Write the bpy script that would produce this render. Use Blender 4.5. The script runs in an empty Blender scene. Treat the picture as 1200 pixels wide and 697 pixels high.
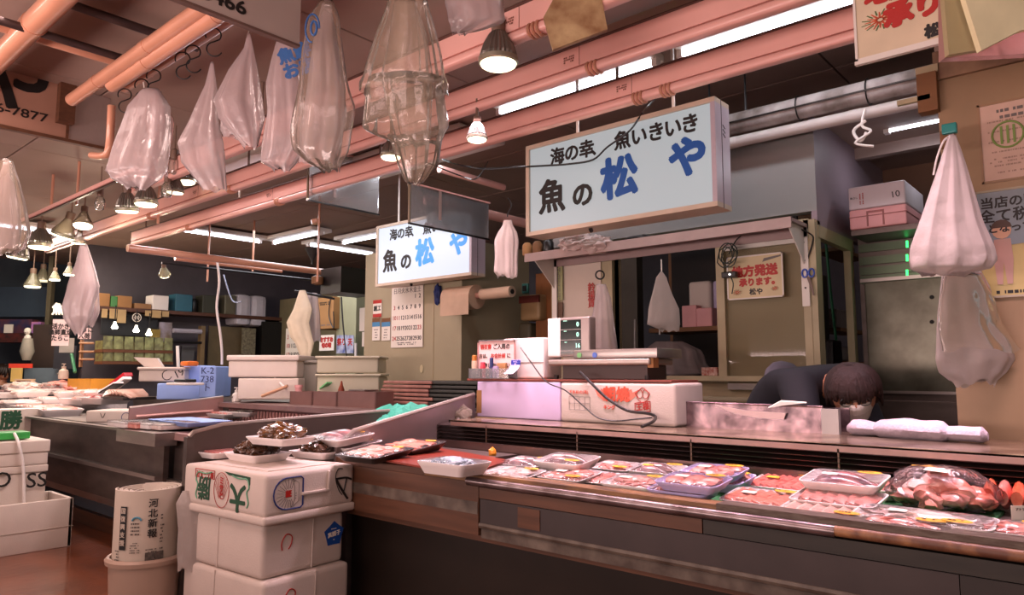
import bpy, bmesh, math, random
from mathutils import Vector, Matrix, noise
from math import sin, cos, pi, radians
R = random.Random(7)
# ---------------------------------------------------------------- camera
F_PX, PITCH, CAM_H = 840.0, math.atan(88/840.0), 1.40
AZ = math.atan(970/844.6)
FX, FY = -cos(AZ), sin(AZ)
RX, RY = FY, -FX
cam_d = bpy.data.cameras.new('camera'); cam = bpy.data.objects.new('camera', cam_d)
bpy.context.scene.collection.objects.link(cam)
cam_d.sensor_width = 36; cam_d.lens = 36*F_PX/1200; cam_d.clip_end = 60; cam_d.clip_start = .02
cam.location = (0, 0, CAM_H)
cam.rotation_euler = (Vector((FX*cos(PITCH), FY*cos(PITCH), sin(PITCH)))).to_track_quat('-Z', 'Y').to_euler()
bpy.context.scene.camera = cam
S = bpy.context.scene
# ---------------------------------------------------------------- world, exposure
w = bpy.data.worlds.new('world'); S.world = w; w.use_nodes = True
w.node_tree.nodes['Background'].inputs[0].default_value = (1.0, .86, .80, 1)
w.node_tree.nodes['Background'].inputs[1].default_value = .30
vs = S.view_settings; vs.view_transform = 'Standard'; vs.look = 'None'; vs.exposure = 0.0; vs.gamma = 1.0; vs.use_curve_mapping = False
S.cycles.use_denoising = True; S.cycles.max_bounces = 8; S.cycles.transparent_max_bounces = 24
S.cycles.caustics_reflective = False; S.cycles.caustics_refractive = False; S.cycles.sample_clamp_indirect = 4
def area(name, loc, sx, sy, power, col, rot=(0, 0, 0), spread=180):
    l = bpy.data.lights.new(name, 'AREA'); l.shape = 'RECTANGLE'; l.size = sx; l.size_y = sy; l.energy = power; l.color = col; l.spread = radians(spread)
    o = bpy.data.objects.new(name, l); S.collection.objects.link(o); o.location = loc; o.rotation_euler = rot
    return o
# rows of ceiling light over the customers' aisle (behind the camera) and over the hall
area('aisle_light', (-1.2, .2, 3.05), 3.6, .5, 30, (1, .72, .70))
area('aisle_light', (-5.0, .6, 3.05), 3.0, .5, 42, (1, .72, .66))
area('hall_light', (-7.6, 4.6, 3.08), 2.0, 1.2, 36, (.92, .92, 1))
area('hall_light', (-10.5, 2.5, 3.08), 2.0, 1.5, 50, (1, .88, .74))
# added unseen fill behind the camera, tilted up to brighten the beams
area('added_beam_fill', (-3.0, -2.0, 1.5), 7, .8, 350, (1, .72, .68), (radians(155), 0, 0))
area('stall_light', (-2.5, 2.63, 2.74), 1.8, .12, 27, (1, .68, .80), spread=80)
area('stall_light', (-.5, 2.63, 2.74), 1.6, .12, 24, (1, .68, .80), spread=80)
area('bench_light', (-8.2, 2.9, 2.75), 2.4, .3, 24, (1, .70, .72))
area('bench_light', (-5.2, 3.0, 2.75), 1.8, .2, 22, (1, .74, .76))
# ---------------------------------------------------------------- pixel -> point at a real distance
def ray(u, v):
    x = (u-600)/F_PX; y = -(v-348.5)/F_PX
    h = cos(PITCH)-y*sin(PITCH); z = sin(PITCH)+y*cos(PITCH)
    return Vector((FX*h+RX*x, FY*h+RY*x, z)), h
def PX(u, v, x): r, h = ray(u, v); t = x/r.x; return Vector((x, r.y*t, CAM_H+r.z*t))
def PY(u, v, y): r, h = ray(u, v); t = y/r.y; return Vector((r.x*t, y, CAM_H+r.z*t))
def PZ(u, v, z): r, h = ray(u, v); t = (z-CAM_H)/r.z; return Vector((r.x*t, r.y*t, z))
def PD(u, v, D): r, h = ray(u, v); t = D/h; return Vector((r.x*t, r.y*t, CAM_H+r.z*t))
RT = Vector((RX, RY, 0)); FW = Vector((FX, FY, 0)); UP = Vector((0, 0, 1)); EX = Vector((1, 0, 0)); EY = Vector((0, 1, 0))
# ---------------------------------------------------------------- materials
def srgb(c):
    if isinstance(c, str): c = [int(c[i:i+2], 16)/255 for i in (0, 2, 4)]
    return tuple(((q+.055)/1.055)**2.4 if q > .04 else q/12.92 for q in c[:3])+(1,)
MATS = {}
def mat(name, col, rough=.5, metal=0, var=.15, scale=8, bump=0, bscale=60, stretch=(1, 1, 1), col2=None, emis=0, alpha=1, trans=0, sss=0, coat=0, blotch=.5):
    if name in MATS: return MATS[name]
    m = bpy.data.materials.new(name); m.use_nodes = True; nt = m.node_tree; b = nt.nodes['Principled BSDF']
    c = srgb(col); c2 = srgb(col2) if col2 else tuple(q*(1-var) for q in c[:3])+(1,)
    tc = nt.nodes.new('ShaderNodeTexCoord'); mp = nt.nodes.new('ShaderNodeMapping'); mp.inputs['Scale'].default_value = stretch
    nt.links.new(tc.outputs['Object'], mp.inputs[0])
    n = nt.nodes.new('ShaderNodeTexNoise'); n.inputs['Scale'].default_value = scale; n.inputs['Detail'].default_value = 6; nt.links.new(mp.outputs[0], n.inputs[0])
    rp = nt.nodes.new('ShaderNodeValToRGB'); rp.color_ramp.elements[0].position = blotch-.15; rp.color_ramp.elements[1].position = blotch+.2
    rp.color_ramp.elements[0].color = c2; rp.color_ramp.elements[1].color = c
    nt.links.new(n.outputs[0], rp.inputs[0]); nt.links.new(rp.outputs[0], b.inputs['Base Color'])
    b.inputs['Roughness'].default_value = rough; b.inputs['Metallic'].default_value = metal
    if alpha < 1: b.inputs['Alpha'].default_value = alpha
    if trans: b.inputs['Transmission Weight'].default_value = trans
    if sss: b.inputs['Subsurface Weight'].default_value = sss; b.inputs['Subsurface Radius'].default_value = (.02, .008, .005)
    if coat: b.inputs['Coat Weight'].default_value = coat; b.inputs['Coat Roughness'].default_value = .08
    if emis:
        nt.links.new(rp.outputs[0], b.inputs['Emission Color']); b.inputs['Emission Strength'].default_value = emis
    if bump:
        n2 = nt.nodes.new('ShaderNodeTexNoise'); n2.inputs['Scale'].default_value = bscale; n2.inputs['Detail'].default_value = 4; nt.links.new(mp.outputs[0], n2.inputs[0])
        bp = nt.nodes.new('ShaderNodeBump'); bp.inputs['Strength'].default_value = bump; bp.inputs['Distance'].default_value = .01
        nt.links.new(n2.outputs[0], bp.inputs['Height']); nt.links.new(bp.outputs[0], b.inputs['Normal'])
    MATS[name] = m; return m
def film(name, col, op, rough=.18, spec=1.0, crinkle=.4, scale=14):
    """thin plastic: part see-through, part milky diffuse/translucent, glossy on top"""
    if name in MATS: return MATS[name]
    m = bpy.data.materials.new(name); m.use_nodes = True; nt = m.node_tree; N = nt.nodes; L = nt.links
    for q in list(N):
        if q.type != 'OUTPUT_MATERIAL': N.remove(q)
    out = [q for q in N if q.type == 'OUTPUT_MATERIAL'][0]
    tr = N.new('ShaderNodeBsdfTransparent'); tr.inputs[0].default_value = (.97, .97, .97, 1)
    df = N.new('ShaderNodeBsdfDiffuse'); df.inputs[0].default_value = srgb(col)
    tl = N.new('ShaderNodeBsdfTranslucent'); tl.inputs[0].default_value = srgb(col)
    gl = N.new('ShaderNodeBsdfGlossy'); gl.inputs['Roughness'].default_value = rough
    tc = N.new('ShaderNodeTexCoord'); n = N.new('ShaderNodeTexNoise'); n.inputs['Scale'].default_value = scale; n.inputs['Detail'].default_value = 3; L.new(tc.outputs['Object'], n.inputs[0])
    bp = N.new('ShaderNodeBump'); bp.inputs['Strength'].default_value = crinkle; bp.inputs['Distance'].default_value = .02; L.new(n.outputs[0], bp.inputs['Height'])
    for q in (df, tl, gl): L.new(bp.outputs[0], q.inputs['Normal'])
    a = N.new('ShaderNodeMixShader'); a.inputs[0].default_value = .5; L.new(df.outputs[0], a.inputs[1]); L.new(tl.outputs[0], a.inputs[2])
    b = N.new('ShaderNodeMixShader'); b.inputs[0].default_value = op; L.new(tr.outputs[0], b.inputs[1]); L.new(a.outputs[0], b.inputs[2])
    fr = N.new('ShaderNodeFresnel'); fr.inputs[0].default_value = 1.45; L.new(bp.outputs[0], fr.inputs['Normal'])
    mu = N.new('ShaderNodeMath'); mu.operation = 'MULTIPLY'; mu.inputs[1].default_value = spec; mu.use_clamp = True; L.new(fr.outputs[0], mu.inputs[0])
    c = N.new('ShaderNodeMixShader'); L.new(mu.outputs[0], c.inputs[0]); L.new(b.outputs[0], c.inputs[1]); L.new(gl.outputs[0], c.inputs[2])
    L.new(c.outputs[0], out.inputs[0]); MATS[name] = m; return m
def emit(name, col, st, base=None):
    if name in MATS: return MATS[name]
    m = bpy.data.materials.new(name); m.use_nodes = True; b = m.node_tree.nodes['Principled BSDF']
    b.inputs['Base Color'].default_value = srgb(base or col); b.inputs['Emission Color'].default_value = srgb(col); b.inputs['Emission Strength'].default_value = st; b.inputs['Roughness'].default_value = .3
    MATS[name] = m; return m
foam = mat('white foam', 'd2c3b8', .65, var=.06, bump=.15, bscale=160)
foamb = mat('blue foam', '96b2ee', .65, var=.08, bump=.1, bscale=160)
foamp = mat('pink foam', 'e3a3a3', .6, var=.1, bump=.1, bscale=160)
dishw = mat('tray foam', 'f2e9e6', .35, var=.03)
dishk = mat('dark tray', '3a3330', .35, var=.2)
beam_m = mat('pink painted steel', 'f6bcb0', .38, var=.08, scale=3, coat=.3)
pipe_m = mat('pink pipe paint', 'cf9478', .3, var=.12, scale=5, coat=.5)
steel = mat('brushed steel', 'b5aaa5', .32, metal=.9, var=.25, scale=3, stretch=(1, 1, 6))
steeld = mat('worn dark steel', '6e625d', .42, metal=.7, var=.35, scale=4, stretch=(1, 1, 3))
brass = mat('worn steel shelf', 'ccb49c', .24, metal=.85, scale=7, col2='5e3828', blotch=.42)
wood_b = mat('brown laminate', '64402c', .45, var=.35, scale=3, stretch=(1, 6, 14))
wood_y = mat('worn yellow wood', 'a5774a', .5, scale=5, col2='5a3c28', stretch=(1.5, 8, 8))
grey_v = mat('grey vinyl', '423735', .5, var=.3, scale=6)
pale_v = mat('scuffed pale ledge', '786c60', .45, var=.4, scale=12, col2='4a3e36')
cream = mat('cream painted board', 'a89d80', .55, var=.12, scale=3)
creamd = mat('old cream frame paint', 'b5a684', .5, var=.25, scale=4)
dark = mat('dark recess', '1d1714', .7, var=.3)
black = mat('black plastic', '151313', .35, var=.2)
white = mat('white paint', 'ded6cd', .45, var=.06)
whitep = mat('white plastic', 'ece4df', .35, var=.04)
paper = mat('paper', 'e8e0d4', .7, var=.04)
pinkpaper = mat('pink tinted paper', 'e5c9c4', .7, var=.05)
ink = mat('black ink', '14100f', .5, var=0); redink = mat('red ink', 'b3241c', .5, var=.1); blueink = mat('blue ink', '1f6fc0', .4, var=.08)
darkblue = mat('dark blue ink', '1d2f6e', .5, var=.1); greenink = mat('green ink', '1c4a30', .5, var=.1); orangeink = mat('orange red ink', 'e2583c', .5, var=.1)
yel = mat('yellow sticker', 'f0b33c', .4, var=.05); greyink = mat('grey ink', '6a625e', .5, var=0)
card = mat('corrugated cardboard', 'a97b4c', .7, var=.12, scale=5)
cardd = mat('dark cardboard', '7b5330', .7, var=.15)
bagw = film('milky bag film', 'fbe6e6', .50, rough=.22, spec=1.0)
bagc = film('clear bag film', 'fbe4c8', .19, rough=.12, spec=1.1, crinkle=.25, scale=9)
bagd = film('white bag stack film', 'ddd0c8', .85, rough=.3, spec=.8)
wrap = film('cling film', 'ffffff', .04, rough=.10, spec=.8, crinkle=.5, scale=30)
acry = film('dusty acrylic', 'dcdcdc', .20, rough=.12, spec=1.0, crinkle=.02)
glass = film('window glass', 'c0b088', .22, rough=.05, spec=.55, crinkle=.0)
salmon = mat('salmon flesh', 'f0705a', .3, scale=26, col2='f2a088', stretch=(1, 3, 1), coat=.6, sss=.1)
pinkf = mat('pale pink flesh', 'eda79a', .3, scale=22, col2='c8584c', coat=.6, sss=.1, blotch=.42)
whitef = mat('squid flesh', 'ecd9d2', .3, scale=16, col2='c99c92', coat=.6, sss=.1, blotch=.4)
dkfish = mat('dark fish skin', '3f2c31', .25, scale=18, col2='a07c7a', coat=.8, blotch=.55)
roe = mat('salmon roe', 'd9442e', .15, var=.3, scale=60, bump=.8, bscale=120, coat=1)
shell = mat('wet brown shellfish', '1c0f04', .2, scale=22, col2='4e2c0e', bump=.7, bscale=45, coat=1, blotch=.62)
turf = mat('green turf mat', '2f7a44', .8, var=.4, scale=60, bump=.6, bscale=200)
# ---------------------------------------------------------------- mesh helpers
def wm(o):
    m = Matrix.LocRotScale(o.location, o.rotation_euler, None)
    return (wm(o.parent) @ m) if o.parent else m
class MB:
    def __init__(s): s.v = []; s.f = []
    def add(s, vs_, fs): k = len(s.v); s.v += [Vector(q) for q in vs_]; s.f += [[i+k for i in q] for q in fs]; return s
    def box(s, c, d, rot=None):
        c = Vector(c); P = [Vector((x*d[0]/2, y*d[1]/2, z*d[2]/2)) for x in (-1, 1) for y in (-1, 1) for z in (-1, 1)]
        if rot is not None: P = [rot @ p for p in P]
        return s.add([p+c for p in P], [(0, 1, 3, 2), (4, 6, 7, 5), (0, 4, 5, 1), (2, 3, 7, 6), (0, 2, 6, 4), (1, 5, 7, 3)])
    def bb(s, x0, x1, y0, y1, z0, z1): return s.box(((x0+x1)/2, (y0+y1)/2, (z0+z1)/2), (abs(x1-x0), abs(y1-y0), abs(z1-z0)))
    def rbox(s, c, d, b=.01, seg=2, rot=None, taper=1):
        bm = bmesh.new(); bmesh.ops.create_cube(bm, size=1)
        for q in bm.verts:
            k = taper if q.co.z < 0 else 1
            q.co = Vector((q.co.x*d[0]*k, q.co.y*d[1]*k, q.co.z*d[2]))
        b = min(b, min(d)*.45)
        bmesh.ops.bevel(bm, geom=list(bm.edges), offset=b, segments=seg, affect='EDGES', profile=.6)
        bm.verts.ensure_lookup_table(); c = Vector(c)
        vs_ = [((rot @ q.co) if rot is not None else q.co.copy())+c for q in bm.verts]
        fs = [[q.index for q in f.verts] for f in bm.faces]; bm.free(); return s.add(vs_, fs)
    def rings(s, rs, cap0=True, cap1=True):
        n = len(rs[0]); vs_ = [p for r in rs for p in r]; fs = []
        for i in range(len(rs)-1):
            for j in range(n):
                fs.append((i*n+j, i*n+(j+1) % n, (i+1)*n+(j+1) % n, (i+1)*n+j))
        if cap0: fs.append(tuple(range(n-1, -1, -1)))
        if cap1: fs.append(tuple((len(rs)-1)*n+j for j in range(n)))
        return s.add(vs_, fs)
    def tube(s, pts, r, n=8, closed=False):
        pts = [Vector(p) for p in pts]; rs = []; up = None
        for i, p in enumerate(pts):
            t = (pts[min(i+1, len(pts)-1)]-pts[max(i-1, 0)]).normalized()
            if up is None: up = t.orthogonal().normalized()
            a = (up-t*up.dot(t)); a = a.normalized() if a.length > 1e-6 else t.orthogonal().normalized(); up = a; b = t.cross(a)
            rr = r[i] if isinstance(r, (list, tuple)) else r
            rs.append([p+a*rr*cos(2*pi*k/n)+b*rr*sin(2*pi*k/n) for k in range(n)])
        return s.rings(rs)
    def lathe(s, prof, o=(0, 0, 0), ax=UP, n=20, cap=True, fins=0, famp=.0):
        o = Vector(o); ax = Vector(ax).normalized(); a = ax.orthogonal().normalized(); b = ax.cross(a); rs = []
        for (r, h) in prof:
            rs.append([o+ax*h+(a*cos(2*pi*k/n)+b*sin(2*pi*k/n))*max(r, 1e-4)*(1-(famp if (fins and k % 2) else 0)) for k in range(n)])
        return s.rings(rs, cap, cap)
    def quad(s, *p): return s.add(p, [tuple(range(len(p)))])
    def slab(s, pts, nrm):
        """polygon given thickness along nrm"""
        n = len(pts); pts = [Vector(p) for p in pts]; nrm = Vector(nrm)
        return s.rings([pts, [p+nrm for p in pts]])
    def blob(s, c, d, rot=0, seed=0, amp=.12, fr=2.2, lv=2, flat=None):
        bm = bmesh.new(); bmesh.ops.create_icosphere(bm, subdivisions=lv, radius=1)
        m = Matrix.Rotation(rot, 3, 'Z'); vs_ = []
        for q in bm.verts:
            k = 1+amp*noise.noise(q.co*fr+Vector((seed*3.1, seed, 0)))*2
            p = Vector((q.co.x*d[0], q.co.y*d[1], q.co.z*d[2]))*k
            if flat is not None and p.z < -d[2]*flat: p.z = -d[2]*flat
            vs_.append(m @ p+Vector(c))
        fs = [[q.index for q in f.verts] for f in bm.faces]; bm.verts.index_update(); fs = [[q.index for q in f.verts] for f in bm.faces]; bm.free(); return s.add(vs_, fs)
    def build(s, name, m, parent=None, smooth=False, world=False):
        me = bpy.data.meshes.new(name); v = s.v
        if world and parent is not None: inv = wm(parent).inverted(); v = [inv @ p for p in v]
        me.from_pydata([tuple(p) for p in v], [], s.f); me.validate(); me.update()
        bm = bmesh.new(); bm.from_mesh(me); bmesh.ops.recalc_face_normals(bm, faces=bm.faces); bm.to_mesh(me); bm.free()
        if smooth:
            me.polygons.foreach_set('use_smooth', [True]*len(me.polygons))
            if smooth != 'all':
                try: me.set_sharp_from_angle(angle=radians(smooth if smooth is not True else 40))
                except Exception: pass
        o = bpy.data.objects.new(name, me); S.collection.objects.link(o); o.parent = parent
        if m: me.materials.append(m)
        return o
def tag(o, label=None, cat=None, group=None, kind=None):
    if label: o['label'] = label
    if cat: o['category'] = cat
    if group: o['group'] = group
    if kind: o['kind'] = kind
    return o
def thing(name, label, cat, loc=(0, 0, 0), rz=0, group=None):
    o = bpy.data.objects.new(name, None); S.collection.objects.link(o); o.empty_display_size = .05
    o.location = Vector(loc); o.rotation_euler = (0, 0, rz); return tag(o, label, cat, group)
def struct(o): o['kind'] = 'structure'; return o
def copy_tree(o, parent=None):
    c = o.copy(); S.collection.objects.link(c); c.parent = parent
    for ch in list(o.children): copy_tree(ch, c)
    return c
def spl(pts, k=6):
    pts = [Vector(p) for p in pts]; out = []
    P = [pts[0]]+pts+[pts[-1]]
    for i in range(1, len(P)-2):
        for j in range(k):
            t = j/k; a, b, c, d = P[i-1], P[i], P[i+1], P[i+2]
            out.append(.5*((2*b)+(c-a)*t+(2*a-5*b+4*c-d)*t*t+(3*b-a-3*c+d)*t**3))
    out.append(pts[-1]); return out
_fc = [None]
def text(name, body, o, ex, ey, size, m, parent=None, bold=0, width=None, sx=1, thick=.0008, align='CENTER', rot=0, lspace=1, world=True, lift=.0012):
    """flat lettering; o = centre (world), ex = reading direction, ey = up"""
    cu = bpy.data.curves.new('lettering', 'FONT'); cu.body = body; cu.size = size; cu.align_x = align; cu.align_y = 'CENTER'; cu.extrude = thick; cu.space_line = lspace; cu.resolution_u = 3
    t = bpy.data.objects.new('tmp', cu); S.collection.objects.link(t)
    dg = bpy.context.evaluated_depsgraph_get(); dg.update()
    me = bpy.data.meshes.new_from_object(t.evaluated_get(dg)); bpy.data.objects.remove(t)
    ex = Vector(ex).normalized(); ey = Vector(ey).normalized(); nz = ex.cross(ey)
    if rot: ex, ey = ex*cos(rot)+ey*sin(rot), ey*cos(rot)-ex*sin(rot)
    k = 1
    if width:
        xs = [q.co.x for q in me.vertices]
        if xs: k = width/(max(xs)-min(xs))
    M = Matrix.Identity(4)
    for i in range(3): M[i][0] = ex[i]*k*sx; M[i][1] = ey[i]*k; M[i][2] = nz[i]; M[i][3] = Vector(o)[i]+nz[i]*lift
    me.transform(M)
    if world and parent is not None: me.transform(wm(parent).inverted())
    if bold:
        bm = bmesh.new()
        for k in range(9):
            a_ = k*pi/4; off = (ex*cos(a_)+ey*sin(a_))*bold*(0 if k == 8 else 1)-nz*(.00006*k)
            n0 = len(bm.verts); bm.from_mesh(me); bm.verts.ensure_lookup_table()
            if parent is not None and world: off = wm(parent).inverted().to_3x3() @ off
            for q in bm.verts[n0:]: q.co += off
        bm.to_mesh(me); bm.free()
    me.materials.clear(); me.materials.append(m)
    ob = bpy.data.objects.new(name, me); S.collection.objects.link(ob); ob.parent = parent
    return ob
def stroke(pts, r, o, ex, ey, k=5, n=6):
    """marker stroke on a plane, returned as tube points"""
    o = Vector(o); ex = Vector(ex); ey = Vector(ey)
    return MB().tube(spl([o+ex*a+ey*b for a, b in pts], k), r, n)
def lines(parent, o, ex, ey, w, h, n, m, name='text_lines', lh=None, seed=1, world=True):
    """rows of small illegible print as short flat bars"""
    r = random.Random(seed); mb = MB(); ex = Vector(ex).normalized(); ey = Vector(ey).normalized(); nz = ex.cross(ey)*.0012; lh = lh or h/n*.5
    for i in range(n):
        y = h/2-(i+.5)*h/n; x = -w/2
        while x < w/2-.01:
            d = min(r.uniform(.3, 1.2)*lh*1.3, w/2-x)
            if r.random() < .82:
                c = Vector(o)+ex*x+ey*(y-lh/2)+nz; mb.quad(c, c+ex*d, c+ex*d+ey*lh, c+ey*lh)
            x += d+lh*.35
        if r.random() < .15: pass
    return mb.build(name, m, parent, world=world)
# ================================================================ SETTING
YW = 4.0          # plane of the shop's back wall
YC = 4.3          # plane of the cream wall under the second sign
CEIL = 3.2
floor_m = mat('wet brown floor', '7a3f24', .2, var=.5, scale=2.5, bump=.25, bscale=14, coat=.3)
fl = struct(MB().bb(-16, 2.5, -3, 9, -.1, 0).build('floor', floor_m))
ceil_m = mat('ceiling board', '9a8276', .7, var=.12, scale=2)
ce = struct(MB().bb(-16, 2.5, -3, 9, CEIL+.02, CEIL+.1).build('ceiling', dark))
pan = MB().rbox((0, 0, 0), (1.79, .889, .02), .004, 1)
me_p = None
for i in range(10):
    for j in range(12):
        x, y = .55-.9-i*1.8, -1.5+j*.9
        if me_p is None:
            o = pan.build('ceiling_panel', ceil_m, ce); me_p = o.data
        else:
            o = bpy.data.objects.new('ceiling_panel', me_p); S.collection.objects.link(o); o.parent = ce
        o.location = (x, y, CEIL+.012)
# back of the hall
wall_far = mat('dim back wall', '58525a', .7, var=.3, scale=2)
struct(MB().bb(-11.2, -11.05, 3.62, 9, 0, CEIL).build('wall_back', wall_far))
struct(MB().bb(-13.6, -13.45, -3, 9, 0, CEIL).build('wall_left', mat('blue shop wall', '36424e', .6, var=.2, scale=2)))
struct(MB().bb(-11.05, 2.5, 8.2, 8.35, 0, CEIL).build('wall_rear', wall_far))
# cream partition with the calendars
xa, xb = PY(428, 340, YC).x, PY(541, 360, YC).x
cw = struct(MB().bb(xa, xb, YC, YC+.9, 0, 2.55).build('wall_cream', cream))
xm = PY(508, 400, YC).x
MB().bb(xm-.004, xm+.004, YC-.004, YC+.01, .9, 2.5).build('panel_joint', creamd, cw)
# shop back wall: boards, posts and window
xl = PY(646, 310, YW).x
x_p = PY(716, 320, YW).x; x_w0 = PY(720, 312, YW).x; x_w1 = PY(845, 300, YW).x; x_s1 = PY(942, 300, YW).x; x_e = PY(956, 250, YW).x
z_sill = PY(740, 440, YW).z; z_head = PY(730, 299, YW).z; z_sh = PY(700, 296, YW-.02).z
wl = MB(); wl.bb(xl, x_w0, YW, YW+.08, .0, z_head+.02)
wl.bb(x_w0, x_e-.02, YW, YW+.08, 0, z_sill); 
wall_s = struct(wl.build('wall_shop', creamd))
struct(MB().bb(xl, x_e, YW+.02, YW+.1, z_head+.12, PX(947, 154, x_e).z+.02).build('wall_upper', mat('grey green upper wall', '90908e', .4, var=.1, scale=2)))
fr = MB(); fr.bb(x_w0-.03, x_s1+.04, YW-.03, YW+.06, z_head, z_head+.07); fr.bb(x_w0-.03, x_s1+.04, YW-.04, YW+.06, z_sill-.03, z_sill)
fr.bb(x_w1-.02, x_w1+.03, YW-.035, YW+.03, z_sill, z_head); fr.bb(x_w0-.03, x_w0, YW-.03, YW+.05, z_sill, z_head)
fr.bb(x_s1, x_s1+.04, YW-.035, YW+.03, z_sill, z_head)
wn = struct(fr.build('window_1', creamd))
MB().bb(x_w0-.03, x_s1+.04, YW-.06, YW-.04, z_sill-.14, z_sill-.12).build('sill_moulding', cream, wn)
zb = PY(850, 452, YW).z; zt = PY(850, 292, YW).z
MB().bb(x_w1+.03, x_s1, YW+.01, YW+.02, zb, zt).build('back_board', cream, wn)
pn = MB(); pn.bb(x_w1+.03, x_s1, YW-.02, YW-.012, zb, zt); pn.build('pane', glass, wn)
sf = MB(); sf.bb(x_w1+.03, x_s1, YW-.03, YW, zb-.02, zb+.015); sf.bb(x_w1+.03, x_s1, YW-.03, YW, zt-.015, zt+.02); sf.build('sash_rail', mat('aluminium', 'c9c4bc', .3, metal=.7), wn)
# room behind the open window
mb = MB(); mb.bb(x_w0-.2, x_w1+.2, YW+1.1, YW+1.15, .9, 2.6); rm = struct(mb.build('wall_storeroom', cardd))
# end post, partition in the YZ plane, its header and door jambs
XP = x_e
struct(MB().bb(XP-.06, XP, YW-.03, YW+.06, 0, PY(951, 258, YW).z).build('post', creamd))
yb = PX(1034, 200, XP).y; z0 = PX(975, 271, XP).z; z1 = PX(947, 154, XP).z
struct(MB().bb(XP-.03, XP, YW+.02, yb, z0, PX(1034, 200, XP).z).build('wall_partition', mat('lilac grey partition', '8e7d86', .5, var=.08, scale=2)))
yj = PX(1000, 300, XP).y
struct(MB().bb(XP-.035, XP+.005, YW+.02, yj, z0-.07, z0).build('trim_header', creamd))
struct(MB().bb(XP-.04, XP, yj-.06, yj, 0, z0).build('trim_jamb', creamd))
# alcove with its own low ceiling, light and beam
YA = yb; zc = PY(1045, 150, YA).z
struct(MB().bb(XP, .6, YA, YA+.08, 0, CEIL).build('wall_alcove', mat('brown alcove wall', '7c5a44', .6, var=.15, scale=2)))
struct(MB().bb(XP, .6, YW+.02, YA, PX(1034, 200, XP).z, PX(1034, 200, XP).z+.05).build('ceiling_alcove', ceil_m))
struct(MB().bb(XP, .6, YW+.80, YW+.86, PX(1034, 200, XP).z-.07, PX(1034, 200, XP).z).build('trim_beam', mat('beam paint', '9c8880', .5, var=.1)))
# right-hand pillar
YP = 3.25; xpl = PY(1109, 280, YP).x
pil = struct(MB().bb(xpl, 1.0, YP, YP+.25, 0, PY(1096, 70, YP).z).build('pillar', mat('tan pillar paint', 'a58866', .5, scale=3, col2='8f7556')))
mb = MB(); zz = PY(1100, 95, YP).z
MB().bb(xpl-.005, 1.0, YP-.02, YP+.1, zz, PY(1096, 66, YP).z+.01).build('top_board', mat('stained board', '9b7d60', .6, col2='5f4634', scale=7), pil)
struct(MB().bb(xpl, 1.0, YP, YP+.25, PY(1096, 66, YP).z+.02, CEIL).build('wall_over_pillar', ceil_m))
# ================================================================ MAIN DISPLAY CASE
YL, ZL = 1.99, 1.02; YG = 2.62; XL, XR = -2.80, .9; ZF = .985
dc = thing('display_case', 'long refrigerated fish display case with worn wooden lip and brass shelf', 'display case', (-1.4, YL, 0))
def B(name, m, x0, x1, y0, y1, z0, z1, p=dc, sm=False):
    return MB().bb(x0, x1, y0, y1, z0, z1).build(name, m, p, world=True)
B('kick_panel', mat('dull brown steel panel', '30261f', .45, metal=.3, var=.35, scale=3), XL, XR, YL+.10, YL+.14, .06, .80)
B('base', black, XL+.05, XR, YL+.15, 2.6, 0, .1)
# lip: wooden strip, metal nosing, laminate skirt boards, scuffed ledge
B('lip_board', wood_y, -2.2, -.95, YL, YL+.07, ZL-.03, ZL)
B('lip_board', mat('worn grey lip', '74665a', .5, scale=9, col2='4a3428', stretch=(2, 8, 8)), -.95, XR, YL, YL+.07, ZL-.03, ZL+.004)
B('lip_board', wood_b, XL, -2.2, YL, YL+.07, ZL-.03, ZL-.004)
mb = MB(); mb.tube([(XL+.85, YL-.006, ZL-.028), (-.62, YL-.006, ZL-.028)], .016, 10); mb.build('metal_nosing', mat('worn nosing', 'a8989a', .3, metal=.8, col2='6a5a58', scale=10), dc, smooth=True, world=True)
mb = MB(); mb.tube([(-.62, YL-.006, ZL-.026), (XR, YL-.006, ZL-.026)], .014, 10); mb.build('worn_nosing', mat('chipped brown edge', '6a4434', .5, scale=16, col2='c08a5c', blotch=.33), dc, smooth=True, world=True)
for (x0, x1, zt_, zb_, m) in ((XL, -1.89, ZL-.03, .80, wood_b), (-1.89, -.99, ZL-.045, .935, wood_b), (-.99, XR, ZL-.045, .935, mat('dark olive board', '322c25', .5, var=.35, scale=5, stretch=(1, 4, 9)))):
    B('skirt_board', m, x0+.002, x1-.002, YL-.008, YL+.03, zb_, zt_)
B('vinyl_panel', grey_v, -1.887, -.35, YL-.004, YL+.03, .845, .932)
B('vinyl_panel', mat('dark vinyl', '332b27', .5, var=.3, scale=6), -.348, XR, YL-.004, YL+.03, .845, .932)
B('brown_tape_patch', wood_b, -1.70, -1.60, YL-.007, YL-.003, .855, .925)
mb = MB(); mb.tube([(-1.89, YL+.002, .836), (XR, YL+.002, .836)], .012, 8); mb.build('ledge_moulding', pale_v, dc, smooth=True, world=True)
B('ledge', pale_v, -1.887, XR, YL+.002, YL+.03, .79, .83)
B('scuffed_band', pale_v, XL, -1.895, YL-.010, YL-.004, .875, .92)
B('lower_trim', wood_b, XL, XR, YL+.01, YL+.05, .775, .795)
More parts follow.
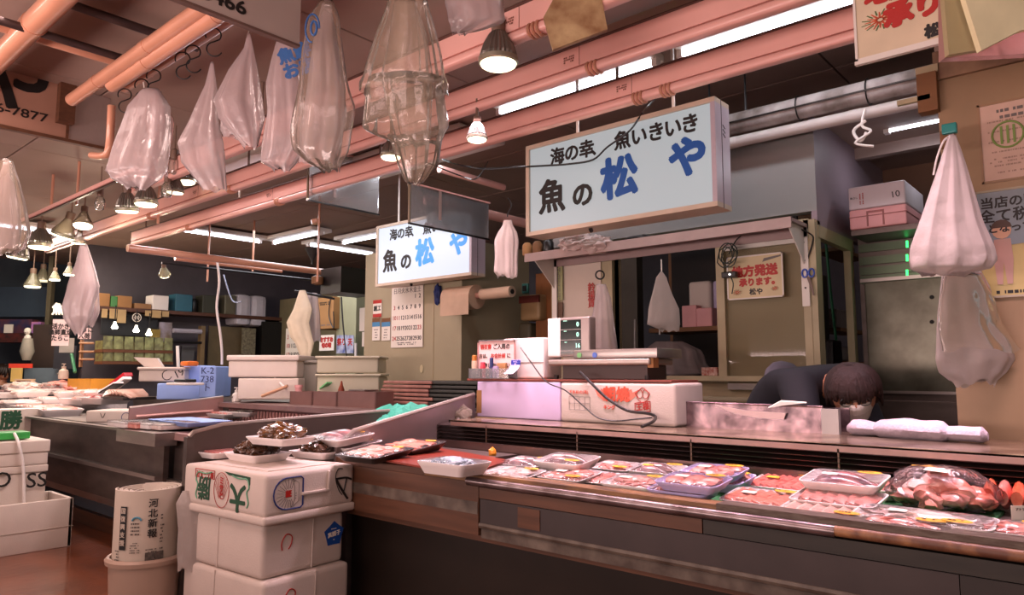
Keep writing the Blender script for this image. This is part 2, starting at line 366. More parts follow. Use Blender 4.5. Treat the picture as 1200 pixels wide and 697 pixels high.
# bed of the case
B('bed', steeld, XL, XR, YL+.03, YG+.02, ZF-.05, ZF)
B('turf_mat', turf, -1.32, -.33, YL+.08, YG-.02, ZF, ZF+.008)
B('back_kerb', mat('pink lit steel', '9a7f7a', .25, metal=.7, var=.3, scale=6), XL, XR, YG-.01, YG, ZF, ZF+.07)
g = B('grille', dark, XL, XR, YG+.08, YG+.1, ZF+.06, 1.15)
for k in range(5):
    z = 1.062+k*.018
    mb = MB(); mb.box(((XL+XR)/2, YG+.012, z), (XR-XL, .035, .003), Matrix.Rotation(.35, 3, 'X')); mb.build('grille_slat', mat('dark slat', '2e2320', .35, metal=.3), dc, world=True)
for k in range(7):
    x = -2.45+k*.55; B('slat_bracket', mat('bracket', '6e574a', .4, metal=.4), x, x+.006, YG-.004, YG+.05, 1.055, 1.14)
B('shelf_nosing', mat('shelf edge', 'a98a82', .3, metal=.5, var=.2, scale=12), XL+.1, XR, YG-.004, YG+.004, 1.128, 1.156)
sh = MB(); sh.bb(XL+.1, XR, YG-.004, 3.18, 1.150, 1.158); sh.build('shelf', brass, dc, world=True)
fp = MB()
c0 = PZ(575, 490, 1.1585)
for dx0, dx1, dy0, dy1 in ((-.10, .10, -.022, -.018), (-.10, .10, .018, .022), (-.10, -.096, -.02, .02), (.096, .1, -.02, .02)): fp.bb(c0.x+dx0, c0.x+dx1, c0.y+dy0, c0.y+dy1, 1.158, 1.161)
fp.build('maker_plate', mat('plate metal', 'd9c6a0', .25, metal=.8), dc, world=True)
# raised end panel (left end), sheet with rolled top
def end_panel(x, pts, p, name='end_panel', m=None, zb=.9, th=.02):
    """pts: list of (y, z) of the top edge"""
    mb = MB(); poly = [Vector((x, y, z)) for y, z in pts]+[Vector((x, pts[-1][0], zb)), Vector((x, pts[0][0], zb))]
    mb.slab(poly, (-th, 0, 0)); mb.build(name, m or steel, p, world=True)
    MB().tube([(x-th/2, y, z) for y, z in pts], th*.6, 8).build('rolled_edge', mat('pale rolled edge', 'a8998f', .3, metal=.5), p, smooth=True, world=True)
a = PX(416, 505, XL); b = PX(557, 462, XL)
end_panel(XL, [(a.y-.1, a.z-.07), (a.y, a.z), (b.y, b.z)], dc, m=mat('pink lit end panel', '8f7f7c', .35, metal=.55, var=.2, scale=4))
mb = MB(); c = PZ(543, 487, 1.17)
mb.blob(c, (.05, .04, .05), seed=3, amp=.25); mb.build('plastic_wrap', bagc, dc, smooth=True, world=True)
# ================================================================ LEFT CASE (same make, seen from its end)
lc = thing('display_case', 'second display case with slatted grille and stainless end panel, left of the main one', 'display case', (-5, 2.4, 0))
XLc = -3.33
a = PX(223, 507, XLc); b = PX(447, 482, XLc); c = PX(507, 480, XLc)
dk = mat('brown grey end panel', '5f524c', .4, metal=.4, var=.2, scale=3)
end_panel(XLc, [(a.y+.0, a.z-.02), (a.y+.02, a.z), (a.y+.16, PX(257, 498, XLc).z), (b.y, b.z), (c.y, c.z)], lc, m=dk, zb=.30)
B('corner_post', steeld, XLc-.03, XLc+.004, a.y-.015, a.y+.02, .2, a.z-.02, lc)
P1 = PY(262, 467, 3.25); P2 = PY(442, 486, 3.25)
gx0, gx1 = P1.x, XLc-.02; gz1 = (P1.z+P2.z)/2
B('rear_rail', mat('rail pink steel', '9a7d78', .3, metal=.5, var=.2), gx0-.05, gx1, 3.20, 3.62, gz1-.04, gz1, lc)
B('grille_back', mat('grille backing', '5a3a38', .6), gx0, gx1, 3.30, 3.32, .93, gz1-.03, lc)
gsl = []
pm = mat('pink grille slat', 'c99892', .35, var=.1)
for k in range(58):
    x = gx0+.06+k*(gx1-gx0-.1)/58
    wdt = .045 if k in (3, 4, 8, 9) else .024
    if not gsl:
        o = MB().box((0, 0, 0), (.022, .012, gz1-.08-.95)).build('grille_slat', pm, lc); gsl.append(o.data)
    else:
        o = bpy.data.objects.new('grille_slat', gsl[0]); S.collection.objects.link(o); o.parent = lc
    o.location = Vector((x, 3.285, (gz1-.06+.96)/2))-lc.location
# left end of that case, with its own row of perforated strips
Xe = P1.x
a = PX(152, 478, Xe); b = PX(262, 465, Xe)
end_panel(Xe, [(a.y, a.z), (b.y, b.z)], lc, m=mat('pink lit side', 'a5807c', .35, metal=.35, var=.15, scale=5), zb=.93)
for k in range(3):
    zz0 = PX(200, 486+k*8, Xe).z
    MB().tube([(Xe+.012, a.y+.05, zz0), (Xe+.012, b.y-.1, zz0+.02)], .012, 8).build('side_rail', pm, lc, smooth=True, world=True)
B('bed', mat('pale bed', 'b08c88', .4, metal=.3), Xe, XLc-.02, 2.44, 3.28, .90, .95, lc)
# bench front (stainless)
c0 = PZ(188, 507, .95)
bf = MB(); bf.bb(-10.5, c0.x, 2.42, 2.46, .35, .95); bf.build('front_panel', steeld, lc, world=True)
bx = MB(); bx.bb(c0.x, XLc-.03, 2.5, 2.54, .1, .93); bx.build('inner_panel', steeld, lc, world=True)
B('ledge', steel, -10.5, c0.x, 2.36, 2.42, .60, .63, lc)
B('gutter_end', steel, c0.x-.6, c0.x+.12, 2.30, 2.46, .86, .955, lc)
B('lower_panel', steel, -10.5, c0.x+.3, 2.45, 2.5, .28, .60, lc)
B('plinth', wood_b, -10.5, XLc, 2.55, 2.6, 0, .12, lc)
B('worktop', steel, -11.0, c0.x, 2.36, 3.6, .93, .95, lc)
# low tray end sticking out at the far left of the bench
a = PD(24, 492, 7.9)
mb = MB(); mb.box(a+Vector((-.1, .2, 0)), (.9, .5, .16)); mb.build('tray_end', steel, lc, world=True)
# ================================================================ BEAMS, PIPES, RAILS
stamp = mat('beam stamp', '8a5646', .6)
def hall_beam(y, z, x0, x1, label, straps, st_x, r=.033, h=.14):
    t = thing('steel_beam', label, 'beam', ((x0+x1)/2, y, z), group='pink ceiling beams')
    mb = MB(); mb.bb(x0, x1, y-.03, y+.05, z+.045, z+h); mb.build('channel', beam_m, t, world=True)
    mb = MB(); mb.bb(x0, x1, y-.045, y+.065, z+h, z+h+.006); mb.build('top_flange', mat('dark flange', '5a3f36', .5), t, world=True)
    mb = MB(); mb.rbox(((x0+x1)/2, y-.005, z+.02), (x1-x0, .06, .042), .018, 3); mb.build('conduit', beam_m, t, smooth=True, world=True)
    for x in straps:
        for k in range(3):
            mb = MB(); mb.tube([(x+k*.022-.02, y-.005+.036*cos(q), z+.02+.029*sin(q)) for q in [pi*2*j/12 for j in range(13)]], .008, 6)
            mb.build('tape_strap', pipe_m, t, smooth=True, world=True)
    for x in st_x:
        g = lines(t, (x, y-.031, z+.09), EX, UP, .07, .035, 3, stamp, name='size_stamp', lh=.008, seed=int(x*10))
    for i in range(int(x0), int(x1)+1, 2):
        mb = MB(); mb.tube([(i, y, z+h), (i, y, CEIL)], .009, 6); mb.build('hanger_rod', mat('rod', '8c7466', .4, metal=.4), t, world=True)
    for x in st_x:
        mb = MB(); mb.bb(x+.055, x+.057, y-.0315, y-.03, z+.045, z+h); mb.build('joint_line', stamp, t, world=True)
    return t
def yz(u, v, z): return PZ(u, v, z).y
ZB = 2.80
y1, y2, y3 = yz(660, 145, ZB), yz(660, 97, ZB), yz(615, 47, ZB)
hall_beam(y1, ZB, -8.3, .4, 'pink steel beam nearest the big lit sign, lowest of three', [PY(885, 100, y1).x-.45, PY(327, 268, y1).x, PY(750, 118, y1).x, PY(223, 277, y1).x], [PY(733, 105, y1).x, PY(318, 255, y1).x])
hall_beam(y2, ZB, -9.6, .6, 'middle pink steel beam between two others', [PY(697, 80, y2).x, PY(272, 231, y2).x, PY(178, 265, y2).x], [PY(672, 70, y2).x, PY(232, 240, y2).x])
hall_beam(y3, ZB, -6.0, .6, 'pink steel beam passing behind the large reflector bulb', [PY(630, 40, y3).x], [PY(602, 32, y3).x])
# big glossy twin pipe at upper left with elbow
def pipe(name, label, p0, p1, r, m, cat='pipe', joints=0, group=None):
    t = thing(name, label, cat, (Vector(p0)+Vector(p1))/2, group=group)
    MB().tube([p0, p1], r, 20).build('pipe_run', m, t, smooth=True, world=True)
    for k in range(joints):
        q = Vector(p0).lerp(Vector(p1), (k+.6)/(joints+.2)); d = (Vector(p1)-Vector(p0)).normalized()*.03
        MB().tube([q-d, q+d], r*1.06, 20).build('pipe_collar', m, t, smooth=True, world=True)
    return t
YT = 1.36
a = PY(130, 85, YT); a.x = PY(84, 122, YT).x; b = PY(262, -18, YT)
pipe('drain_pipe', 'upper of the two big glossy salmon pipes, top left', (a.x, YT, a.z), (-2.525, YT, a.z), .036, pipe_m, joints=3, group='twin glossy pipes')
a2 = PY(102, 137, YT-.02)
pipe('drain_pipe', 'lower of the two big glossy salmon pipes, beside the hook rail', (a2.x+.15, YT+.045, PY(130, 101, YT+.045).z), (-2.525, YT+.045, PY(130, 101, YT+.045).z), .038, pipe_m, joints=2, group='twin glossy pipes')
q = PY(28, 40, .97)
pipe('wrapped_pipe', 'thick wrapped salmon pipe at the very top left corner', (-7, .97, q.z), (-.8, .97, q.z), .055, pipe_m, joints=5)
# hook rail
YH = 1.56
ha = PY(146, 98, YH); hb = PY(290, 16, YH); ZH = (ha.z+hb.z)/2
hr = thing('hook_rail', 'pink round rail carrying black S hooks for plastic bags', 'rail', (-3.5, YH, ZH))
MB().tube([(ha.x, YH, ZH), (hb.x+.05, YH, ZH)], .028, 14).build('rail_tube', pipe_m, hr, smooth=True, world=True)
MB().tube([(ha.x, YH, ZH), (ha.x, YH, ZH+.35)], .03, 12).build('rail_upright', pipe_m, hr, smooth=True, world=True)
MB().tube([(hb.x+.05, YH, ZH), (hb.x+.05, YH, ZH+.4)], .03, 12).build('rail_upright', pipe_m, hr, smooth=True, world=True)
e = PY(126, 180, YH-.05)
MB().tube(spl([e+Vector((.02, 0, .28)), e+Vector((.02, 0, .03)), e+Vector((-.06, 0, 0)), e+Vector((-.25, 0, .04))], 4), .022, 10).build('downpipe', pipe_m, hr, smooth=True, world=True)
def s_hook(p, s=.06, label='', rz=0):
    mb = MB(); P = []
    for k in range(13): t = pi*1.15-k/12*pi*1.35; P.append((s*.42*cos(t), 0, s*.42*sin(t)))
    for k in range(13): t = pi*.5+k/12*pi*1.3; P.append((s*.1+s*.42*cos(t+.2), 0, -s*.82+s*.42*sin(t+.2)))
    P = [Vector(q) for q in P]
    M3 = Matrix.Rotation(rz, 3, 'Z'); mb.tube([M3 @ q+Vector(p) for q in P], .0035, 6)
    o = mb.build('s_hook', black, None, smooth='all'); tag(o, label, 'hook', 'black S hooks on the round rail'); return o
for i, (u, v) in enumerate(((250, 44), (226, 64), (214, 72), (180, 92), (166, 103), (146, 114))):
    s_hook(PY(u, v-3, YH-.03), .085, ('black S hook, %s on the pink rail' % ('nearest the phone number board', 'second from the phone number board', 'third from the phone number board', 'fourth from the phone number board', 'second from the wall end', 'nearest the elbow pipe end')[i]), rz=.9)
# thin dark pipes crossing at the top left
for i, (u0, v0, u1, v1, D, r, lab) in enumerate(((68, 0, 182, 38, 4.2, .022, 'dark thin pipe crossing behind the twin pipes'), (0, 24, 120, 66, 4.6, .02, 'dark conduit running above the brown name board'), (20, 36, 130, 78, 4.5, .03, 'salmon conduit under the dark conduit at top left'))):
    p0, p1 = PX(u0, v0, -3.7-i*.2), PX(u1, v1, -3.7-i*.2)
    d = (p1-p0); d.z *= 0; p0 = p0-d*.3
    pipe('conduit', lab, p0, p0+d*1.8, r, (mat('dark pipe', '4a3a38', .4, metal=.4), mat('dark pipe', '4a3a38', .4), pipe_m)[i])
# insulated pipe and white pipe above the back wall
pw = PY(1000, 136, YW-.08); pi2 = PY(950, 124, YW+.02-.1)
pipe('white_pipe', 'white round pipe below the insulated pipe', (-2.1, YW-.1, PY(1000, 136, YW-.1).z), (-.62, YW-.1, PY(1000, 136, YW-.1).z), .032, mat('white pipe paint', 'c9c0bc', .4, var=.1), joints=2)
ins = pipe('insulated_pipe', 'dusty insulated pipe with a black cable, under the ceiling', (-2.2, YW-.12, PY(1000, 112, YW-.12).z), (-.62, YW-.12, PY(1000, 112, YW-.12).z), .06, mat('dusty insulation', 'b5adab', .8, scale=7, col2='6a605a', bump=.8, bscale=10))
zi = PY(1000, 112, YW-.12).z
MB().tube([(-2.2, YW-.185, zi-.01), (-.62, YW-.185, zi-.01)], .005, 6).build('cable', black, ins, world=True)
for x in (-1.75, -1.3, -.95):
    MB().tube([(x, YW-.12+.067*cos(q), zi+.067*sin(q)) for q in [pi*2*j/16 for j in range(17)]], .004, 6).build('tie', black, ins, world=True)
for x in (-1.82, -1.6):
    MB().tube([(x, YW-.12, zi+.05), (x, YW-.12, CEIL)], .006, 6).build('hanger_rod', black, ins, world=True)
# wooden brackets by the pillar
b0 = PY(1088, 110, YP-.02)
wb = thing('pipe_bracket', 'brown wooden bracket holding pipe ends beside the pillar', 'bracket', b0)
mb = MB(); mb.box(b0, (.07, .06, .16)); mb.build('block', cardd, wb, world=True)
mb = MB(); mb.box(b0+Vector((-.05, -.02, -.02)), (.12, .02, .02)); mb.build('arm', creamd, wb, world=True)
mb = MB(); mb.box(b0+Vector((.0, 0, .1)), (.08, .02, .03)); mb.build('cap', creamd, wb, world=True)
# far cross pipes in the hall (parallel to Y)
for i, (u0, v0, u1, v1, x, r, m, lab) in enumerate((
    (150, 281, 410, 330, -6.9, .035, pipe_m, 'beige cross pipe under the far ceiling lights'),
    (205, 303, 330, 318, -7.3, .02, pipe_m, 'thin lamp rail pipe beside the small bright bulb'),
    (415, 340, 190, 300, -7.5, .012, black, 'thin black pipe under the beige cross pipe'),
    (620, 215, 730, 276, -3.1, .03, beam_m, 'pink pipe running behind the big lit sign'),
    (500, 213, 640, 285, -3.9, .04, beam_m, 'pink pipe above the dusty clear panel'),
    (515, 195, 590, 222, -4.1, .03, beam_m, 'short pink pipe behind the clear bag'))):
    p0, p1 = PX(u0, v0, x), PX(u1, v1, x); zz0 = (p0.z+p1.z)/2
    pipe('cross_pipe', lab, (x, p0.y, zz0), (x, p1.y, zz0), r, m)
# ================================================================ FLUORESCENT FITTINGS
tube_e = emit('fluorescent tube', 'eef0ff', 9)
def fluor(c, L, ax, label, w=.14, lit=True, power=0):
    t = thing('ceiling_lamp', label, 'ceiling lamp', c, group='fluorescent fittings')
    ang = 0 if ax == 'X' else pi/2; t.rotation_euler = (0, 0, ang)
    MB().rbox((0, 0, .03), (L, w, .05), .012, 2).build('housing', white, t)
    MB().tube([(-L/2+.03, 0, -.012), (L/2-.03, 0, -.012)], .016, 10).build('tube', tube_e if lit else white, t, smooth=True)
    for s in (-1, 1): MB().box((s*(L/2-.015), 0, -.01), (.03, .05, .05)).build('end_cap', whitep, t)
    if power:
        l = bpy.data.lights.new('tube_light', 'AREA'); l.shape = 'RECTANGLE'; l.size = L; l.size_y = .1; l.energy = power; l.color = (.93, .93, 1)
        lo = bpy.data.objects.new('tube_light', l); S.collection.objects.link(lo); lo.parent = t; lo.location = (0, 0, -.045)
    return t
fluor((-2.5, 3.42, 3.13), 1.2, 'X', 'long white tube fitting seen between the two lower beams, above the big sign', power=5)
fluor((-1.15, 3.42, 3.13), 1.25, 'X', 'long tube fitting seen between beams left of the hanging poster', power=5)
fluor((-5.6, 3.1, 3.13), 1.5, 'X', 'bright tube fitting behind the hanging bags', w=.5, power=8)
fluor((-4.3, 3.75, 3.13), 1.5, 'X', 'wide tube fitting between the bags and the big bulb', w=.5, power=6)
for i, (x, y) in enumerate(((-8.0, 5.0), (-8.3, 5.9), (-7.3, 5.6), (-8.6, 4.3))):
    fluor((x, y, 3.12), 1.1, 'Y' if i % 2 else 'X', 'far ceiling tube fitting, %s' % ('in the middle of the dark ceiling', 'deepest in the hall', 'right of the funnel hanger', 'above the shelves')[i], w=.3, power=4 if i < 2 else 0)
al = PY(1068, 141, YW+.5)
fluor((al.x+.12, YW+.55, al.z), .55, 'X', 'lit white tube under the alcove ceiling, right of the ribbon', w=.07, power=2.2)
fluor((-9.8, 2.2, 3.1), 1.2, 'Y', 'bright tube fitting in the warm ceiling, far left', w=.3, power=5)
# ================================================================ HANGING POSTS / RODS from the ceiling (hall)
for i, (u, v0, v1, D, lab) in enumerate(((372, 257, 330, 7.2, 'pale ceiling rod beside the funnel hanger'), (60, 168, 243, 6.4, 'left hanger rod of the lamp rail'), (90, 172, 240, 6.0, 'right hanger rod of the lamp rail'), (185, 190, 262, 6.3, 'short hanger rod behind the reflector bulbs'), (243, 270, 330, 8.0, 'rod carrying the small bright bulb'), (296, 290, 318, 8.4, 'thin rod left of the funnel hanger'))):
    p0, p1 = PD(u, v0, D), PD(u, v1, D)
    mb = MB(); mb.tube([(p1.x, p1.y, min(CEIL, p0.z+.4)), p1], .012, 8); o = mb.build('hanger_rod', pipe_m, None, smooth=True); tag(o, lab, 'rod', 'rods hanging from the ceiling')
p = PD(366, 300, 8.3); mb = MB(); mb.lathe([(.09, .09), (.08, .07), (.012, -.06), (.012, -.1)], p); tag(mb.build('funnel_hanger', black, None, smooth=True), 'small black funnel-shaped hanger under the far ceiling', 'hanger')
# lamp rail
LR0, LR1 = PZ(140, 205, 2.8), PZ(36, 259, 2.8)
lr = thing('lamp_rail', 'slim dark rail carrying a row of reflector bulbs, upper left', 'rail', (LR0+LR1)/2)
MB().box(((LR0.x+LR1.x)/2, (LR0.y+LR1.y)/2, 2.81), (abs(LR0.x-LR1.x)+.4, .045, .03)).build('rail_channel', beam_m, lr, world=True)
MB().box(((LR0.x+LR1.x)/2, (LR0.y+LR1.y)/2, 2.79), (abs(LR0.x-LR1.x)+.4, .02, .012)).build('contact_strip', mat('dark strip', '3a2a20', .4), lr, world=True)
# ================================================================ REFLECTOR BULBS
fin_m = mat('bulb cooling fins', '9a9890', .3, metal=.8, var=.2)
amb = mat('brown socket', '7c6252', .5)
def lamp(u, v, D, hpx, label, tilt=(0, 0), on=6.0, spot=0, colr=(1, .80, .74), kind='finned', stem=.1, blend=.9, cone=2.4, lens='fff2c8'):
    """(u, v): centre of the lens; hpx: lamp height in photo pixels"""
    p = PD(u, v, D); s = hpx*D/F_PX
    t = thing('reflector_bulb', label, 'lamp', p, group='reflector bulbs'); ax = Vector((tilt[0], tilt[1], 1)).normalized()
    if kind == 'finned':
        MB().lathe([(.36*s, .10*s), (.37*s, .2*s), (.30*s, .42*s), (.20*s, .60*s), (.15*s, .66*s)], (0, 0, 0), ax, 48, fins=1, famp=.10).build('finned_body', fin_m, t)
        MB().lathe([(.37*s, .02*s), (.40*s, .04*s), (.40*s, .12*s), (.37*s, .14*s)], (0, 0, 0), ax, 32).build('rim', mat('bulb rim', 'a8a490', .3, metal=.5), t, smooth=True)
    else:
        MB().lathe([(.37*s, .08*s), (.38*s, .14*s), (.26*s, .36*s), (.16*s, .58*s), (.13*s, .66*s)], (0, 0, 0), ax, 28).build('glass_body', film('lamp glass', 'f0e6c0', .35, rough=.05, spec=2.5), t, smooth=True)
        MB().lathe([(.37*s, .02*s), (.385*s, .04*s), (.385*s, .09*s), (.37*s, .1*s)], (0, 0, 0), ax, 32).build('rim', mat('bulb rim', 'a8a490', .3, metal=.5), t, smooth=True)
    MB().lathe([(.30*s, -.045*s), (.34*s, -.02*s), (.365*s, .03*s)], (0, 0, 0), ax, 32).build('lens', emit('lens %.1f' % on, lens, on), t, smooth=True)
    MB().lathe([(.13*s, .64*s), (.14*s, .70*s), (.14*s, .9*s), (.10*s, .92*s)], (0, 0, 0), ax, 20).build('socket', amb, t, smooth=True)
    if D > 9: stem = CEIL-p.z-.9*s
    if kind == 'glass' and on > 4:
        pl = bpy.data.lights.new('bulb_glow', 'POINT'); pl.energy = 16; pl.color = (1, .82, .6); pl.shadow_soft_size = .06; po = bpy.data.objects.new('bulb_glow', pl); S.collection.objects.link(po); po.parent = t; po.location = (0, 0, -.12*s)
    if stem: MB().tube([ax*.9*s, ax*.9*s+Vector((0, 0, stem))], .008, 8).build('stem', amb, t)
    if spot:
        l = bpy.data.lights.new('bulb_light', 'SPOT'); l.energy = spot; l.color = colr; l.spot_size = cone; l.spot_blend = blend; l.shadow_soft_size = .05
        lo = bpy.data.objects.new('bulb_light', l); S.collection.objects.link(lo); lo.parent = t; lo.location = ax*(-.08*s); lo.rotation_euler = ax.to_track_quat('Z', 'Y').to_euler()
    return t
CR = (1, .70, .72)
lamp(584, 76, 2.95, 62, 'large reflector bulb with ribbed body, hanging in the top middle', (.02, -.02), 3.2, 42, CR, stem=.06)
lamp(559, 164, 3.7, 32, 'small ribbed reflector bulb between the two lit signs', (0, 0), 5, 40, CR)
lamp(458, 185, 3.75, 32, 'ribbed reflector bulb half hidden by the double clear bag', (0, 0), 5, 34, CR)
lamp(171, 240, 5.3, 34, 'ribbed reflector bulb, right one of a close pair', (0, 0), 4, 60, (1, .80, .72))
lamp(149, 248, 5.4, 34, 'ribbed reflector bulb, left one of a close pair', (.1, -.1), 4, 0)
lamp(205, 226, 5.2, 26, 'ribbed bulb under the clear wrapped socket, between two bags', (.1, 0), 4, 60, (1, .80, .72))
lamp(219, 214, 5.6, 26, 'ribbed bulb partly behind the tall pink bag', (-.1, 0), 4, 0)
lamp(47, 290, 7.2, 34, 'ribbed bulb at the lower end of the lamp rail', (0, 0), 5, 90, (1, .80, .72))
lamp(73, 277, 7.0, 34, 'glass reflector bulb tilted beside the lamp rail end', (.3, .2), 4, 0, kind='glass')
lamp(20, 302, 7.8, 30, 'wide ribbed bulb hanging low at the left edge', (.2, .1), 5, 80, (1, .80, .72))
lamp(38, 336, 10, 24, 'small glass bulb on a long cord before the blue wall', (0, 0), 2.5, 0, kind='glass', stem=.35)
lamp(50, 329, 10.4, 22, 'unlit-looking glass bulb on a long cord, right of its twin', (0, 0), 1.2, 0, kind='glass', stem=.4)
lamp(64, 328, 9.5, 16, 'tiny bright bulb above the dark post', (0, 0), 14, 30, (1, .88, .75), kind='glass', stem=.35)
lamp(81, 322, 9.3, 16, 'tiny bright bulb touching the lowest hanging bag', (0, 0), 12, 0, kind='glass', stem=.35)
lamp(97, 265, 6.6, 28, 'bright glass bulb under the rail, over the ceiling joint', (-.2, .1), 9, 0, kind='glass')
lamp(92, 285, 7.5, 20, 'bright small bulb right of the rail end', (.2, 0), 12, 20, (1, .88, .75), kind='glass')
lamp(193, 322, 8.6, 18, 'small bright bulb on the bent arm of the thin pipe', (.8, -.5), 16, 24, (1, .86, .7), kind='glass', stem=0)
# unlit clear bulbs in holders
for i, (u, v, D, lab) in enumerate(((117, 238, 5.6, 'clear bare bulb hanging from the rail, left of the close pair'), (204, 195, 5.0, 'clear wrapped bulb holder between two pale bags'), (196, 222, 5.1, 'small clear bulb holder above the ribbed pair'))):
    p = PD(u, v, D); t = thing('clear_bulb', lab, 'lamp', p, group='unlit clear bulbs')
    MB().lathe([(.005, -.06), (.03, -.05), (.042, -.01), (.036, .03), (.02, .055)], (0, 0, 0), UP, 20).build('bulb', film('bulb glass', 'f4ecd8', .25, rough=.03, spec=3), t, smooth=True)
    MB().lathe([(.02, .05), (.024, .06), (.024, .12), (.01, .13)], (0, 0, 0), UP, 16).build('socket', amb, t, smooth=True)
    MB().tube([(0, 0, .12), (0, 0, .3)], .006, 6).build('stem', amb, t)
# ================================================================ LIT SIGNS
def lit_sign(name, label, u0, v0, u1, v1, y, st, colr, textm, dep=.16, rods=()):
    A = PY(u0, v0, y); Bp = PY(u1, v1, y); W = Bp.x-A.x; zt, zb_ = A.z, Bp.z
    t = thing(name, label, 'sign', ((A.x+Bp.x)/2, y+dep/2, zb_), group='lit box signs of the fish shop'); c = (A.x+Bp.x)/2; Hh = zt-zb_
    fm = mat('sign frame', 'cbb9a4', .4, var=.08)
    f = MB(); ft = .024
    f.bb(A.x, Bp.x, y, y+dep, zb_, zb_+ft); f.bb(A.x, Bp.x, y, y+dep, zt-ft, zt); f.bb(A.x, A.x+ft, y, y+dep, zb_+ft, zt-ft)
    f.build('frame', fm, t, world=True)
    MB().bb(Bp.x-ft, Bp.x, y, y+dep, zb_+ft, zt-ft).build('side_cover', mat('sign side metal', 'b9adb8', .35, var=.05), t, world=True)
    MB().bb(A.x+.02, Bp.x-.02, y+dep-.02, y+dep-.01, zb_+.02, zt-.02).build('back_panel', white, t, world=True)
    pm_ = emit('sign face '+name, colr, st, '7a8084')
    fcx = MB().bb(A.x+ft, Bp.x-ft, y+.014, y+.02, zb_+ft, zt-ft).build('lit_face', pm_, t, world=True)
    for k in range(3):
        z = zt-.13-k*.022; MB().box((Bp.x+.0005, y+dep*.6, z), (.002, .03, .005), Matrix.Rotation(-.5, 3, 'X')).build('vent_slot', dark, t, world=True)
    MB().bb(Bp.x-.001, Bp.x+.002, y+dep*.42, y+dep*.45, zb_, zt).build('cover_seam', mat('seam', '6f656a', .5), t, world=True)
    def T(body, fx, fz, s, m, b=0, **k): return text('lettering', body, (A.x+W*fx, y+.012, zb_+Hh*fz), EX, UP, s, m, t, bold=b, **k)
    k = W/1.2
    for ch, fx in zip('海の幸、魚いきいき', (.19, .275, .36, .425, .555, .64, .725, .805, .885)): T(ch, fx, .80, .105*k, ink, .0035)
    T('魚', .155, .37, .205*k, ink, .007, sx=.95); T('の', .335, .33, .15*k, ink, .006)
    T('松', .535, .42, .235*k, textm, .011, sx=1.0, rot=.04); T('や', .87, .48, .215*k, textm, .011, rot=.06)
    for fx in rods: MB().tube([(A.x+W*fx, y+dep/2, zt), (A.x+W*fx, y+dep/2, CEIL)], .009, 8).build('hanging_rod', white, t, world=True)
    MB().tube([(A.x+W*.35, y+.06, zb_), (A.x+W*.36, y+.05, zb_-.015)], .012, 8).build('bottom_knob', dark, t, world=True)
    return t
lit_sign('hanging_sign', 'larger lit white sign with dark blue characters, right of centre', 616, 171.7, 841, 240.8, 3.17, .42, 'd8e6ea', mat('sign blue', '0d55a8', .4, var=.05), rods=(.27, .78))
lit_sign('hanging_sign.001', 'smaller, brighter lit white sign with light blue characters, on the cream wall', 441, 265.3, 552.3, 322, 4.02, .8, 'e4eeff', emit('sign light blue', '2f8ede', .45), rods=(.18,))
# ================================================================ DUSTY CLEAR PANELS (hung in the YZ plane)
def clear_panel(u0, v0, u1, v1, vt0, x, lab):
    a, b = PX(u0, v0, x), PX(u1, v1, x); zt = PX(u0, vt0, x).z; zb_ = (a.z+b.z)/2
    t = thing('hanging_screen', lab, 'panel', (x, (a.y+b.y)/2, zb_), group='dusty clear hanging panels')
    MB().bb(x-.004, x+.004, a.y, b.y, zb_, zt).build('sheet', acry, t, world=True)
    MB().bb(x-.008, x+.008, a.y-.01, b.y+.01, zb_-.012, zb_).build('bottom_rail', black, t, world=True)
    MB().bb(x-.008, x+.008, a.y-.01, a.y, zb_, zt).build('edge_strip', mat('panel edge', '8a7a60', .5), t, world=True)
    MB().bb(x-.012, x+.012, a.y-.01, b.y+.01, zt, zt+.012).build('top_rail', beam_m, t, world=True)
    s = (a.y*.65+b.y*.35); MB().bb(x+.006, x+.012, s-.012, s+.012, zb_+.06, zt).build('tape_strip', mat('tape', 'b39a92', .5), t, world=True)
    return t
clear_panel(480, 259, 572, 281, 215, -3.75, 'dusty clear panel overlapping the smaller lit sign')
clear_panel(361, 232, 443, 252, 170, -4.8, 'dusty clear panel left of the smaller sign, under the beams')
# ================================================================ NAME BOARDS (YZ plane)
x1b = -2.5
a, b = PX(217, 1, x1b), PX(351, 52, x1b); zb_ = (a.z+b.z)/2
nb = thing('name_board', 'grey board with a black phone number ending 0466, cut off at the top', 'sign', (x1b, (a.y+b.y)/2, zb_))
MB().bb(x1b-.02, x1b, a.y-.9, b.y, zb_, CEIL-.06).build('board', mat('grey sign board', 'b3a299', .5, var=.05), nb, world=True)
MB().bb(x1b-.024, x1b+.004, a.y-.9, b.y, zb_-.01, zb_).build('edge_trim', mat('board trim', '6a5148', .5), nb, world=True)
text('phone_number', '0466', (x1b+.001, PX(262, 8, x1b).y, zb_+.055), EY, UP, .072, ink, nb, bold=.002, sx=1.25)
x2b = -5.0
a, b, b2 = PX(0, 146, x2b), PX(77, 162, x2b), PX(127, 172, x2b); zb_ = (a.z+b.z)/2; zt = PX(40, 50, x2b).z
nb2 = thing('name_board', 'salmon tinted board with a big black character and phone number 266-7877', 'sign', (x2b, a.y, zb_))
MB().bb(x2b-.02, x2b, a.y-1.2, b.y, zb_, zt).build('board', mat('salmon sign board', 'a67c68', .5, var=.06), nb2, world=True)
MB().bb(x2b-.02, x2b-.01, b.y+.01, b2.y, zb_, zt+.02).build('clear_extension', film('frosted sheet', 'c9b4ae', .6, rough=.2), nb2, world=True)
MB().bb(x2b-.03, x2b+.01, a.y-1.2, b2.y+.12, zb_-.02, zb_).build('bottom_rail', wood_b, nb2, world=True)
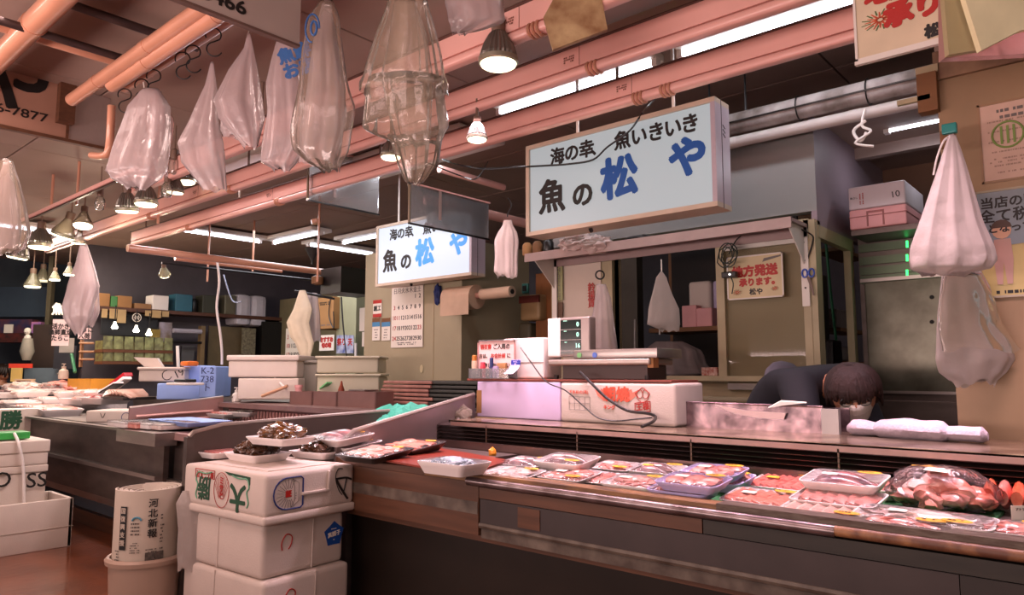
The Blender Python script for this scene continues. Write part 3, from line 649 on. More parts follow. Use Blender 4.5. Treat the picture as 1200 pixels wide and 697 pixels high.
MB().bb(x2b-.01, x2b+.012, b.y-.003, b.y+.012, zb_, zt).build('joint_strip', wood_b, nb2, world=True)
q = PX(15, 98, x2b); text('big_character', 'や', (x2b+.001, q.y, q.z), EY, UP, .42, ink, nb2, bold=.012)
q = PX(19, 132, x2b); text('phone_number', '266-7877', (x2b+.001, q.y-.02, q.z+.005), EY, UP, .075, ink, nb2, bold=.001, sx=1.3)
mb = MB(); q = PX(34, 64, x2b)
for dy, dz, rr in ((-.04, 0, .3), (.03, .03, -.5), (.03, -.05, .9)):
    mb.slab([(x2b+.0015, q.y+dy+.045*cos(t)*cos(rr)-.016*sin(t)*sin(rr), q.z+dz+.045*cos(t)*sin(rr)+.016*sin(t)*cos(rr)) for t in [k*pi/5 for k in range(10)]], (.001, 0, 0))
mb.build('leaf_emblem', ink, nb2, world=True)
mb = MB(); q = PX(70, 112, x2b); mb.box((x2b+.03, q.y+.03, q.z-.03), (.06, .09, .3)); mb.build('pipe_clamp', wood_b, nb2, world=True)
# big salmon characters board partly seen at upper right between beams
q = PY(760, 25, 2.9)
# ================================================================ HANGING PLASTIC BAGS
def interp(rows, k):
    """rows (v, ul, ur) -> k smooth rows"""
    out = []
    for i in range(k):
        t = i/(k-1)*(len(rows)-1); j = min(int(t), len(rows)-2); f = t-j
        out.append(tuple(rows[j][q]*(1-f)+rows[j+1][q]*f for q in range(3)))
    return out
def bag(name, label, cat, rows, D, m, dep=.35, folds=7, amp=.12, seed=0, group=None, n=56, k=26, hem=.008, closed=False, parent=None, power=1.0):
    """a hanging bag built round its own axis; rows give its width at each height, the depth follows the folds"""
    r = random.Random(seed); rs = interp(rows, k); ph = r.random()*6; ph2 = r.random()*6
    top = PD((rows[0][1]+rows[0][2])/2, rows[0][0], D)
    t = parent
    if t is None: t = thing(name, label, cat, top, group=group)
    rings = []
    for i, (v, ul, ur) in enumerate(rs):
        A, Bp = PD(ul, v, D), PD(ur, v, D); c = (A+Bp)/2; hw = max((Bp-A).length/2, .003); f = i/(k-1); ring = []
        for j in range(n):
            th = 2*pi*j/n
            am = amp*min(1, f*2.2+.15)
            fo = 1+am*sin(folds*th+ph+f*1.2)+am*.6*sin((folds*2+1)*th+ph2-f*2)
            x = cos(th)*hw; edge = abs(cos(th))
            x *= (1+(fo-1)*(1-edge))
            y = sin(th)*hw*dep*fo
            z = 0
            if i == k-1: z = hem*sin(3*th+ph)+hem*.6*sin(7*th+ph2)
            wob = hw*.05*noise.noise(Vector((th*1.5, f*5, seed)))
            ring.append(c+RT*(x+wob)+FW*(y+wob)+UP*z)
        rings.append(ring)
    mb = MB(); mb.rings(rings, cap0=True, cap1=closed)
    mb.build('film' if parent is None else name, m, t, smooth='all', world=True)
    return t
def loop_hang(t, u, v0, v1, D, r=.003, m=None):
    MB().tube([PD(u, v0, D), PD(u+1, (v0+v1)/2, D), PD(u, v1, D)], r, 6).build('hanging_loop', m or white, t, world=True)
# ---- upper left cluster
GB = 'plastic bags hung from the ceiling rails'
t = bag('plastic_bag', 'pinkish plastic bag at left of the cluster, below the elbow pipe', 'bag', [(104, 166, 186), (125, 150, 200), (160, 138, 200), (200, 124, 195), (209, 130, 190), (221, 150, 172)], 3.6, bagd if False else bagw, seed=1, group=GB)
bag('inner_bag', '', '', [(108, 174, 184), (140, 172, 205), (180, 176, 199), (206, 185, 196)], 3.66, bagw, seed=11, parent=t)
loop_hang(t, 168, 96, 108, 3.6)
t = bag('plastic_bag', 'tall narrow pink plastic bag, second from the left in the cluster', 'bag', [(72, 247, 250), (100, 240, 254), (140, 222, 256), (168, 208, 262), (190, 212, 264), (222, 238, 266)], 3.4, bagw, seed=2, group=GB, folds=5, dep=.3)
t = bag('plastic_bag', 'pale crumpled bag with a knotted top under the black clip', 'bag', [(38, 290, 293), (56, 286, 297), (82, 268, 302), (118, 250, 308), (138, 256, 311), (172, 286, 302)], 3.3, bagw, seed=3, group=GB, folds=4, amp=.18)
bag('lower_bag', '', '', [(120, 262, 298), (150, 258, 300), (160, 262, 290)], 3.36, bagw, seed=31, parent=t)
loop_hang(t, 291, 28, 40, 3.3)
t = bag('plastic_bag', 'pink bag with a blue patch of lettering, behind the tall logo bag', 'bag', [(42, 326, 346), (70, 318, 352), (98, 311, 356), (130, 314, 356), (170, 307, 362), (190, 305, 348), (199, 322, 340)], 3.15, bagw, seed=4, group=GB)
bl = PD(348, 72, 3.05)
text('lettering', '魚鮮\nお店', bl, (RT+UP*.35), (UP-RT*.35), .075, mat('bag blue', '3a6aa8', .4), t, bold=.004)
t = bag('plastic_bag', 'tall glossy bag with a blue round print, centre of the cluster', 'bag', [(0, 376, 390), (20, 362, 398), (60, 353, 402), (100, 350, 408), (125, 345, 416), (155, 340, 411), (175, 343, 408), (192, 362, 400), (200, 378, 398)], 2.9, bagc, seed=5, group=GB, folds=9, amp=.14, dep=.45)
bag('inner_bag', '', '', [(2, 378, 388), (50, 366, 396), (100, 360, 405), (150, 352, 404), (190, 350, 392)], 2.93, bagw, seed=15, parent=t, folds=6)
mb = MB(); c = PD(366, 33, 2.77)
mb.tube([c+RT*.028*cos(q)+UP*.06*sin(q) for q in [k*pi/8 for k in range(13)]], .004, 6); mb.tube([c+RT*.012*cos(q)+UP*.03*sin(q)+RT*.006 for q in [k*pi/6 for k in range(13)]], .005, 6)
mb.build('round_print', mat('bag blue', '3a6aa8', .4), t, world=True)
t = bag('plastic_bag', 'large double-tiered clear bag catching yellow light, top centre', 'bag', [(-8, 455, 500), (10, 452, 503), (40, 440, 512), (80, 428, 520), (96, 422, 524), (108, 421, 526)], 2.35, bagc, seed=6, group=GB, folds=11, amp=.10, dep=.5, n=72)
bag('lower_tier', '', '', [(92, 432, 519), (120, 428, 521), (150, 424, 526), (158, 440, 520), (165, 458, 518), (190, 465, 514), (212, 474, 498), (215, 478, 492)], 2.36, bagc, seed=7, parent=t, folds=8, amp=.14, dep=.5, n=72)
bag('inner_bag', '', '', [(0, 462, 486), (40, 456, 500), (90, 446, 508), (150, 460, 505), (195, 474, 500)], 2.38, bagw if False else bagc, seed=8, parent=t, folds=6)
t = bag('plastic_bag', 'white bag bottom hanging at the top edge, above the large bulb', 'bag', [(-20, 524, 588), (5, 522, 590), (25, 526, 592), (33, 528, 572), (39, 530, 545)], 2.5, bagw, seed=9, group=GB, folds=5, dep=.3)
t = bag('plastic_bag', 'clear glossy bag cut off by the left edge of the picture', 'bag', [(186, 2, 14), (210, -8, 22), (240, -16, 30), (270, -20, 36), (290, -18, 30), (298, -12, 18)], 3.6, bagc, seed=10, group=GB, folds=7)
bag('inner_bag', '', '', [(190, 4, 12), (240, -10, 24), (292, -12, 22)], 3.63, bagw, seed=12, parent=t)
t = bag('plastic_bag', 'long pink bag hanging low in front of the far shelves, left', 'bag', [(286, 94, 102), (310, 88, 110), (335, 79, 117), (360, 73, 110), (372, 74, 108), (392, 88, 97)], 5.2, bagw, seed=13, group=GB, folds=5)
bag('inner_bag', '', '', [(290, 96, 102), (330, 96, 116), (365, 98, 117), (382, 102, 110)], 5.3, bagw, seed=14, parent=t)
t = bag('plastic_bag', 'small white bag with a ragged hem, between the two lit signs', 'bag', [(258, 590, 600), (264, 589, 601), (272, 584, 606), (282, 579, 608), (300, 580, 607), (318, 579, 607), (324, 583, 606)], 4.0, bagd, seed=16, group='white bags hung around the shop', folds=6, amp=.16)
p = PD(595, 250, 4.0); MB().tube(spl([p+UP*.09, p+RT*.02+UP*.05, p+UP*.0, p-UP*.02], 4), .004, 6).build('wire_hook', black, t, world=True)
t = bag('plastic_bag', 'thin white bag stack hanging in the open window', 'bag', [(318, 774, 776), (325, 769, 781), (345, 764, 788), (362, 760, 796), (380, 758, 797), (387, 775, 796)], 4.15, bagd, seed=17, group='white bags hung around the shop', folds=2, amp=.05, dep=.12)
p = PD(775, 304, 4.15); MB().tube([p, p+UP*-.07], .004, 6).build('wire_hook', white, t, world=True)
t = bag('plastic_bag', 'grey see-through bag hanging behind the weighing scale', 'bag', [(333, 699, 710), (350, 697, 716), (380, 692, 720), (410, 690, 724)], 4.2, bagw, seed=18, group='white bags hung around the shop', folds=5)
p = PD(703, 322, 4.2); MB().tube([p+RT*.025*cos(q)+UP*.025*sin(q) for q in [k*pi/8 for k in range(17)]], .005, 6).build('cord_knot', black, t, world=True)
t = bag('plastic_bag', 'big swollen white carrier bag hanging on the pillar clip', 'bag', [(158, 1112, 1120), (175, 1106, 1126), (200, 1098, 1134), (230, 1088, 1142), (260, 1078, 1150), (290, 1068, 1163), (305, 1066, 1166), (315, 1068, 1160), (321, 1080, 1130)], 2.55, bagd, seed=19, group='white bags hung around the shop', folds=9, amp=.15, dep=.42, closed=True, k=34)
p = PD(1117, 155, 2.62)
MB().rbox(p+UP*.02+FW*.02, (.05, .03, .04), .006).build('teal_clip', mat('teal plastic', '1f8f8c', .35), t, world=True)
MB().rbox(p+UP*-.015+FW*.035, (.05, .02, .07), .006).build('hook_block', cardd, t, world=True)
MB().tube(spl([PD(1117, 158, 2.6), PD(1106, 165, 2.58), PD(1098, 185, 2.6), PD(1094, 205, 2.62)], 5), .004, 6).build('string', whitep, t, world=True)
t = bag('plastic_bag', 'bundle of thin white bags under the swollen carrier bag', 'bag', [(318, 1104, 1150), (335, 1102, 1160), (365, 1099, 1168), (400, 1097, 1182), (420, 1096, 1190), (436, 1100, 1180), (449, 1116, 1165)], 2.66, bagd, seed=20, group='white bags hung around the shop', folds=4, amp=.15, dep=.18, hem=.012)
bag('clear_outer_bag', '', '', [(320, 1106, 1150), (350, 1102, 1165), (380, 1100, 1175), (410, 1104, 1196)], 2.64, bagc, seed=21, parent=t, folds=4, dep=.2)
t = bag('plastic_bag', 'cream bag stack on the hooks beside the cardboard box, far back', 'bag', [(340, 351, 358), (362, 344, 366), (378, 336, 362), (395, 340, 366), (402, 346, 368), (418, 352, 364)], 7.2, mat('cream film', 'e6d9bc', .4), seed=22, group='bags on the far hook row', folds=3, amp=.15, dep=.3)
for i, (u, lab) in enumerate(((362, 'grey white bag left of the hanging cardboard box, far back'), (369, 'narrow grey white bag touching the hanging cardboard box, far back'))):
    t = bag('plastic_bag', lab, 'bag', [(343, u-3, u+3), (370, u-6, u+6), (400, u-7, u+7)], 7.4, bagw, seed=23+i, group='bags on the far hook row', folds=3)
# pale paper sheets / bag packs hanging at the top right corner
t = thing('bag_pack', 'pack of pale yellow bags hanging at the top right corner', 'bag', PD(1150, 0, 2.0))
def sheet(pts, D, th, name, m, t):
    mb = MB(); P = [PD(u, v, D+dd) for u, v, dd in pts]; mb.slab(P, FW*th); mb.build(name, m, t, world=True)
sheet([(1106, -30, 0), (1220, -30, 0), (1220, 62, 0), (1107, 68, 0)], 2.04, .03, 'pink_bag_layer', film('rosy film', 'e8b4ac', .8), t)
sheet([(1104, -30, 0), (1130, -30, 0), (1150, 58, 0), (1112, 64, 0)], 2.00, .02, 'pale_bag_layer', film('straw film', 'efe2b0', .85), t)
sheet([(1122, -30, 0), (1220, -30, 0), (1220, 30, 0), (1195, 36, 0), (1150, 59, 0)], 1.97, .02, 'yellow_paper_layer', mat('pale yellow paper', 'f6ecc0', .6), t)
# plastic ribbon on the white pipe
t = thing('knotted_ribbon', 'white plastic ribbon knotted round the white pipe', 'ribbon', PY(1015, 150, YW-.15))
p = PY(1014, 128, YW-.16)
mb = MB(); mb.tube(spl([p, p+Vector((-.02, 0, -.08)), p+Vector((.02, 0, -.12)), p+Vector((-.05, -.02, -.17)), p+Vector((.03, 0, -.2))], 5), .007, 6)
mb.tube(spl([p+UP*-.06, p+Vector((-.06, 0, -.10)), p+Vector((-.03, 0, -.16)), p+Vector((.0, 0, -.12))], 5), .008, 6); mb.build('knot', whitep, t, smooth=True, world=True)
# ================================================================ POSTERS
def panel(name, label, cat, A, ex, ey, W, Hh, m, th=.006, group=None, rim=None):
    """A = lower-left corner"""
    A = Vector(A); ex = Vector(ex).normalized(); ey = Vector(ey).normalized(); nz = ex.cross(ey)
    t = thing(name, label, cat, A, group=group)
    MB().slab([A, A+ex*W, A+ex*W+ey*Hh, A+ey*Hh], -nz*th).build('sheet', m, t, world=True)
    if rim:
        mb = MB()
        for (a0, a1, b0, b1) in ((0, W, 0, .008), (0, W, Hh-.008, Hh), (0, .008, 0, Hh), (W-.008, W, 0, Hh)):
            mb.slab([A+ex*a0+ey*b0+nz*.001, A+ex*a1+ey*b0+nz*.001, A+ex*a1+ey*b1+nz*.001, A+ex*a0+ey*b1+nz*.001], nz*.003)
        mb.build('rim', rim, t, world=True)
    P = lambda fx, fy: A+ex*W*fx+ey*Hh*fy
    return t, P, ex, ey
def crab(t, P, ex, ey, fx, fy, s, name='crab_picture', seed=2):
    r = random.Random(seed); c = P(fx, fy); nz = ex.cross(ey); mb = MB(); mg = MB()
    for k in range(12):
        a = k*pi/6+r.uniform(-.1, .1); d = (ex*cos(a)+ey*sin(a)*.6); pe = (ey*cos(a)*.6-ex*sin(a))
        q0 = c+d*s*.15; q1 = c+d*s*r.uniform(.75, 1.0); mb.quad(*[x+nz*.0014 for x in (q0-pe*s*.08, q0+pe*s*.08, q1+pe*s*.03, q1-pe*s*.03)])
        q0 = c+d*s*.5+pe*s*.14; q1 = c+d*s*1.02+pe*s*.2; mg.quad(*[x+nz*.0012 for x in (q0-pe*s*.05, q0+pe*s*.05, q1+pe*s*.04, q1-pe*s*.04)])
    mg.build('leaf_print', mat('dull green print', '4f6a3c', .6), t, world=True)
    mb.build(name, mat('crab orange', 'd2552c', .5, var=.4, scale=60), t, world=True)
yb_ = 2.45; a = PY(1003, 73, yb_); W = .36
t, P, ex, ey = panel('hanging_poster', 'cream poster with red brush writing and prawns, hanging at the top right', 'poster', a, EX, UP, W, .46, mat('poster cream', 'd9c6a8', .45), th=.01, rim=white)
crab(t, P, ex, ey, .22, .26, .055, 'prawn_picture')
text('lettering', '承り', PY(1070, 12, yb_-.001), EX, UP, .085, redink, t, bold=.006, rot=.05)
text('lettering', '地方発', PY(1055, -14, yb_-.001), EX, UP, .07, redink, t, bold=.006)
text('lettering', '松や', PY(1103, 34, yb_-.001), EX, UP, .045, ink, t, bold=.003)
MB().bb(a.x-.002, a.x+W, yb_-.006, yb_+.012, a.z-.012, a.z).build('bottom_rail', white, t, world=True)
# poster on the sliding window
a = PY(853, 352, YW-.06); b = PY(917, 297, YW-.06)
t, P, ex, ey = panel('window_poster', 'cream poster with red characters, crab and vegetables on the window', 'poster', a, EX, UP, b.x-a.x, b.z-a.z+.01, mat('window poster', 'd6c49a', .5), rim=white)
k = (b.x-a.x)
text('lettering', '地方発送', P(.50, .62), EX, UP, .3*k, redink, t, bold=.004, width=k*.80)
text('lettering', '承ります。', P(.58, .37), EX, UP, .2*k, redink, t, bold=.003, width=k*.62)
text('lettering', '松や', P(.52, .15), EX, UP, .12*k, ink, t, bold=.0015)
crab(t, P, ex, ey, .18, .17, .09*k); crab(t, P, ex, ey, .85, .2, .07*k, 'vegetable_picture', 5)
mb = MB(); q = P(.83, .88); mb.slab([q+EX*x+UP*z-EY*.001 for x, z in ((-.06, -.015), (.06, .01), (.06, .018), (-.05, .005))], -EY*.001); mb.build('fish_print', greyink, t, world=True)
# small camera / bundle of wire in front of poster
q = PY(855, 322, YW-.12); t = thing('door_buzzer', 'small black box with tangled dark wire, left edge of the window poster', 'device', q)
MB().rbox(q, (.085, .04, .035), .006).build('case', black, t, world=True); MB().lathe([(.006, 0), (.006, .004)], q+Vector((.01, -.02, 0)), -EY, 12).build('light', emit('led', 'ffffff', 2), t, world=True)
r = random.Random(3); mb = MB()
for k in range(4):
    c = q+Vector((-.01+r.uniform(-.02, .02), -.01, .10+r.uniform(-.03, .03))); mb.tube([c+Vector((.05*cos(x)*r.uniform(.8, 1), .01*sin(x), .06*sin(x))) for x in [j*pi/7 for j in range(15)]], .0035, 6)
mb.tube(spl([q, q+Vector((.02, 0, -.05)), q+Vector((.01, 0, -.11))], 4), .0035, 6); mb.tube(spl([q+UP*.12, q+Vector((.02, .05, .2)), q+Vector((.05, .08, .24))], 4), .0035, 6)
mb.build('wire_bundle', mat('dark green wire', '24302a', .5), t, smooth=True, world=True)
# pillar notices
yq = YP-.004
a = PY(1151, 216, yq); b = PY(1141, 125, yq)
t, P, ex, ey = panel('certificate', 'pinkish framed notice with a green round emblem, upper on the pillar', 'notice', a, EX, UP, .36, b.z-a.z, mat('notice paper', 'd6b5a2', .6), rim=mat('thin frame', '9c7c5c', .4))
c = PY(1181, 157, yq-.002); mb = MB()
mb.tube([c+EX*.05*cos(q)+UP*.05*sin(q) for q in [k*pi/12 for k in range(25)]], .004, 6)
for dx in (-.02, 0, .02): mb.bb(c.x+dx-.004, c.x+dx+.004, c.y-.002, c.y, c.z-.035, c.z+.035)
mb.build('green_emblem', mat('emblem green', '7f9a4a', .6), t, world=True)
lines(t, P(.45, .84), EX, UP, .2, .05, 2, greyink, seed=3, lh=.012); lines(t, P(.5, .5), EX, UP, .30, .2, 5, mat('faint print', 'a88a7a', .6), seed=4, lh=.006); lines(t, P(.4, .2), EX, UP, .2, .08, 3, mat('faint print', 'a88a7a', .6), seed=5, lh=.006)
a = PY(1150, 348, yq); b = PY(1153, 224, yq)
a2 = PY(1150, 350, yq)
t, P, ex, ey = panel('price_notice', 'laminated notice with blue sky, black writing and a drawn family, on the pillar', 'notice', a2, EX, UP, .40, b.z-a2.z, mat('pale yellow print', 'cdb878', .2, coat=.6), rim=mat('laminate edge', 'b0a48c', .3))
Hn = b.z-a2.z
MB().slab([P(.02, .98)-EY*.001, P(.98, .98)-EY*.001, P(.98, .52)-EY*.001, P(.02, .46)-EY*.001], -EY*.0008).build('sky_print', mat('sky print', '8c98a0', .25, coat=.6), t, world=True)
for s_, fy, hh, w_ in (('当店の販売価格は', .87, .05, .36), ('全て税抜き価格', .745, .06, .38), ('となっております。', .63, .04, .3)):
    text('lettering', s_, P(.5, fy)-EY*.002, EX, UP, hh, ink, t, bold=.0012, width=w_)
for i, (fx, hgt, colr) in enumerate(((.2, .24, 'c49a8c'), (.42, .15, 'd46a6a'), (.64, .22, '6a78a8'), (.82, .13, 'd4a25a'))):
    mb = MB(); base = P(fx, .12)-EY*.002
    bodyh = hgt*.72*Hn*1.5/1.5
    mb.slab([base+EX*x*hgt+UP*z*hgt for x, z in ((-.10, 0), (-.03, 0), (0, .35), (.03, 0), (.10, 0), (.13, .40), (.11, .72), (-.11, .72), (-.13, .40))], -EY*.001)
    mb.build('figure_drawing', mat('fig '+colr, colr, .4), t, world=True)
    mb = MB(); mb.slab([base+UP*hgt*.86+EX*hgt*.13*cos(q)+UP*hgt*.14*sin(q) for q in [k*pi/6 for k in range(12)]], -EY*.0012); mb.build('head_drawing', mat('skin print', 'd8a888', .4), t, world=True)
    mb = MB(); mb.slab([base+UP*hgt*.90+EX*hgt*.14*cos(q)+UP*hgt*.13*sin(q)-EY*.0013 for q in [k*pi/6 for k in range(7)]], -EY*.001); mb.build('hair_drawing', mat('hair print', '4a2f20', .4), t, world=True)
lines(t, P(.5, .05), EX, UP, .3, .02, 1, ink, seed=9, lh=.012)
# white paper with red characters on the shop wall + green slip
a = PY(660, 395, YW-.01); b = PY(704, 312, YW-.01)
t, P, ex, ey = panel('wall_paper_sheet', 'large pale sheet with red vertical characters on the shop wall', 'notice', (a.x, YW-.01, 1.35), EX, UP, b.x-a.x, z_head-.02-1.35, mat('aged white sheet', 'cfbfb0', .6, var=.05))
for i, ch in enumerate('鈴揚貰'): q = PY(693, 337+i*9.6, YW-.016); text('lettering', ch, q, EX, UP, .062, redink, t, bold=.0008)
a = PY(651, 352, YW-.03); b = PY(659, 312, YW-.03)
t, P, ex, ey = panel('slip', 'narrow pale green slip with small vertical print beside the bracket', 'notice', a, EX, UP, b.x-a.x, b.z-a.z, mat('pale green slip', 'a5a878', .6))
lines(t, P(.5, .5), UP, -EX, .22, .03, 2, greyink, seed=6, lh=.008)
a = PY(652, 372, YW-.03); b = PY(659, 354, YW-.03)
t, P, ex, ey = panel('slip', 'small brown board hanging below the green slip', 'notice', a, EX, UP, b.x-a.x, b.z-a.z, mat('dull brown board', '6a4f3c', .6))
# ================================================================ TRAYS OF FISH
def rrect(w, l, r, n=5, z=0):
    P = []
    for cx, cy, a0 in ((w/2-r, l/2-r, 0), (-w/2+r, l/2-r, pi/2), (-w/2+r, -l/2+r, pi), (w/2-r, -l/2+r, 1.5*pi)):
        for k in range(n): a = a0+pi/2*k/(n-1); P.append(Vector((cx+r*cos(a), cy+r*sin(a), z)))
    return P
def tray(label, c, w, l, h, rz, content, dm=None, group='fish trays in the main case', sticker=1, wraps=True, big=1, tag2=True, seed=0, cat='tray', name='fish_tray', fm=None, tilt=0):
    r = random.Random(seed); t = thing(name, label, cat, c, rz, group)
    if tilt: t.rotation_euler = (tilt, 0, rz)
    dm = dm or dishw; f = .80
    rs = [rrect(w*f, l*f, .018, z=0), rrect(w*.93, l*.93, .022, z=h*.62), rrect(w, l, .024, z=h*.9), rrect(w, l, .024, z=h), rrect(w*.955, l*.94, .02, z=h), rrect(w*.78, l*.78, .016, z=.006)]
    MB().rings(rs).build('dish', dm, t, smooth=45)
    iw, il = w*.82, l*.8
    if content == 'fillet':
        n = 6
        for k in range(n):
            mb = MB(); x = -iw/2+iw*(k+.5)/n
            mb.rbox((0, 0, 0), (iw/n*1.25, il*.92, h*.5), .008, 2, Matrix.Rotation(r.uniform(-.12, .12), 3, 'Z') @ Matrix.Rotation(.35, 3, 'Y'))
            o = mb.build('fish_slice', fm or salmon, t, smooth=True); o.location = (x, r.uniform(-.004, .004), h*.78)
    elif content == 'fish':
        for k in range(2):
            rs = []; L = iw*.95
            for i in range(12):
                s = i/11; wd = (.30*sin(pi*min(1, s*1.08+.06))**.7+.02)*il*(.9 if s < .85 else 1.0); hh = wd*.55
                if s > .86: wd = il*(.07+(s-.86)*1.6); hh = .003
                x = -L/2+L*s; y = (k-.5)*il*.42+sin(s*2.5)*il*.06
                rs.append([Vector((x, y+wd*cos(q)*.75, h*.45+max(-h*.3, hh*sin(q))+hh*.4)) for q in [2*pi*j/10 for j in range(10)]])
            MB().rings(rs).build('fish', fm or dkfish, t, smooth=True)
    elif content == 'shell':
        for k in range(7):
            a = k*2.4; q = .30*math.sqrt(k/7)
            mb = MB(); mb.blob((0, 0, 0), (w*.25, l*.24, .030), rot=r.uniform(0, 3), seed=seed+k, amp=.22, fr=2.6, lv=3)
            o = mb.build('shellfish', fm or shell, t, smooth=True); o.location = (w*q*1.1*cos(a), l*q*1.1*sin(a), h*.8+.028*(1-k/7)*1.4)
    elif content == 'pieces':
        for k in range(9):
            mb = MB(); mb.blob((0, 0, 0), (iw*.21*big, il*.21*big, h*.36*big), rot=r.uniform(0, 3), seed=seed+k*3, amp=.25, lv=2)
            o = mb.build('fish_piece', fm or pinkf, t, smooth=True); o.location = ((k % 3-1)*iw*.29+r.uniform(-.01, .01), (k//3-1)*il*.29, h*.80+r.uniform(0, .006))
    elif content == 'roe':
        mb = MB(); mb.blob((0, 0, h*.5), (iw*.52, il*.52, h*.55), seed=seed, amp=.10, fr=4, lv=4); o = mb.build('roe', fm or roe, t, smooth=True)
    elif content == 'mound':
        mb = MB(); mb.blob((0, 0, h*.6), (iw*.5*big, il*.5*big, h*.7*big), seed=seed, amp=.16, fr=5, lv=4); mb.build('seafood', fm or pinkf, t, smooth=True)
    if wraps and content != 'shell':
        top = .045 if content == 'shell' else .006
        W = [rrect(w*1.004, l*1.004, .024, z=h*.95), rrect(w*.9, l*.88, .02, z=h+top*.75), rrect(w*.55, l*.5, .02, z=h+top)]
        MB().rings(W, cap0=False).build('cling_film', wrap, t, smooth='all')
    z = h+(.05 if content == 'shell' else .0085)
    if sticker:
        mb = MB(); cx, cy = w*.26, (l*.30 if r.random() < .6 else -l*.3)
        mb.slab([(cx+.034*cos(q), cy+.014*sin(q), z+.0) for q in [k*pi/9 for k in range(18)]], (0, 0, .0012)); mb.build('price_sticker', yel, t)
        lines(t, (cx, cy, z+.0014), EX, EY, .04, .010, 1, ink, name='price_print', lh=.007, seed=seed, world=False)
    if tag2:
        mb = MB(); mb.slab([(-w*.18+x, y, z) for x, y in ((-.022, -.012), (.022, -.012), (.022, .012), (-.022, .012))], (0, 0, .001)); mb.build('label_sticker', yel if r.random() < .4 else paper, t)
    return t
def tr(label, u, v, z, w, l, h, rz, content, **k): k.setdefault('tilt', .11); return tray(label, PZ(u, v, z+h) - Vector((0, 0, h-.010)), w*1.07, l*1.22, h, rz, content, **k)
zf = ZF+.009
purple = mat('lilac tray', 'cfc4f4', .4)
# left side of the main case
tr('white tray of dark-skinned fish, at the back left corner of the bed', 618, 543, zf+.0, .20, .13, .03, 0, 'fish', seed=1)
tr('white tray of dark-skinned fish on top of other trays, left of the red fillets end', 665, 540, zf+.03, .21, .14, .035, .03, 'fish', seed=2)
tr('low front tray with pale flesh, first from the red board', 600, 556, zf, .22, .13, .022, 0, 'pieces', fm=whitef, seed=3, tag2=False)
tr('low tray of pale pink flesh under the raised tray of dark fish', 668, 558, zf, .19, .14, .026, 0, 'pieces', seed=4)
tr('flat peach tray of thin slices before the pale tray of shrimp', 703, 562, zf, .20, .13, .018, .02, 'fillet', fm=pinkf, seed=5, sticker=0)
tr('back row tray with a small pink fish cut, beside the dark fish', 722, 548, zf, .17, .12, .028, 0, 'mound', seed=6)
tr('back row white tray of brown-skinned fish pieces with a yellow sticker', 770, 551, zf, .19, .13, .03, 0, 'fish', seed=7)
tr('front white tray of reddish shrimp-like pieces', 745, 566, zf, .19, .13, .03, 0, 'mound', fm=mat('red shrimp', 'b4554a', .3, scale=40, col2='ecb0a4', coat=.7), seed=8)
tr('lilac-edged pack at the bottom front of the stack', 803, 574, zf, .20, .12, .03, .0, 'pieces', dm=purple, seed=9)
tr('lilac-edged pack under the back pack of the stack', 845, 562, zf, .19, .14, .034, .0, 'pieces', dm=purple, seed=10)
tr('lilac-edged pack on top of the stack, front', 813, 565, zf+.032, .20, .12, .028, .0, 'pieces', dm=purple, seed=11)
tr('lilac-edged pack on top of the stack, back', 838, 553, zf+.036, .19, .12, .028, .0, 'pieces', dm=purple, seed=12)
tr('front tray of bright orange-red fillet slices on the green mat', 893, 585, zf, .20, .14, .02, .0, 'fillet', seed=13)
tr('back tray of deep red fillet slices with yellow sticker', 919, 566, zf, .19, .19, .022, .0, 'fillet', fm=mat('deep salmon', 'e04a40', .3, scale=26, col2='f08a78', coat=.6), seed=14)
tr('deep white tray of pink slices under the tray of grey fish', 983, 585, zf, .22, .14, .042, -.02, 'fillet', fm=pinkf, seed=15, sticker=0, tag2=False)
tr('deep white tray holding a whole grey and pink fish, top of two', 990, 563, zf+.045, .21, .14, .038, .0, 'fish', fm=mat('grey pink fish', 'c9746c', .25, scale=14, col2='6a4a58', coat=.8), seed=16)
tr('tray tucked behind the stacked pair, only its corner showing', 1028, 569, zf, .15, .16, .035, 0, 'mound', seed=17, tag2=False)
tr('shallow rounded front tray of pale sliced flesh on the lip side', 970, 601, zf, .23, .10, .02, -.03, 'fillet', fm=mat('pale slices', 'f0a898', .3, scale=20, col2='f6cabb', coat=.5), seed=18, tag2=False)
tr('clear pack of knobbly white and pink seafood with green leaf', 1082, 609, zf, .30, .10, .03, -.02, 'mound', fm=whitef, seed=19)
tr('narrow tray with yellow sticker in front of the knobbly seafood pack', 1060, 617, zf, .20, .06, .02, -.02, 'pieces', seed=20, tag2=False)
tr('white tray with 150 yen yellow sticker at the right edge', 1190, 623, zf, .16, .09, .026, -.02, 'mound', fm=pinkf, seed=21, tag2=False)
# big bag of fish heads
p = PZ(1098, 600, zf); t = thing('fish_bag', 'large clear bag heaped with pink fish cuts, near the right end', 'bag', p, 0)
r = random.Random(5)
for k in range(16):
    a = k*2.4; q = math.sqrt(k/16); o = MB().blob((0, 0, 0), (.045, .035, .024), rot=r.uniform(0, 3), seed=k+60, amp=.3, fr=2, lv=2).build('fish_cut', (pinkf, whitef, pinkf, salmon, whitef)[k % 5], t, smooth=True)
    o.location = (q*.115*cos(a), .085+q*.085*sin(a), .022+.075*(1-q))
mb = MB(); mb.blob((0, .085, .052), (.150, .115, .075), seed=4, amp=.07, fr=3, lv=4, flat=.68); mb.build('clear_wrap', film('bag on fish', 'ffe4e4', .08, rough=.08, spec=1.0, crinkle=.8, scale=26), t, smooth='all')
mb = MB(); mb.slab([(.0+x, .04+y, .118+y*.1) for x, y in ((-.035, -.02), (.03, -.035), (.035, .02), (-.03, .025))], (0, 0, .001)); mb.build('paper_label', paper, t)
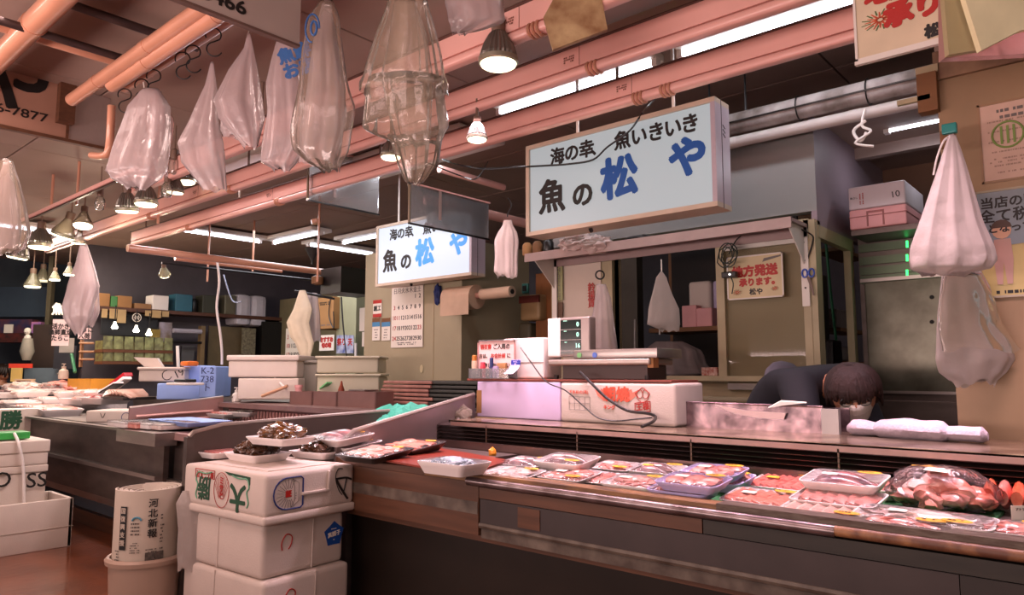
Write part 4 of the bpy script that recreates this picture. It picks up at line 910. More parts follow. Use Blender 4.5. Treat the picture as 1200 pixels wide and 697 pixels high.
mb = MB(); mb.slab([(-.05+.036*cos(q), .115+.014*sin(q), .117) for q in [k*pi/9 for k in range(18)]], (0, 0, .001)); mb.build('price_sticker', yel, t)
# salmon block with card at right edge
p = PZ(1185, 600, zf); t = thing('salmon_pieces', 'thick orange salmon steaks behind a handwritten card at the right edge', 'fish', p)
for k in range(5):
    rs = []
    for i in range(9):
        s = i/8-.5; rs.append([Vector((-.05+k*.035+.020*cos(q)*(1-abs(s)*.5), s*.17+.05, .045+.045*sin(q)*(1-s*s*2)-k*.001)) for q in [2*pi*j/12 for j in range(12)]])
    MB().rings(rs).build('salmon_steak', (mat('salmon steak', 'ee8a68', .3, scale=20, col2='d24a2a', coat=.5), pinkf)[k % 2], t, smooth=True)
c = PZ(1192, 602, zf+.05)
MB().slab([c+RT*x+UP*y+FW*-.03 for x, y in ((-.035, -.022), (.05, -.022), (.05, .026), (-.035, .026))], FW*.001).build('price_card', paper, t, world=True)
for i, s_ in enumerate(('アトランティック', '養', '1枚')): text('lettering', s_, c-FW*.032+UP*(.017-i*.017)+RT*.005, RT, UP, .012 if i != 1 else .018, ink, t, width=.06 if i == 0 else None)
# tray + red board at the left of the case
tb = PZ(505, 545, ZL+.003); 
cs = [PZ(418, 535, ZL+.004), PZ(548, 558, ZL+.004), PZ(597, 541, ZL+.004), PZ(500, 524, ZL+.004)]
o = MB().slab(cs, (0, 0, .008)).build('red_board', mat('red brown board', '8c3320', .35, var=.15, coat=.3)); tag(o, 'reddish brown board lying across the case edge under the deep white tray', 'board')
# cluttered corner of the case beside the board: support under trays
tray('deep white tray holding a printed white pack, on the red board', PZ(532, 540, ZL+.05)-Vector((0, 0, .045)), .25, .17, .045, .02, 'mound', fm=mat('printed pack', 'dfe6ec', .3, scale=40, col2='8fa6b8'), seed=31, sticker=0, tag2=False)
tr('black tray heaped with bright red salmon pieces, left end of the case', 480, 523, ZL+.0, .26, .20, .035, .05, 'pieces', dm=dishk, fm=salmon, seed=32, tag2=False)
tr('black tray of orange fish cuts, left front corner of the case', 440, 531, ZL-.0, .25, .20, .03, .05, 'pieces', dm=dishk, fm=mat('orange cuts', 'e0745c', .3, scale=24, col2='f0b8a6', coat=.6), seed=33, tag2=False)
tr('pink tray of small fish behind the shellfish, lower of two', 408, 521, 1.02, .26, .18, .035, .03, 'fish', seed=34, fm=mat('pink small fish', 'c98a8a', .3, scale=18, col2='6a5058', coat=.6), tag2=False)
tr('pink tray of small fish behind the shellfish, upper of two', 398, 512, 1.06, .27, .18, .035, .0, 'fish', seed=35, fm=mat('pink small fish', 'c98a8a', .3, scale=18, col2='6a5058', coat=.6), tag2=False)
# wooden prop under the trays between the foam box and the case bed
o = MB().bb(XL-.32, XL-.01, 2.06, 2.75, .2, 1.018).build('prep_counter', steeld); tag(o, 'dull steel counter block carrying trays between the foam boxes and the case', 'counter')
o = MB().bb(XL+.02, -2.22, 2.03, YG-.03, ZF, ZL+.0).build('raised_insert', steeld, dc, world=True)
# orange clip things on the bed
for i, (u, v) in enumerate(((577, 531), (602, 526))):
    p = PZ(u, v, 1.03); o = MB().blob(p, (.02, .016, .03), seed=i, amp=.2).build('orange_bulb', mat('orange fruit', 'e0902a', .35)); tag(o, 'small orange ball %s at the back left of the bed' % ('nearer the red board', 'nearer the dark fish')[i], 'ornament', 'orange balls at the back of the bed')
# ================================================================ ON THE CASE SHELF
ZS = 1.158
def prism_box(name, label, cat, x0, x1, y0, y1, z0, z1, m, b=.02, group=None, part='body'):
    t = thing(name, label, cat, ((x0+x1)/2, (y0+y1)/2, z0), group=group)
    MB().rbox(((x0+x1)/2, (y0+y1)/2, (z0+z1)/2), (x1-x0, y1-y0, z1-z0), b, 3).build(part, m, t, smooth=True, world=True); return t
yB = 2.90
xa_, xm_, xr_ = PY(559, 470, yB).x, PY(657, 470, yB).x, PY(792, 470, yB).x
zb1 = PY(700, 448, yB).z; zb0 = ZS+.001
t = prism_box('foam_box', 'plain lilac-lit foam box with brown tape on its corner, on the case shelf', 'box', xa_, xm_-.003, yB, 3.16, zb0, zb1, mat('lilac lit foam', 'd6bfe2', .6, var=.05), .008)  # lilac cast of the stall light is put into the foam colour
MB().bb(xa_-.001, xa_+.035, yB-.0015, yB, zb0+.02, zb1-.05).build('brown_tape', card, t, world=True)
t = prism_box('foam_box', 'foam box printed in red with a square stamp, under the weighing scale', 'box', xm_, xr_, yB-.002, 3.17, zb0, zb1, foam, .016)
yq = yB-.0035
def tp(body, u, v, s, m, **k): return text('lettering', body, PY(u, v, yq), EX, UP, s, m, t, **k)
tp('干本松の(株)', 678, 459.5, .020, orangeink, width=.115); tp('朝焼', 722, 463, .075, orangeink, bold=.003, width=.14); tp('キング', 714, 477.5, .022, orangeink, bold=.001); 
c = PY(753, 477, yq); mb = MB()
for (x0, x1, z0_, z1_) in ((-.042, .042, .020, .024), (-.042, .042, -.024, -.020), (-.042, -.038, -.024, .024), (.038, .042, -.024, .024)): mb.slab([c+EX*x+UP*z+UP*x*.12 for x, z in ((x0, z0_), (x1, z0_), (x1, z1_), (x0, z1_))], -EY*.0008)
mb.build('stamp_frame', redink, t, world=True); tp('王様', 753, 477, .036, redink, rot=.12, bold=.001)
c = PY(753, 463, yq); mb = MB()
mb.tube([c+EX*.035*cos(q)*(1+.15*sin(5*q))+UP*.03*sin(q)*(1+.15*cos(4*q)) for q in [k*pi/16 for k in range(33)]], .0016, 4); mb.tube([c+EX*(-.015+.015*cos(q))+UP*(.005+.02*sin(q)) for q in [k*pi/6 for k in range(13)]], .0014, 4); mb.tube([c+EX*(.015+.015*cos(q))+UP*(.005+.02*sin(q)) for q in [k*pi/6 for k in range(13)]], .0014, 4)
mb.build('crab_outline_print', redink, t, world=True)
mb = MB()
for sgn in (-1, 1):
    c = PY(722, 464, yq+.0006)
    mb.slab([c+EX*sgn*x+UP*z for x, z in ((.02, -.02), (.07, -.025), (.105, .0), (.12, .03), (.09, .018), (.085, .034), (.05, .02), (.02, .03))], -EY*.0003)
mb.build('flame_print', mat('flame red', 'e8806a', .5), t, world=True)
mb = MB(); c = PY(679, 472.5, yq)
for x in (-.062, -.03, 0, .032, .062): mb.bb(c.x+x-.0008, c.x+x+.0008, c.y-.0006, c.y, c.z-.032, c.z+.032)
for z in (-.032, 0, .032): mb.bb(c.x-.062, c.x+.062, c.y-.0006, c.y, c.z+z-.0008, c.z+z+.0008)
mb.build('grid_print', greyink, t, world=True)
# board on the boxes
zt0 = zb1+.001
o = MB().rbox(((xa_+xr_)/2-.05, 3.03, zt0+.006), (xr_-xa_+.06, .26, .012), .003).build('carrying_board', mat('dark red board', '7a3a2c', .5), None); tag(o, 'thin dark red board across the two foam boxes under the scale', 'board')
zt0 += .0135
# cash register / white label printer with sign
t = thing('cash_register', 'white till with a rounded casing behind the receipt notice', 'register', PY(600, 440, 3.0))
xr0, xr1 = PY(592, 440, 3.0).x, PY(640, 440, 3.0).x; zr1 = PY(620, 396, 3.0).z
MB().rbox(((xr0+xr1)/2, 3.06, (zt0+zr1)/2), (xr1-xr0, .16, zr1-zt0), .012, 3).build('casing', whitep, t, smooth=True, world=True)
MB().bb(xr0+.03, xr1-.001, 2.978, 2.981, zt0+.085, zt0+.088).build('seam', greyink, t, world=True)
# notice
a = PY(560, 434, 2.94); b = PY(604, 393, 2.94)
t, P, ex, ey = panel('counter_notice', 'pinkish printed notice in a clear sleeve, three lines in red and black', 'notice', (a.x, 2.94, zt0+.02), EX, UP, b.x-a.x, b.z-a.z, pinkpaper, rim=mat('rim pink', 'b88a84', .5))
hh = b.z-a.z; wn_ = b.x-a.x
for (body, fx, fy, m, w_) in (('領収書', .22, .82, redink, .3), ('ご入用の', .64, .82, ink, .42), ('方は、', .18, .55, ink, .22), ('お会計前', .55, .55, redink, .38), ('に', .83, .55, ink, .08), ('お申し付け下さい', .47, .27, ink, .78)):
    text('lettering', body, P(fx, fy), ex, ey, hh*.2, m, t, width=wn_*w_, bold=.0006)
MB().bb(a.x+.01, b.x, 2.935, 2.97, zt0+.02+hh, zt0+.026+hh).build('sleeve_top', acry, t, world=True)
# delivery note, curved sheet
p = PY(605, 429, 2.88); t = thing('delivery_note', 'small curled white note reading in blue, in front of the till', 'notice', p)
mb = MB(); rows = []
for i in range(8):
    s = i/7; rows.append([p+EX*(x-.015*s*s)+UP*(.035-.075*s)+EY*(-.05*s**2.5) for x in (-.032, .032)])
for i in range(7): mb.quad(rows[i][0], rows[i][1], rows[i+1][1], rows[i+1][0])
mb.build('sheet', mat('lilac white paper', 'dccdf0', .5), t, world=True, smooth=True)
text('lettering', '配達', p+UP*.014-EY*.003, EX, UP, .034, mat('delivery blue', '2f3fb0', .5), t, bold=.0012)
lines(t, p-UP*.008-EY*.004, EX, UP, .05, .008, 1, darkblue, seed=2, lh=.005)
# acrylic pen tray
p = PY(572, 441, 2.86); p.z = zt0; t = thing('pen_tray', 'clear acrylic tray of stamps and pens at the left end of the shelf boxes', 'tray', p)
xp0, xp1 = PY(549, 440, 2.86).x, PY(596, 440, 2.86).x
mb = MB(); 
for args in ((xp0, xp1, 2.86, 2.863, zt0, zt0+.055), (xp0, xp1, 2.93, 2.933, zt0, zt0+.055), (xp0, xp0+.003, 2.86, 2.933, zt0, zt0+.055), (xp1-.003, xp1, 2.86, 2.933, zt0, zt0+.055), (xp0, xp1, 2.86, 2.933, zt0, zt0+.003), (xp0+.09, xp0+.093, 2.86, 2.933, zt0, zt0+.055)): mb.bb(*args)
mb.build('tray_walls', acry, t, world=True)
def small(name, label, cat, u, v0, v1, y, wd, m, capm=None, cap=.25, grp='small items in the pen tray'):
    a = PY(u, v0, y); z1_ = a.z; t = thing(name, label, cat, (a.x, y, zt0+.003), group=grp); hh = z1_-zt0-.003
    MB().lathe([(wd*.8, 0), (wd, .004), (wd, hh*(1-cap))], (0, 0, 0), UP, 16).build('body', m, t, smooth=True)
    MB().lathe([(wd*.85, hh*(1-cap)), (wd*.85, hh*.97), (wd*.5, hh)], (0, 0, 0), UP, 16).build('cap', capm or m, t, smooth=True)
small('pot', 'pink-red round pot in the pen tray', 'pot', 566, 424, 440, 2.885, .016, mat('pink red plastic', 'e04a5c', .35), mat('pink red plastic', 'e04a5c', .35))
small('tube', 'cream tube with amber cap in the pen tray', 'bottle', 556, 416, 440, 2.905, .016, mat('cream plastic', 'e8d0b4', .4), mat('amber cap', 'c07a2c', .4))
small('stamp', 'dark blue stamp handle in the pen tray', 'stamp', 576, 419, 440, 2.905, .013, mat('navy plastic', '22306a', .35), mat('navy plastic', '22306a', .35), .5)
small('pot', 'clear lilac pot of clips in the pen tray', 'pot', 581, 429, 441, 2.88, .018, mat('lilac plastic', 'b7a4c8', .3), None, .1)
o = prism_box('box', 'small brown cardboard box behind the pen tray', 'box', PY(583, 440, 2.92).x, PY(593, 440, 2.92).x, 2.915, 2.93, zt0+.004, zt0+.085, card, .002)
# weighing scale
t = thing('weighing_scale', 'electronic shop scale with a green digit display and steel platter', 'scale', PY(700, 440, 3.02))
yS = 2.98; x0, x1 = PY(641, 420, yS).x, PY(691, 420, yS).x; zt_ = PY(660, 372, yS).z; zb_ = PY(660, 418, yS).z
MB().rbox(((x0+x0+.085)/2, yS+.05, (zt_+zb_)/2), (.085, .09, zt_-zb_), .008, 3).build('display_side', whitep, t, smooth=True, world=True)
MB().rbox(((x0+.085+x1)/2, yS+.03, (zt_+zb_)/2), (x1-x0-.085, .06, zt_-zb_), .01, 3).build('display_head', mat('grey metal casing', '9c8f88', .35, metal=.5), t, smooth=True, world=True)
dx0, dx1 = PY(657, 400, yS).x, PY(681, 400, yS).x
MB().bb(dx0, dx1, yS-.002, yS+.002, zb_+.015, zt_-.015).build('screen', mat('green black screen', '0c1a14', .15), t, world=True)
gr = emit('lcd digits', '9fe0c8', 1.0)
for i, (s_, v) in enumerate((('0', 380), ('0', 392), ('16', 405))):
    text('digits', s_, PY(677, v, yS-.004), EX, UP, .032, gr, t, bold=.0006)
    lines(t, PY(663, v-4, yS-.004), EX, UP, .03, .006, 1, gr, name='screen_print', seed=i, lh=.004)
    MB().bb(dx0, dx1, yS-.003, yS-.002, PY(670, v+6, yS).z-.001, PY(670, v+6, yS).z+.001).build('screen_divider', mat('divider', 'b8b0a8', .4), t, world=True)
px0, px1 = PY(672, 415, 2.93).x, PY(770, 415, 2.93).x
zp = PY(720, 409, 2.95).z
MB().rbox(((px0+px1)/2, 3.05, zp-.0225), (px1-px0, .24, .045), .006, 2).build('platter', steel, t, smooth=True, world=True)
b0_, b1_ = PY(641, 425, 2.92).x, PY(760, 425, 2.92).x
MB().rbox(((b0_+b1_)/2, 3.04, zp-.062), (b1_-b0_, .23, .03), .01, 3).build('base', mat('scale base', 'a89c92', .35, metal=.5), t, smooth=True, world=True)
MB().rbox(((b0_+b1_)/2+.02, 3.05, (zp-.077+zt0)/2), (b1_-b0_-.1, .18, zp-.077-zt0), .004).build('underbody', mat('dark underbody', '4a3a36', .5), t, world=True)
for x in (b0_+.03, b1_-.03): MB().lathe([(.012, 0), (.014, .02)], (x, 2.96, zt0), UP, 12).build('foot', black, t, world=True)
for du, m in ((679, mat('green seal', '6fae6a', .4)), (697, mat('blue seal', '4a6ab8', .4))):
    c = PY(du, 416, 2.929); c.y = 2.928; MB().slab([c+EX*.014*cos(q)+UP*.014*sin(q) for q in [k*pi/8 for k in range(16)]], -EY*.001).build('round_seal', m, t, world=True)
MB().box((b1_-.005, 2.97, zp-.06), (.03, .05, .06)).build('bracket', card, t, world=True)
# black cables of the scale
o = MB().tube(spl([PY(610, 407, 2.93), PY(622, 424, 2.9), PY(640, 447, 2.87), PY(662, 457, 2.87), PY(682, 474, 2.87), PY(700, 489, 2.86), PY(720, 493, 2.86), PY(745, 491, 2.85), PY(764, 489, 2.85)], 5), .0035, 6).build('power_cable', black); tag(o, 'thin black cable from the till down the foam boxes', 'cable')
o = MB().tube(spl([PY(680, 436, 2.9), PY(695, 451, 2.865), PY(712, 467, 2.865), PY(735, 481, 2.86), PY(757, 484, 2.86), PY(768, 488, 2.87), PY(765, 494, 2.8), PY(752, 500, 2.7)], 5), .007, 8).build('power_cable', black); tag(o, 'thick black cable from the scale looping over the red printed box', 'cable')
for i, u in enumerate((735, 748, 760)):
    pass
# stainless trough
x0, x1 = PY(778, 480, 3.0).x, PY(983, 485, 3.0).x; zt_ = PY(800, 471, 3.0).z
t = thing('steel_trough', 'low stainless trough with folded cloth on the case shelf, in front of the bending person', 'trough', ((x0+x1)/2, 3.0, ZS))
sm = mat('mottled stainless', 'b59a9e', .25, metal=.8, scale=14, col2='5a4a4e')
for args in ((x0, (x0+x1)/2-.08, 2.995, 3.0, ZS, zt_), ((x0+x1)/2-.08, x1-.06, 2.996, 3.001, ZS, zt_-.005), (x0, x0+.005, 3.0, 3.14, ZS, zt_), (x0, x1, 3.14, 3.145, ZS, zt_-.01)): MB().bb(*args).build('steel_wall', sm, t, world=True)
MB().bb(x1-.065, x1, 2.993, 3.02, ZS, zt_-.01).build('end_plate', mat('pale end plate', 'a8a29c', .4, metal=.3), t, world=True)
MB().tube([(x0, 2.998, zt_), (x1-.06, 2.998, zt_-.003)], .005, 6).build('rim', sm, t, world=True)
cc = PY(888, 484, 2.985); MB().slab([cc+EX*x+UP*z for x, z in ((-.19, .03), (-.05, .01), (.12, .005), (.11, -.022), (.0, -.02), (-.10, -.005))], -EY*.006).build('cloth', mat('pale cloth', 'd8bcb4', .7), t, smooth=False, world=True)
# price cards lying over trough, rolled towel
c = PY(905, 476, 2.99); o = MB().slab([PY(900, 478, 2.99), PY(915, 470, 2.99), PY(945, 472, 2.99), PY(918, 475, 2.99)], (0, .004, .004)).build('paper_slip', paper); tag(o, 'white paper slip lying on the trough rim beside the mask', 'paper')
rows = []
for i in range(26):
    s = i/25; c = PZ(994+s*164, 503+s*10, ZS+.02); rr = .030+.010*noise.noise(Vector((s*6, 1, 0)))+(.012 if .2 < s < .7 else 0); rr *= (1 if .03 < s < .97 else .5)
    rows.append([c+Vector((0, cos(q)*rr*1.5, sin(q)*rr*.9+rr*.3)) for q in [2*pi*j/14 for j in range(14)]])
t = thing('rolled_towel', 'rolled pinkish white towel with dark printed letters, on the case shelf', 'towel', PZ(1075, 508, ZS))
MB().rings(rows).build('towel_roll', mat('towel', 'c2b2bc', .8, bump=.6, bscale=60), t, smooth=True, world=True)
c = PZ(1080, 505, ZS+.02); text('lettering', 'えびすや', c+Vector((0, -.070, .006)), EX, Vector((0, .5, 1)), .03, darkblue, t)
# ================================================================ FOAM BOX STACK IN THE MIDDLE FOREGROUND
CA, CB, CC = PZ(215, 541, 1.0), PZ(309, 560, 1.0), PZ(414, 540, 1.0)
A0 = Vector((-3.235, 1.49, 0)); B0 = Vector((-2.615, 1.53, 0)); exB = (B0-A0).normalized(); eyB = Vector((-exB.y, exB.x, 0)); WB = (B0-A0).length; LB = .455
rzB = math.atan2(exB.y, exB.x)
def foam_box(label, cx, w, l, z0, z1, rz, lid=0, notch=True, m=None, group='foam boxes of the front stack', cat='box', inset=.0):
    t = thing('foam_box', label, cat, (cx.x, cx.y, z0), rz, group); m = m or foam; h = z1-z0
    if lid:
        MB().rbox((0, 0, (h-lid)/2), (w-.03, l-.03, h-lid), .016, 3).build('body', m, t, smooth=True)
        MB().rbox((0, 0, h-lid/2), (w, l, lid), .02, 3).build('lid', m, t, smooth=True)
    else: MB().rbox((0, 0, h/2), (w, l, h), .022, 3).build('body', m, t, smooth=True)
    return t
cen = A0+exB*WB/2+eyB*LB/2
# top box lies upside down: deep wall above, rim below
t = thing('foam_box', 'printed foam box on top of the front stack, carrying the shellfish trays', 'box', (cen.x, cen.y, .80), rzB, 'foam boxes of the front stack')
mb = MB(); mb.rbox((0, 0, .115), (WB-.006, LB-.006, .17), .022, 3); mb.build('body', foam, t, smooth=True)
MB().rbox((0, 0, .018), (WB+.004, LB+.004, .036), .014, 3).build('rim', foam, t, smooth=True)
# moulded hand recess on the right side (raised frame around it)
xf = WB/2+.001
for (y0, y1, z0, z1) in ((-.055, .085, .10, .112), (.075, .085, .10, .185), ): MB().rbox((xf, (y0+y1)/2, (z0+z1)/2), (.012, y1-y0, z1-z0), .004).build('moulded_ridge', foam, t, smooth=True)
MB().rbox((0, 0, .2015), (WB-.14, LB-.12, .006), .002).build('base_pad', foam, t)
# prints on the front-left face (normal -eyB)
oF = cen-eyB*(LB/2-.002)+UP*.80; oR = cen+exB*(WB/2-.002)+UP*.80
F_ = lambda x, z: oF+exB*x+UP*z
lf = dict(parent=t)
text('lettering', '勝', F_(-.135, .115), exB, UP, .105, greenink, t, rot=pi, bold=.002)
text('lettering', '大', F_(.12, .100), exB, UP, .115, greenink, t, rot=pi, bold=.004)
text('lettering', 'ミ\nサ\nと', F_(.0, .118), exB, UP, .034, redink, t, bold=.0006, lspace=.9)
mb = MB(); nz = -eyB*.0012
for rr in (.060,): mb.tube([F_(0, .112)+exB*rr*.95*cos(q)+UP*rr*1.2*sin(q)+nz for q in [k*pi/14 for k in range(29)]], .0012, 4)
for k in range(-5, 6):
    a = F_(0, .045)+nz; b = F_(.052*sin(k*.25), .112+.065*cos(k*.25))+nz; mb.tube([a.lerp(b, .35), b], .0008, 4)
mb.build('fan_print', redink, t, world=True)
for s_ in (-1, 1): MB().tube(spl([F_(s_*.08, .178)+nz, F_(s_*.13, .170)+nz, F_(s_*.185, .172)+nz, F_(s_*.20, .14)+nz, F_(s_*.185, .12)+nz, F_(s_*.198, .08)+nz, F_(s_*.188, .06)+nz], 4), .003, 6).build('scroll_print', mat('pale green print', '6fae8c', .6), t, world=True)
MB().slab([F_(x, z) for x, z in ((.02, .190), (.205, .182), (.205, .150), (.19, .165), (.15, .176), (.05, .178))], nz).build('corner_print', greenink, t, world=True)
mb = MB()
for (x0, x1, z0, z1) in ((-.21, -.055, .184, .187), (-.21, -.055, .150, .153), (-.21, -.207, .150, .187), (-.058, -.055, .150, .187)): mb.slab([F_(x0, z0), F_(x1, z0), F_(x1, z1), F_(x0, z1)], nz)
mb.build('red_frame_print', redink, t, world=True)
text('lettering', '鮮ムール貝', F_(-.132, .168), exB, UP, .03, redink, t, bold=.0002, width=.135, rot=pi)
# stamp on the right face (normal exB)
G_ = lambda y, z: oR+eyB*y+UP*z
nx = exB*.0012; mb = MB()
poly = [(-.185+.06+.0-.06*cos(q), .115+.062*sin(q)) for q in [pi/2-k*pi/10*1 for k in range(11)]]
poly = [(-.125-.062*sin(k*pi/10), .115+.062*cos(k*pi/10)) for k in range(11)]+[(-.06, .053), (-.048, .062), (-.048, .168), (-.06, .177), (-.125, .177)]
mb.tube([G_(a, b)+nx for a, b in poly], .0032, 6); mb.build('stamp_outline', darkblue, t, world=True)
mb = MB()
for k in range(16):
    q = pi*.35+k*pi*1.3/15; c = G_(-.115, .112)+nx; d = eyB*cos(q)+UP*sin(q); mb.tube([c+d*.022, c+d*.058], .0009, 4)
for pts in (((-.10, .172), (-.088, .14), (-.088, .085), (-.105, .058)), ((-.1, .172), (-.068, .152), (-.068, .08), (-.105, .058))): mb.tube([G_(a, b)+nx for a, b in pts], .001, 4)
mb.build('stamp_rays', greyink, t, world=True)
lines(t, G_(-.078, .112), eyB, UP, .012, .05, 5, greyink, seed=2, lh=.004); lines(t, G_(-.056, .115), eyB, UP, .008, .09, 6, darkblue, seed=4, lh=.005)
text('lettering', '証', G_(-.117, .112), eyB, UP, .028, redink, t, bold=.002)
mb = MB()
for pts, rr in ((((.155, .185), (.13, .185), (.118, .15), (.135, .10), (.155, .075)), .002), (((.12, .145), (.175, .145), (.205, .135)), .0045), (((.122, .142), (.15, .10), (.185, .055)), .0055), (((.178, .142), (.168, .10), (.162, .085)), .003)):
    mb.tube(spl([G_(a, b)+nx for a, b in pts], 5), rr, 6)
mb.build('marker_scrawl', ink, t, world=True)
t2 = foam_box('middle foam box of the front stack with a red marker arc and blue star sticker', cen-exB*.012+eyB*.0, WB-.06, LB-.05, .585, .797, rzB)
oR2 = cen-exB*.012+exB*((WB-.06)/2)+UP*.0; H2 = lambda y, z: oR2+eyB*y+UP*z
def arc(t, y, z, s, HH): MB().tube(spl([HH(y-s*.7, z-s)+nx, HH(y-s*.8, z)+nx, HH(y-s*.1, z+s)+nx, HH(y+s*.8, z+s*.6)+nx, HH(y+s*.7, z-s*.4)+nx, HH(y+s*.3, z-s)+nx], 4), .0025, 6).build('marker_arc', redink, t, world=True)
arc(t2, -.09, .715, .030, H2)
mb = MB(); c = (.150, .705); P_ = []
for k in range(10): rr = .055 if k % 2 == 0 else .043; q = pi/2+k*pi/5; P_.append(H2(c[0]+rr*cos(q), c[1]+rr*sin(q)))
mb.slab(P_, nx); mb.build('star_sticker', mat('royal blue sticker', '1f4fa0', .35), t2, world=True)
text('lettering', '真鱈子', H2(.15, .705)+nx, eyB, UP, .030, paper, t2, bold=.0005, width=.066, rot=.12); lines(t2, H2(.15, .728)+nx, eyB, UP, .04, .006, 1, paper, seed=1, lh=.004); lines(t2, H2(.15, .682)+nx, eyB, UP, .02, .006, 1, paper, seed=8, lh=.005)
t3 = foam_box('third foam box of the front stack, cut by the bottom of the picture', cen-exB*.0, WB-.02, LB-.03, .375, .583, rzB); oR3 = cen+exB*((WB-.02)/2); arc(t3, -.09, .505, .03, lambda y, z: oR3+eyB*y+UP*z)
foam_box('fourth foam box of the front stack', cen, WB-.03, LB-.03, .17, .373, rzB); foam_box('lowest foam box of the front stack, on the floor', cen, WB-.02, LB-.03, .0, .168, rzB)
# twine / strap marks
for (tt, zz0, zz1, Lw, wd) in ((t2, .59, .79, LB-.05, WB-.072), (t3, .38, .58, LB-.03, WB-.02)):
    for P_ in ([cen+exB*(-.05)-eyB*(Lw/2+.001)+UP*zz0, cen+exB*(-.045)-eyB*(Lw/2+.001)+UP*zz1], [cen+exB*(wd/2+.001)+eyB*.03+UP*zz0, cen+exB*(wd/2+.001)+eyB*.035+UP*zz1]): MB().tube(P_, .003, 5).build('clear_strap', foam, tt, world=True)
# foam lid fragment on the floor to the right of the stack
p = PZ(424, 676, .42); o = MB().rbox((p.x, p.y-.02, .40), (.10, .20, .05), .012).build('foam_slab', foam, None, smooth=True); tag(o, 'pale foam slab lying low between the box stack and the display case', 'foam')
o2 = MB().bb(p.x-.045, p.x+.045, p.y-.11, p.y+.07, 0, .374).build('crate', dark); tag(o2, 'dark crate under the low foam lid beside the stack', 'crate')
# trays with shellfish
ZT = 1.005
tk = dict(group='trays on the front foam box stack')
tray('white tray piled with dark shellfish, front left on the foam box', PZ(302, 531, ZT+.03)-UP*.03, .27, .20, .035, rzB-.02, 'shell', seed=41, sticker=0, tag2=False, **tk)
tray('white tray of dark shellfish, front right on the foam box', PZ(375, 528, ZT+.03)-UP*.03, .24, .19, .033, rzB+.10, 'shell', seed=42, sticker=0, tag2=False, **tk)
tray('white tray of shiny shellfish with sliced pieces, balanced on top of the other two', PZ(329, 512, ZT+.08+.03)-UP*.03, .27, .19, .033, rzB+.05, 'shell', seed=43, sticker=0, tag2=False, fm=mat('glossy shellfish', '24140a', .18, scale=16, col2='7e5020', bump=.6, bscale=40, coat=1, blotch=.55), **tk)
tray('white tray of pink fish pieces behind the left shellfish tray', PZ(256, 527, ZT+.03)-UP*.03, .24, .19, .028, rzB, 'fillet', seed=44, fm=pinkf, sticker=0, tag2=False, **tk)
# ================================================================ NEWSPAPERS IN THE BIN
p = PD(172, 640, 3.35); p.z = .0
bn = thing('waste_bin', 'round beige plastic bin with a thick rolled rim, holding newspapers', 'bin', (p.x, p.y, 0))
zr_ = PD(170, 648, 3.35).z; rb = .155
MB().lathe([(rb*.80, 0), (rb*.97, zr_-.03), (rb*1.0, zr_-.03), (rb*1.06, zr_-.028), (rb*1.08, zr_-.01), (rb*1.02, zr_), (rb*.95, zr_), (rb*.93, zr_-.04), (rb*.78, .02)], (0, 0, 0), UP, 40).build('bin_body', mat('beige plastic', 'b59a88', .4, var=.05), bn, smooth=True)
nt_ = PD(170, 570, 3.35).z
npz = thing('newspaper_roll', 'stack of folded newspapers with a vertical masthead, standing in the beige bin', 'newspaper', (p.x, p.y, .06))
newsp = mat('newsprint', 'c9bbaa', .75, var=.05)
hz = nt_-.06
for k in range(11):
    ro = rb*.90-k*.011; a0 = -2.3+k*.05+(2.2 if k%2 else 0); rings = []
    for j in range(22):
        a = a0+j*(5.2/21); sp = 1-(.04*j/21)
        rings.append([Vector((ro*sp*cos(a), ro*sp*sin(a), 0)), Vector((ro*sp*cos(a), ro*sp*sin(a), hz-k*.002)), Vector(((ro*sp-.008)*cos(a), (ro*sp-.008)*sin(a), hz-k*.002)), Vector(((ro*sp-.008)*cos(a), (ro*sp-.008)*sin(a), 0))])
    MB().rings(rings).build('folded_paper', newsp, npz, smooth=30)
MB().lathe([(.05, 0), (.05, hz-.03)], (0.01, 0.02, 0), UP, 16).build('inner_roll', newsp, npz, smooth=True)
# the outer page faces the camera: print wrapped as small facets
angc = math.atan2(-p.y, -p.x)
def on_roll(u_, v_):   # u_ along arc (m, + = right as seen), v_ height
    a = angc+u_/(rb*.90); rr = rb*.905+.0012
    return Vector((p.x+rr*cos(a), p.y+rr*sin(a), v_)), Vector((-sin(a), cos(a), 0))
for i, ch in enumerate('河北新報'):
    q, tx = on_roll(.018, nt_-.055-i*.043); text('masthead', ch, q, tx, UP, .040, ink, npz, bold=.0006)
rr_ = random.Random(4)
q, tx = on_roll(-.105, nt_-.05-.10); MB().slab([q+tx*x+UP*z for x, z in ((-.016, -.10), (.016, -.10), (.016, .085), (-.016, .085))], tx.cross(UP)*.001).build('headline_block', ink, npz, world=True)
for i, ch in enumerate('国復興支援'):
    q, tx = on_roll(-.105, nt_-.085-i*.034); text('headline', ch, q, tx, UP, .026, newsp, npz, bold=.0005, lift=.0025)
for (u_, v_, w_, h_, n_) in ((-.045, .16, .045, .06, 4), (-.045, .24, .045, .05, 5), (.02, .26, .05, .03, 3), (-.05, .35, .05, .05, 5), (-.13, .30, .03, .1, 8), (.06, .2, .02, .2, 14)):
    q, tx = on_roll(u_, nt_-v_); lines(npz, q, tx, UP, w_, h_, n_, mat('news print grey', '5d554e', .7), seed=int(v_*100), lh=h_/n_*.45, name='text_columns')
for (u_, v_) in ((.012, .28), (.012, .37), (.05, .28)):
    q, tx = on_roll(u_, nt_-v_); MB().slab([q+tx*x+UP*z for x, z in ((-.018, -.022), (.018, -.022), (.018, .018), (-.018, .018))], tx.cross(UP)*.001).build('news_picture', mat('news picture', '6a6058', .7, scale=60, var=.6), npz, world=True)
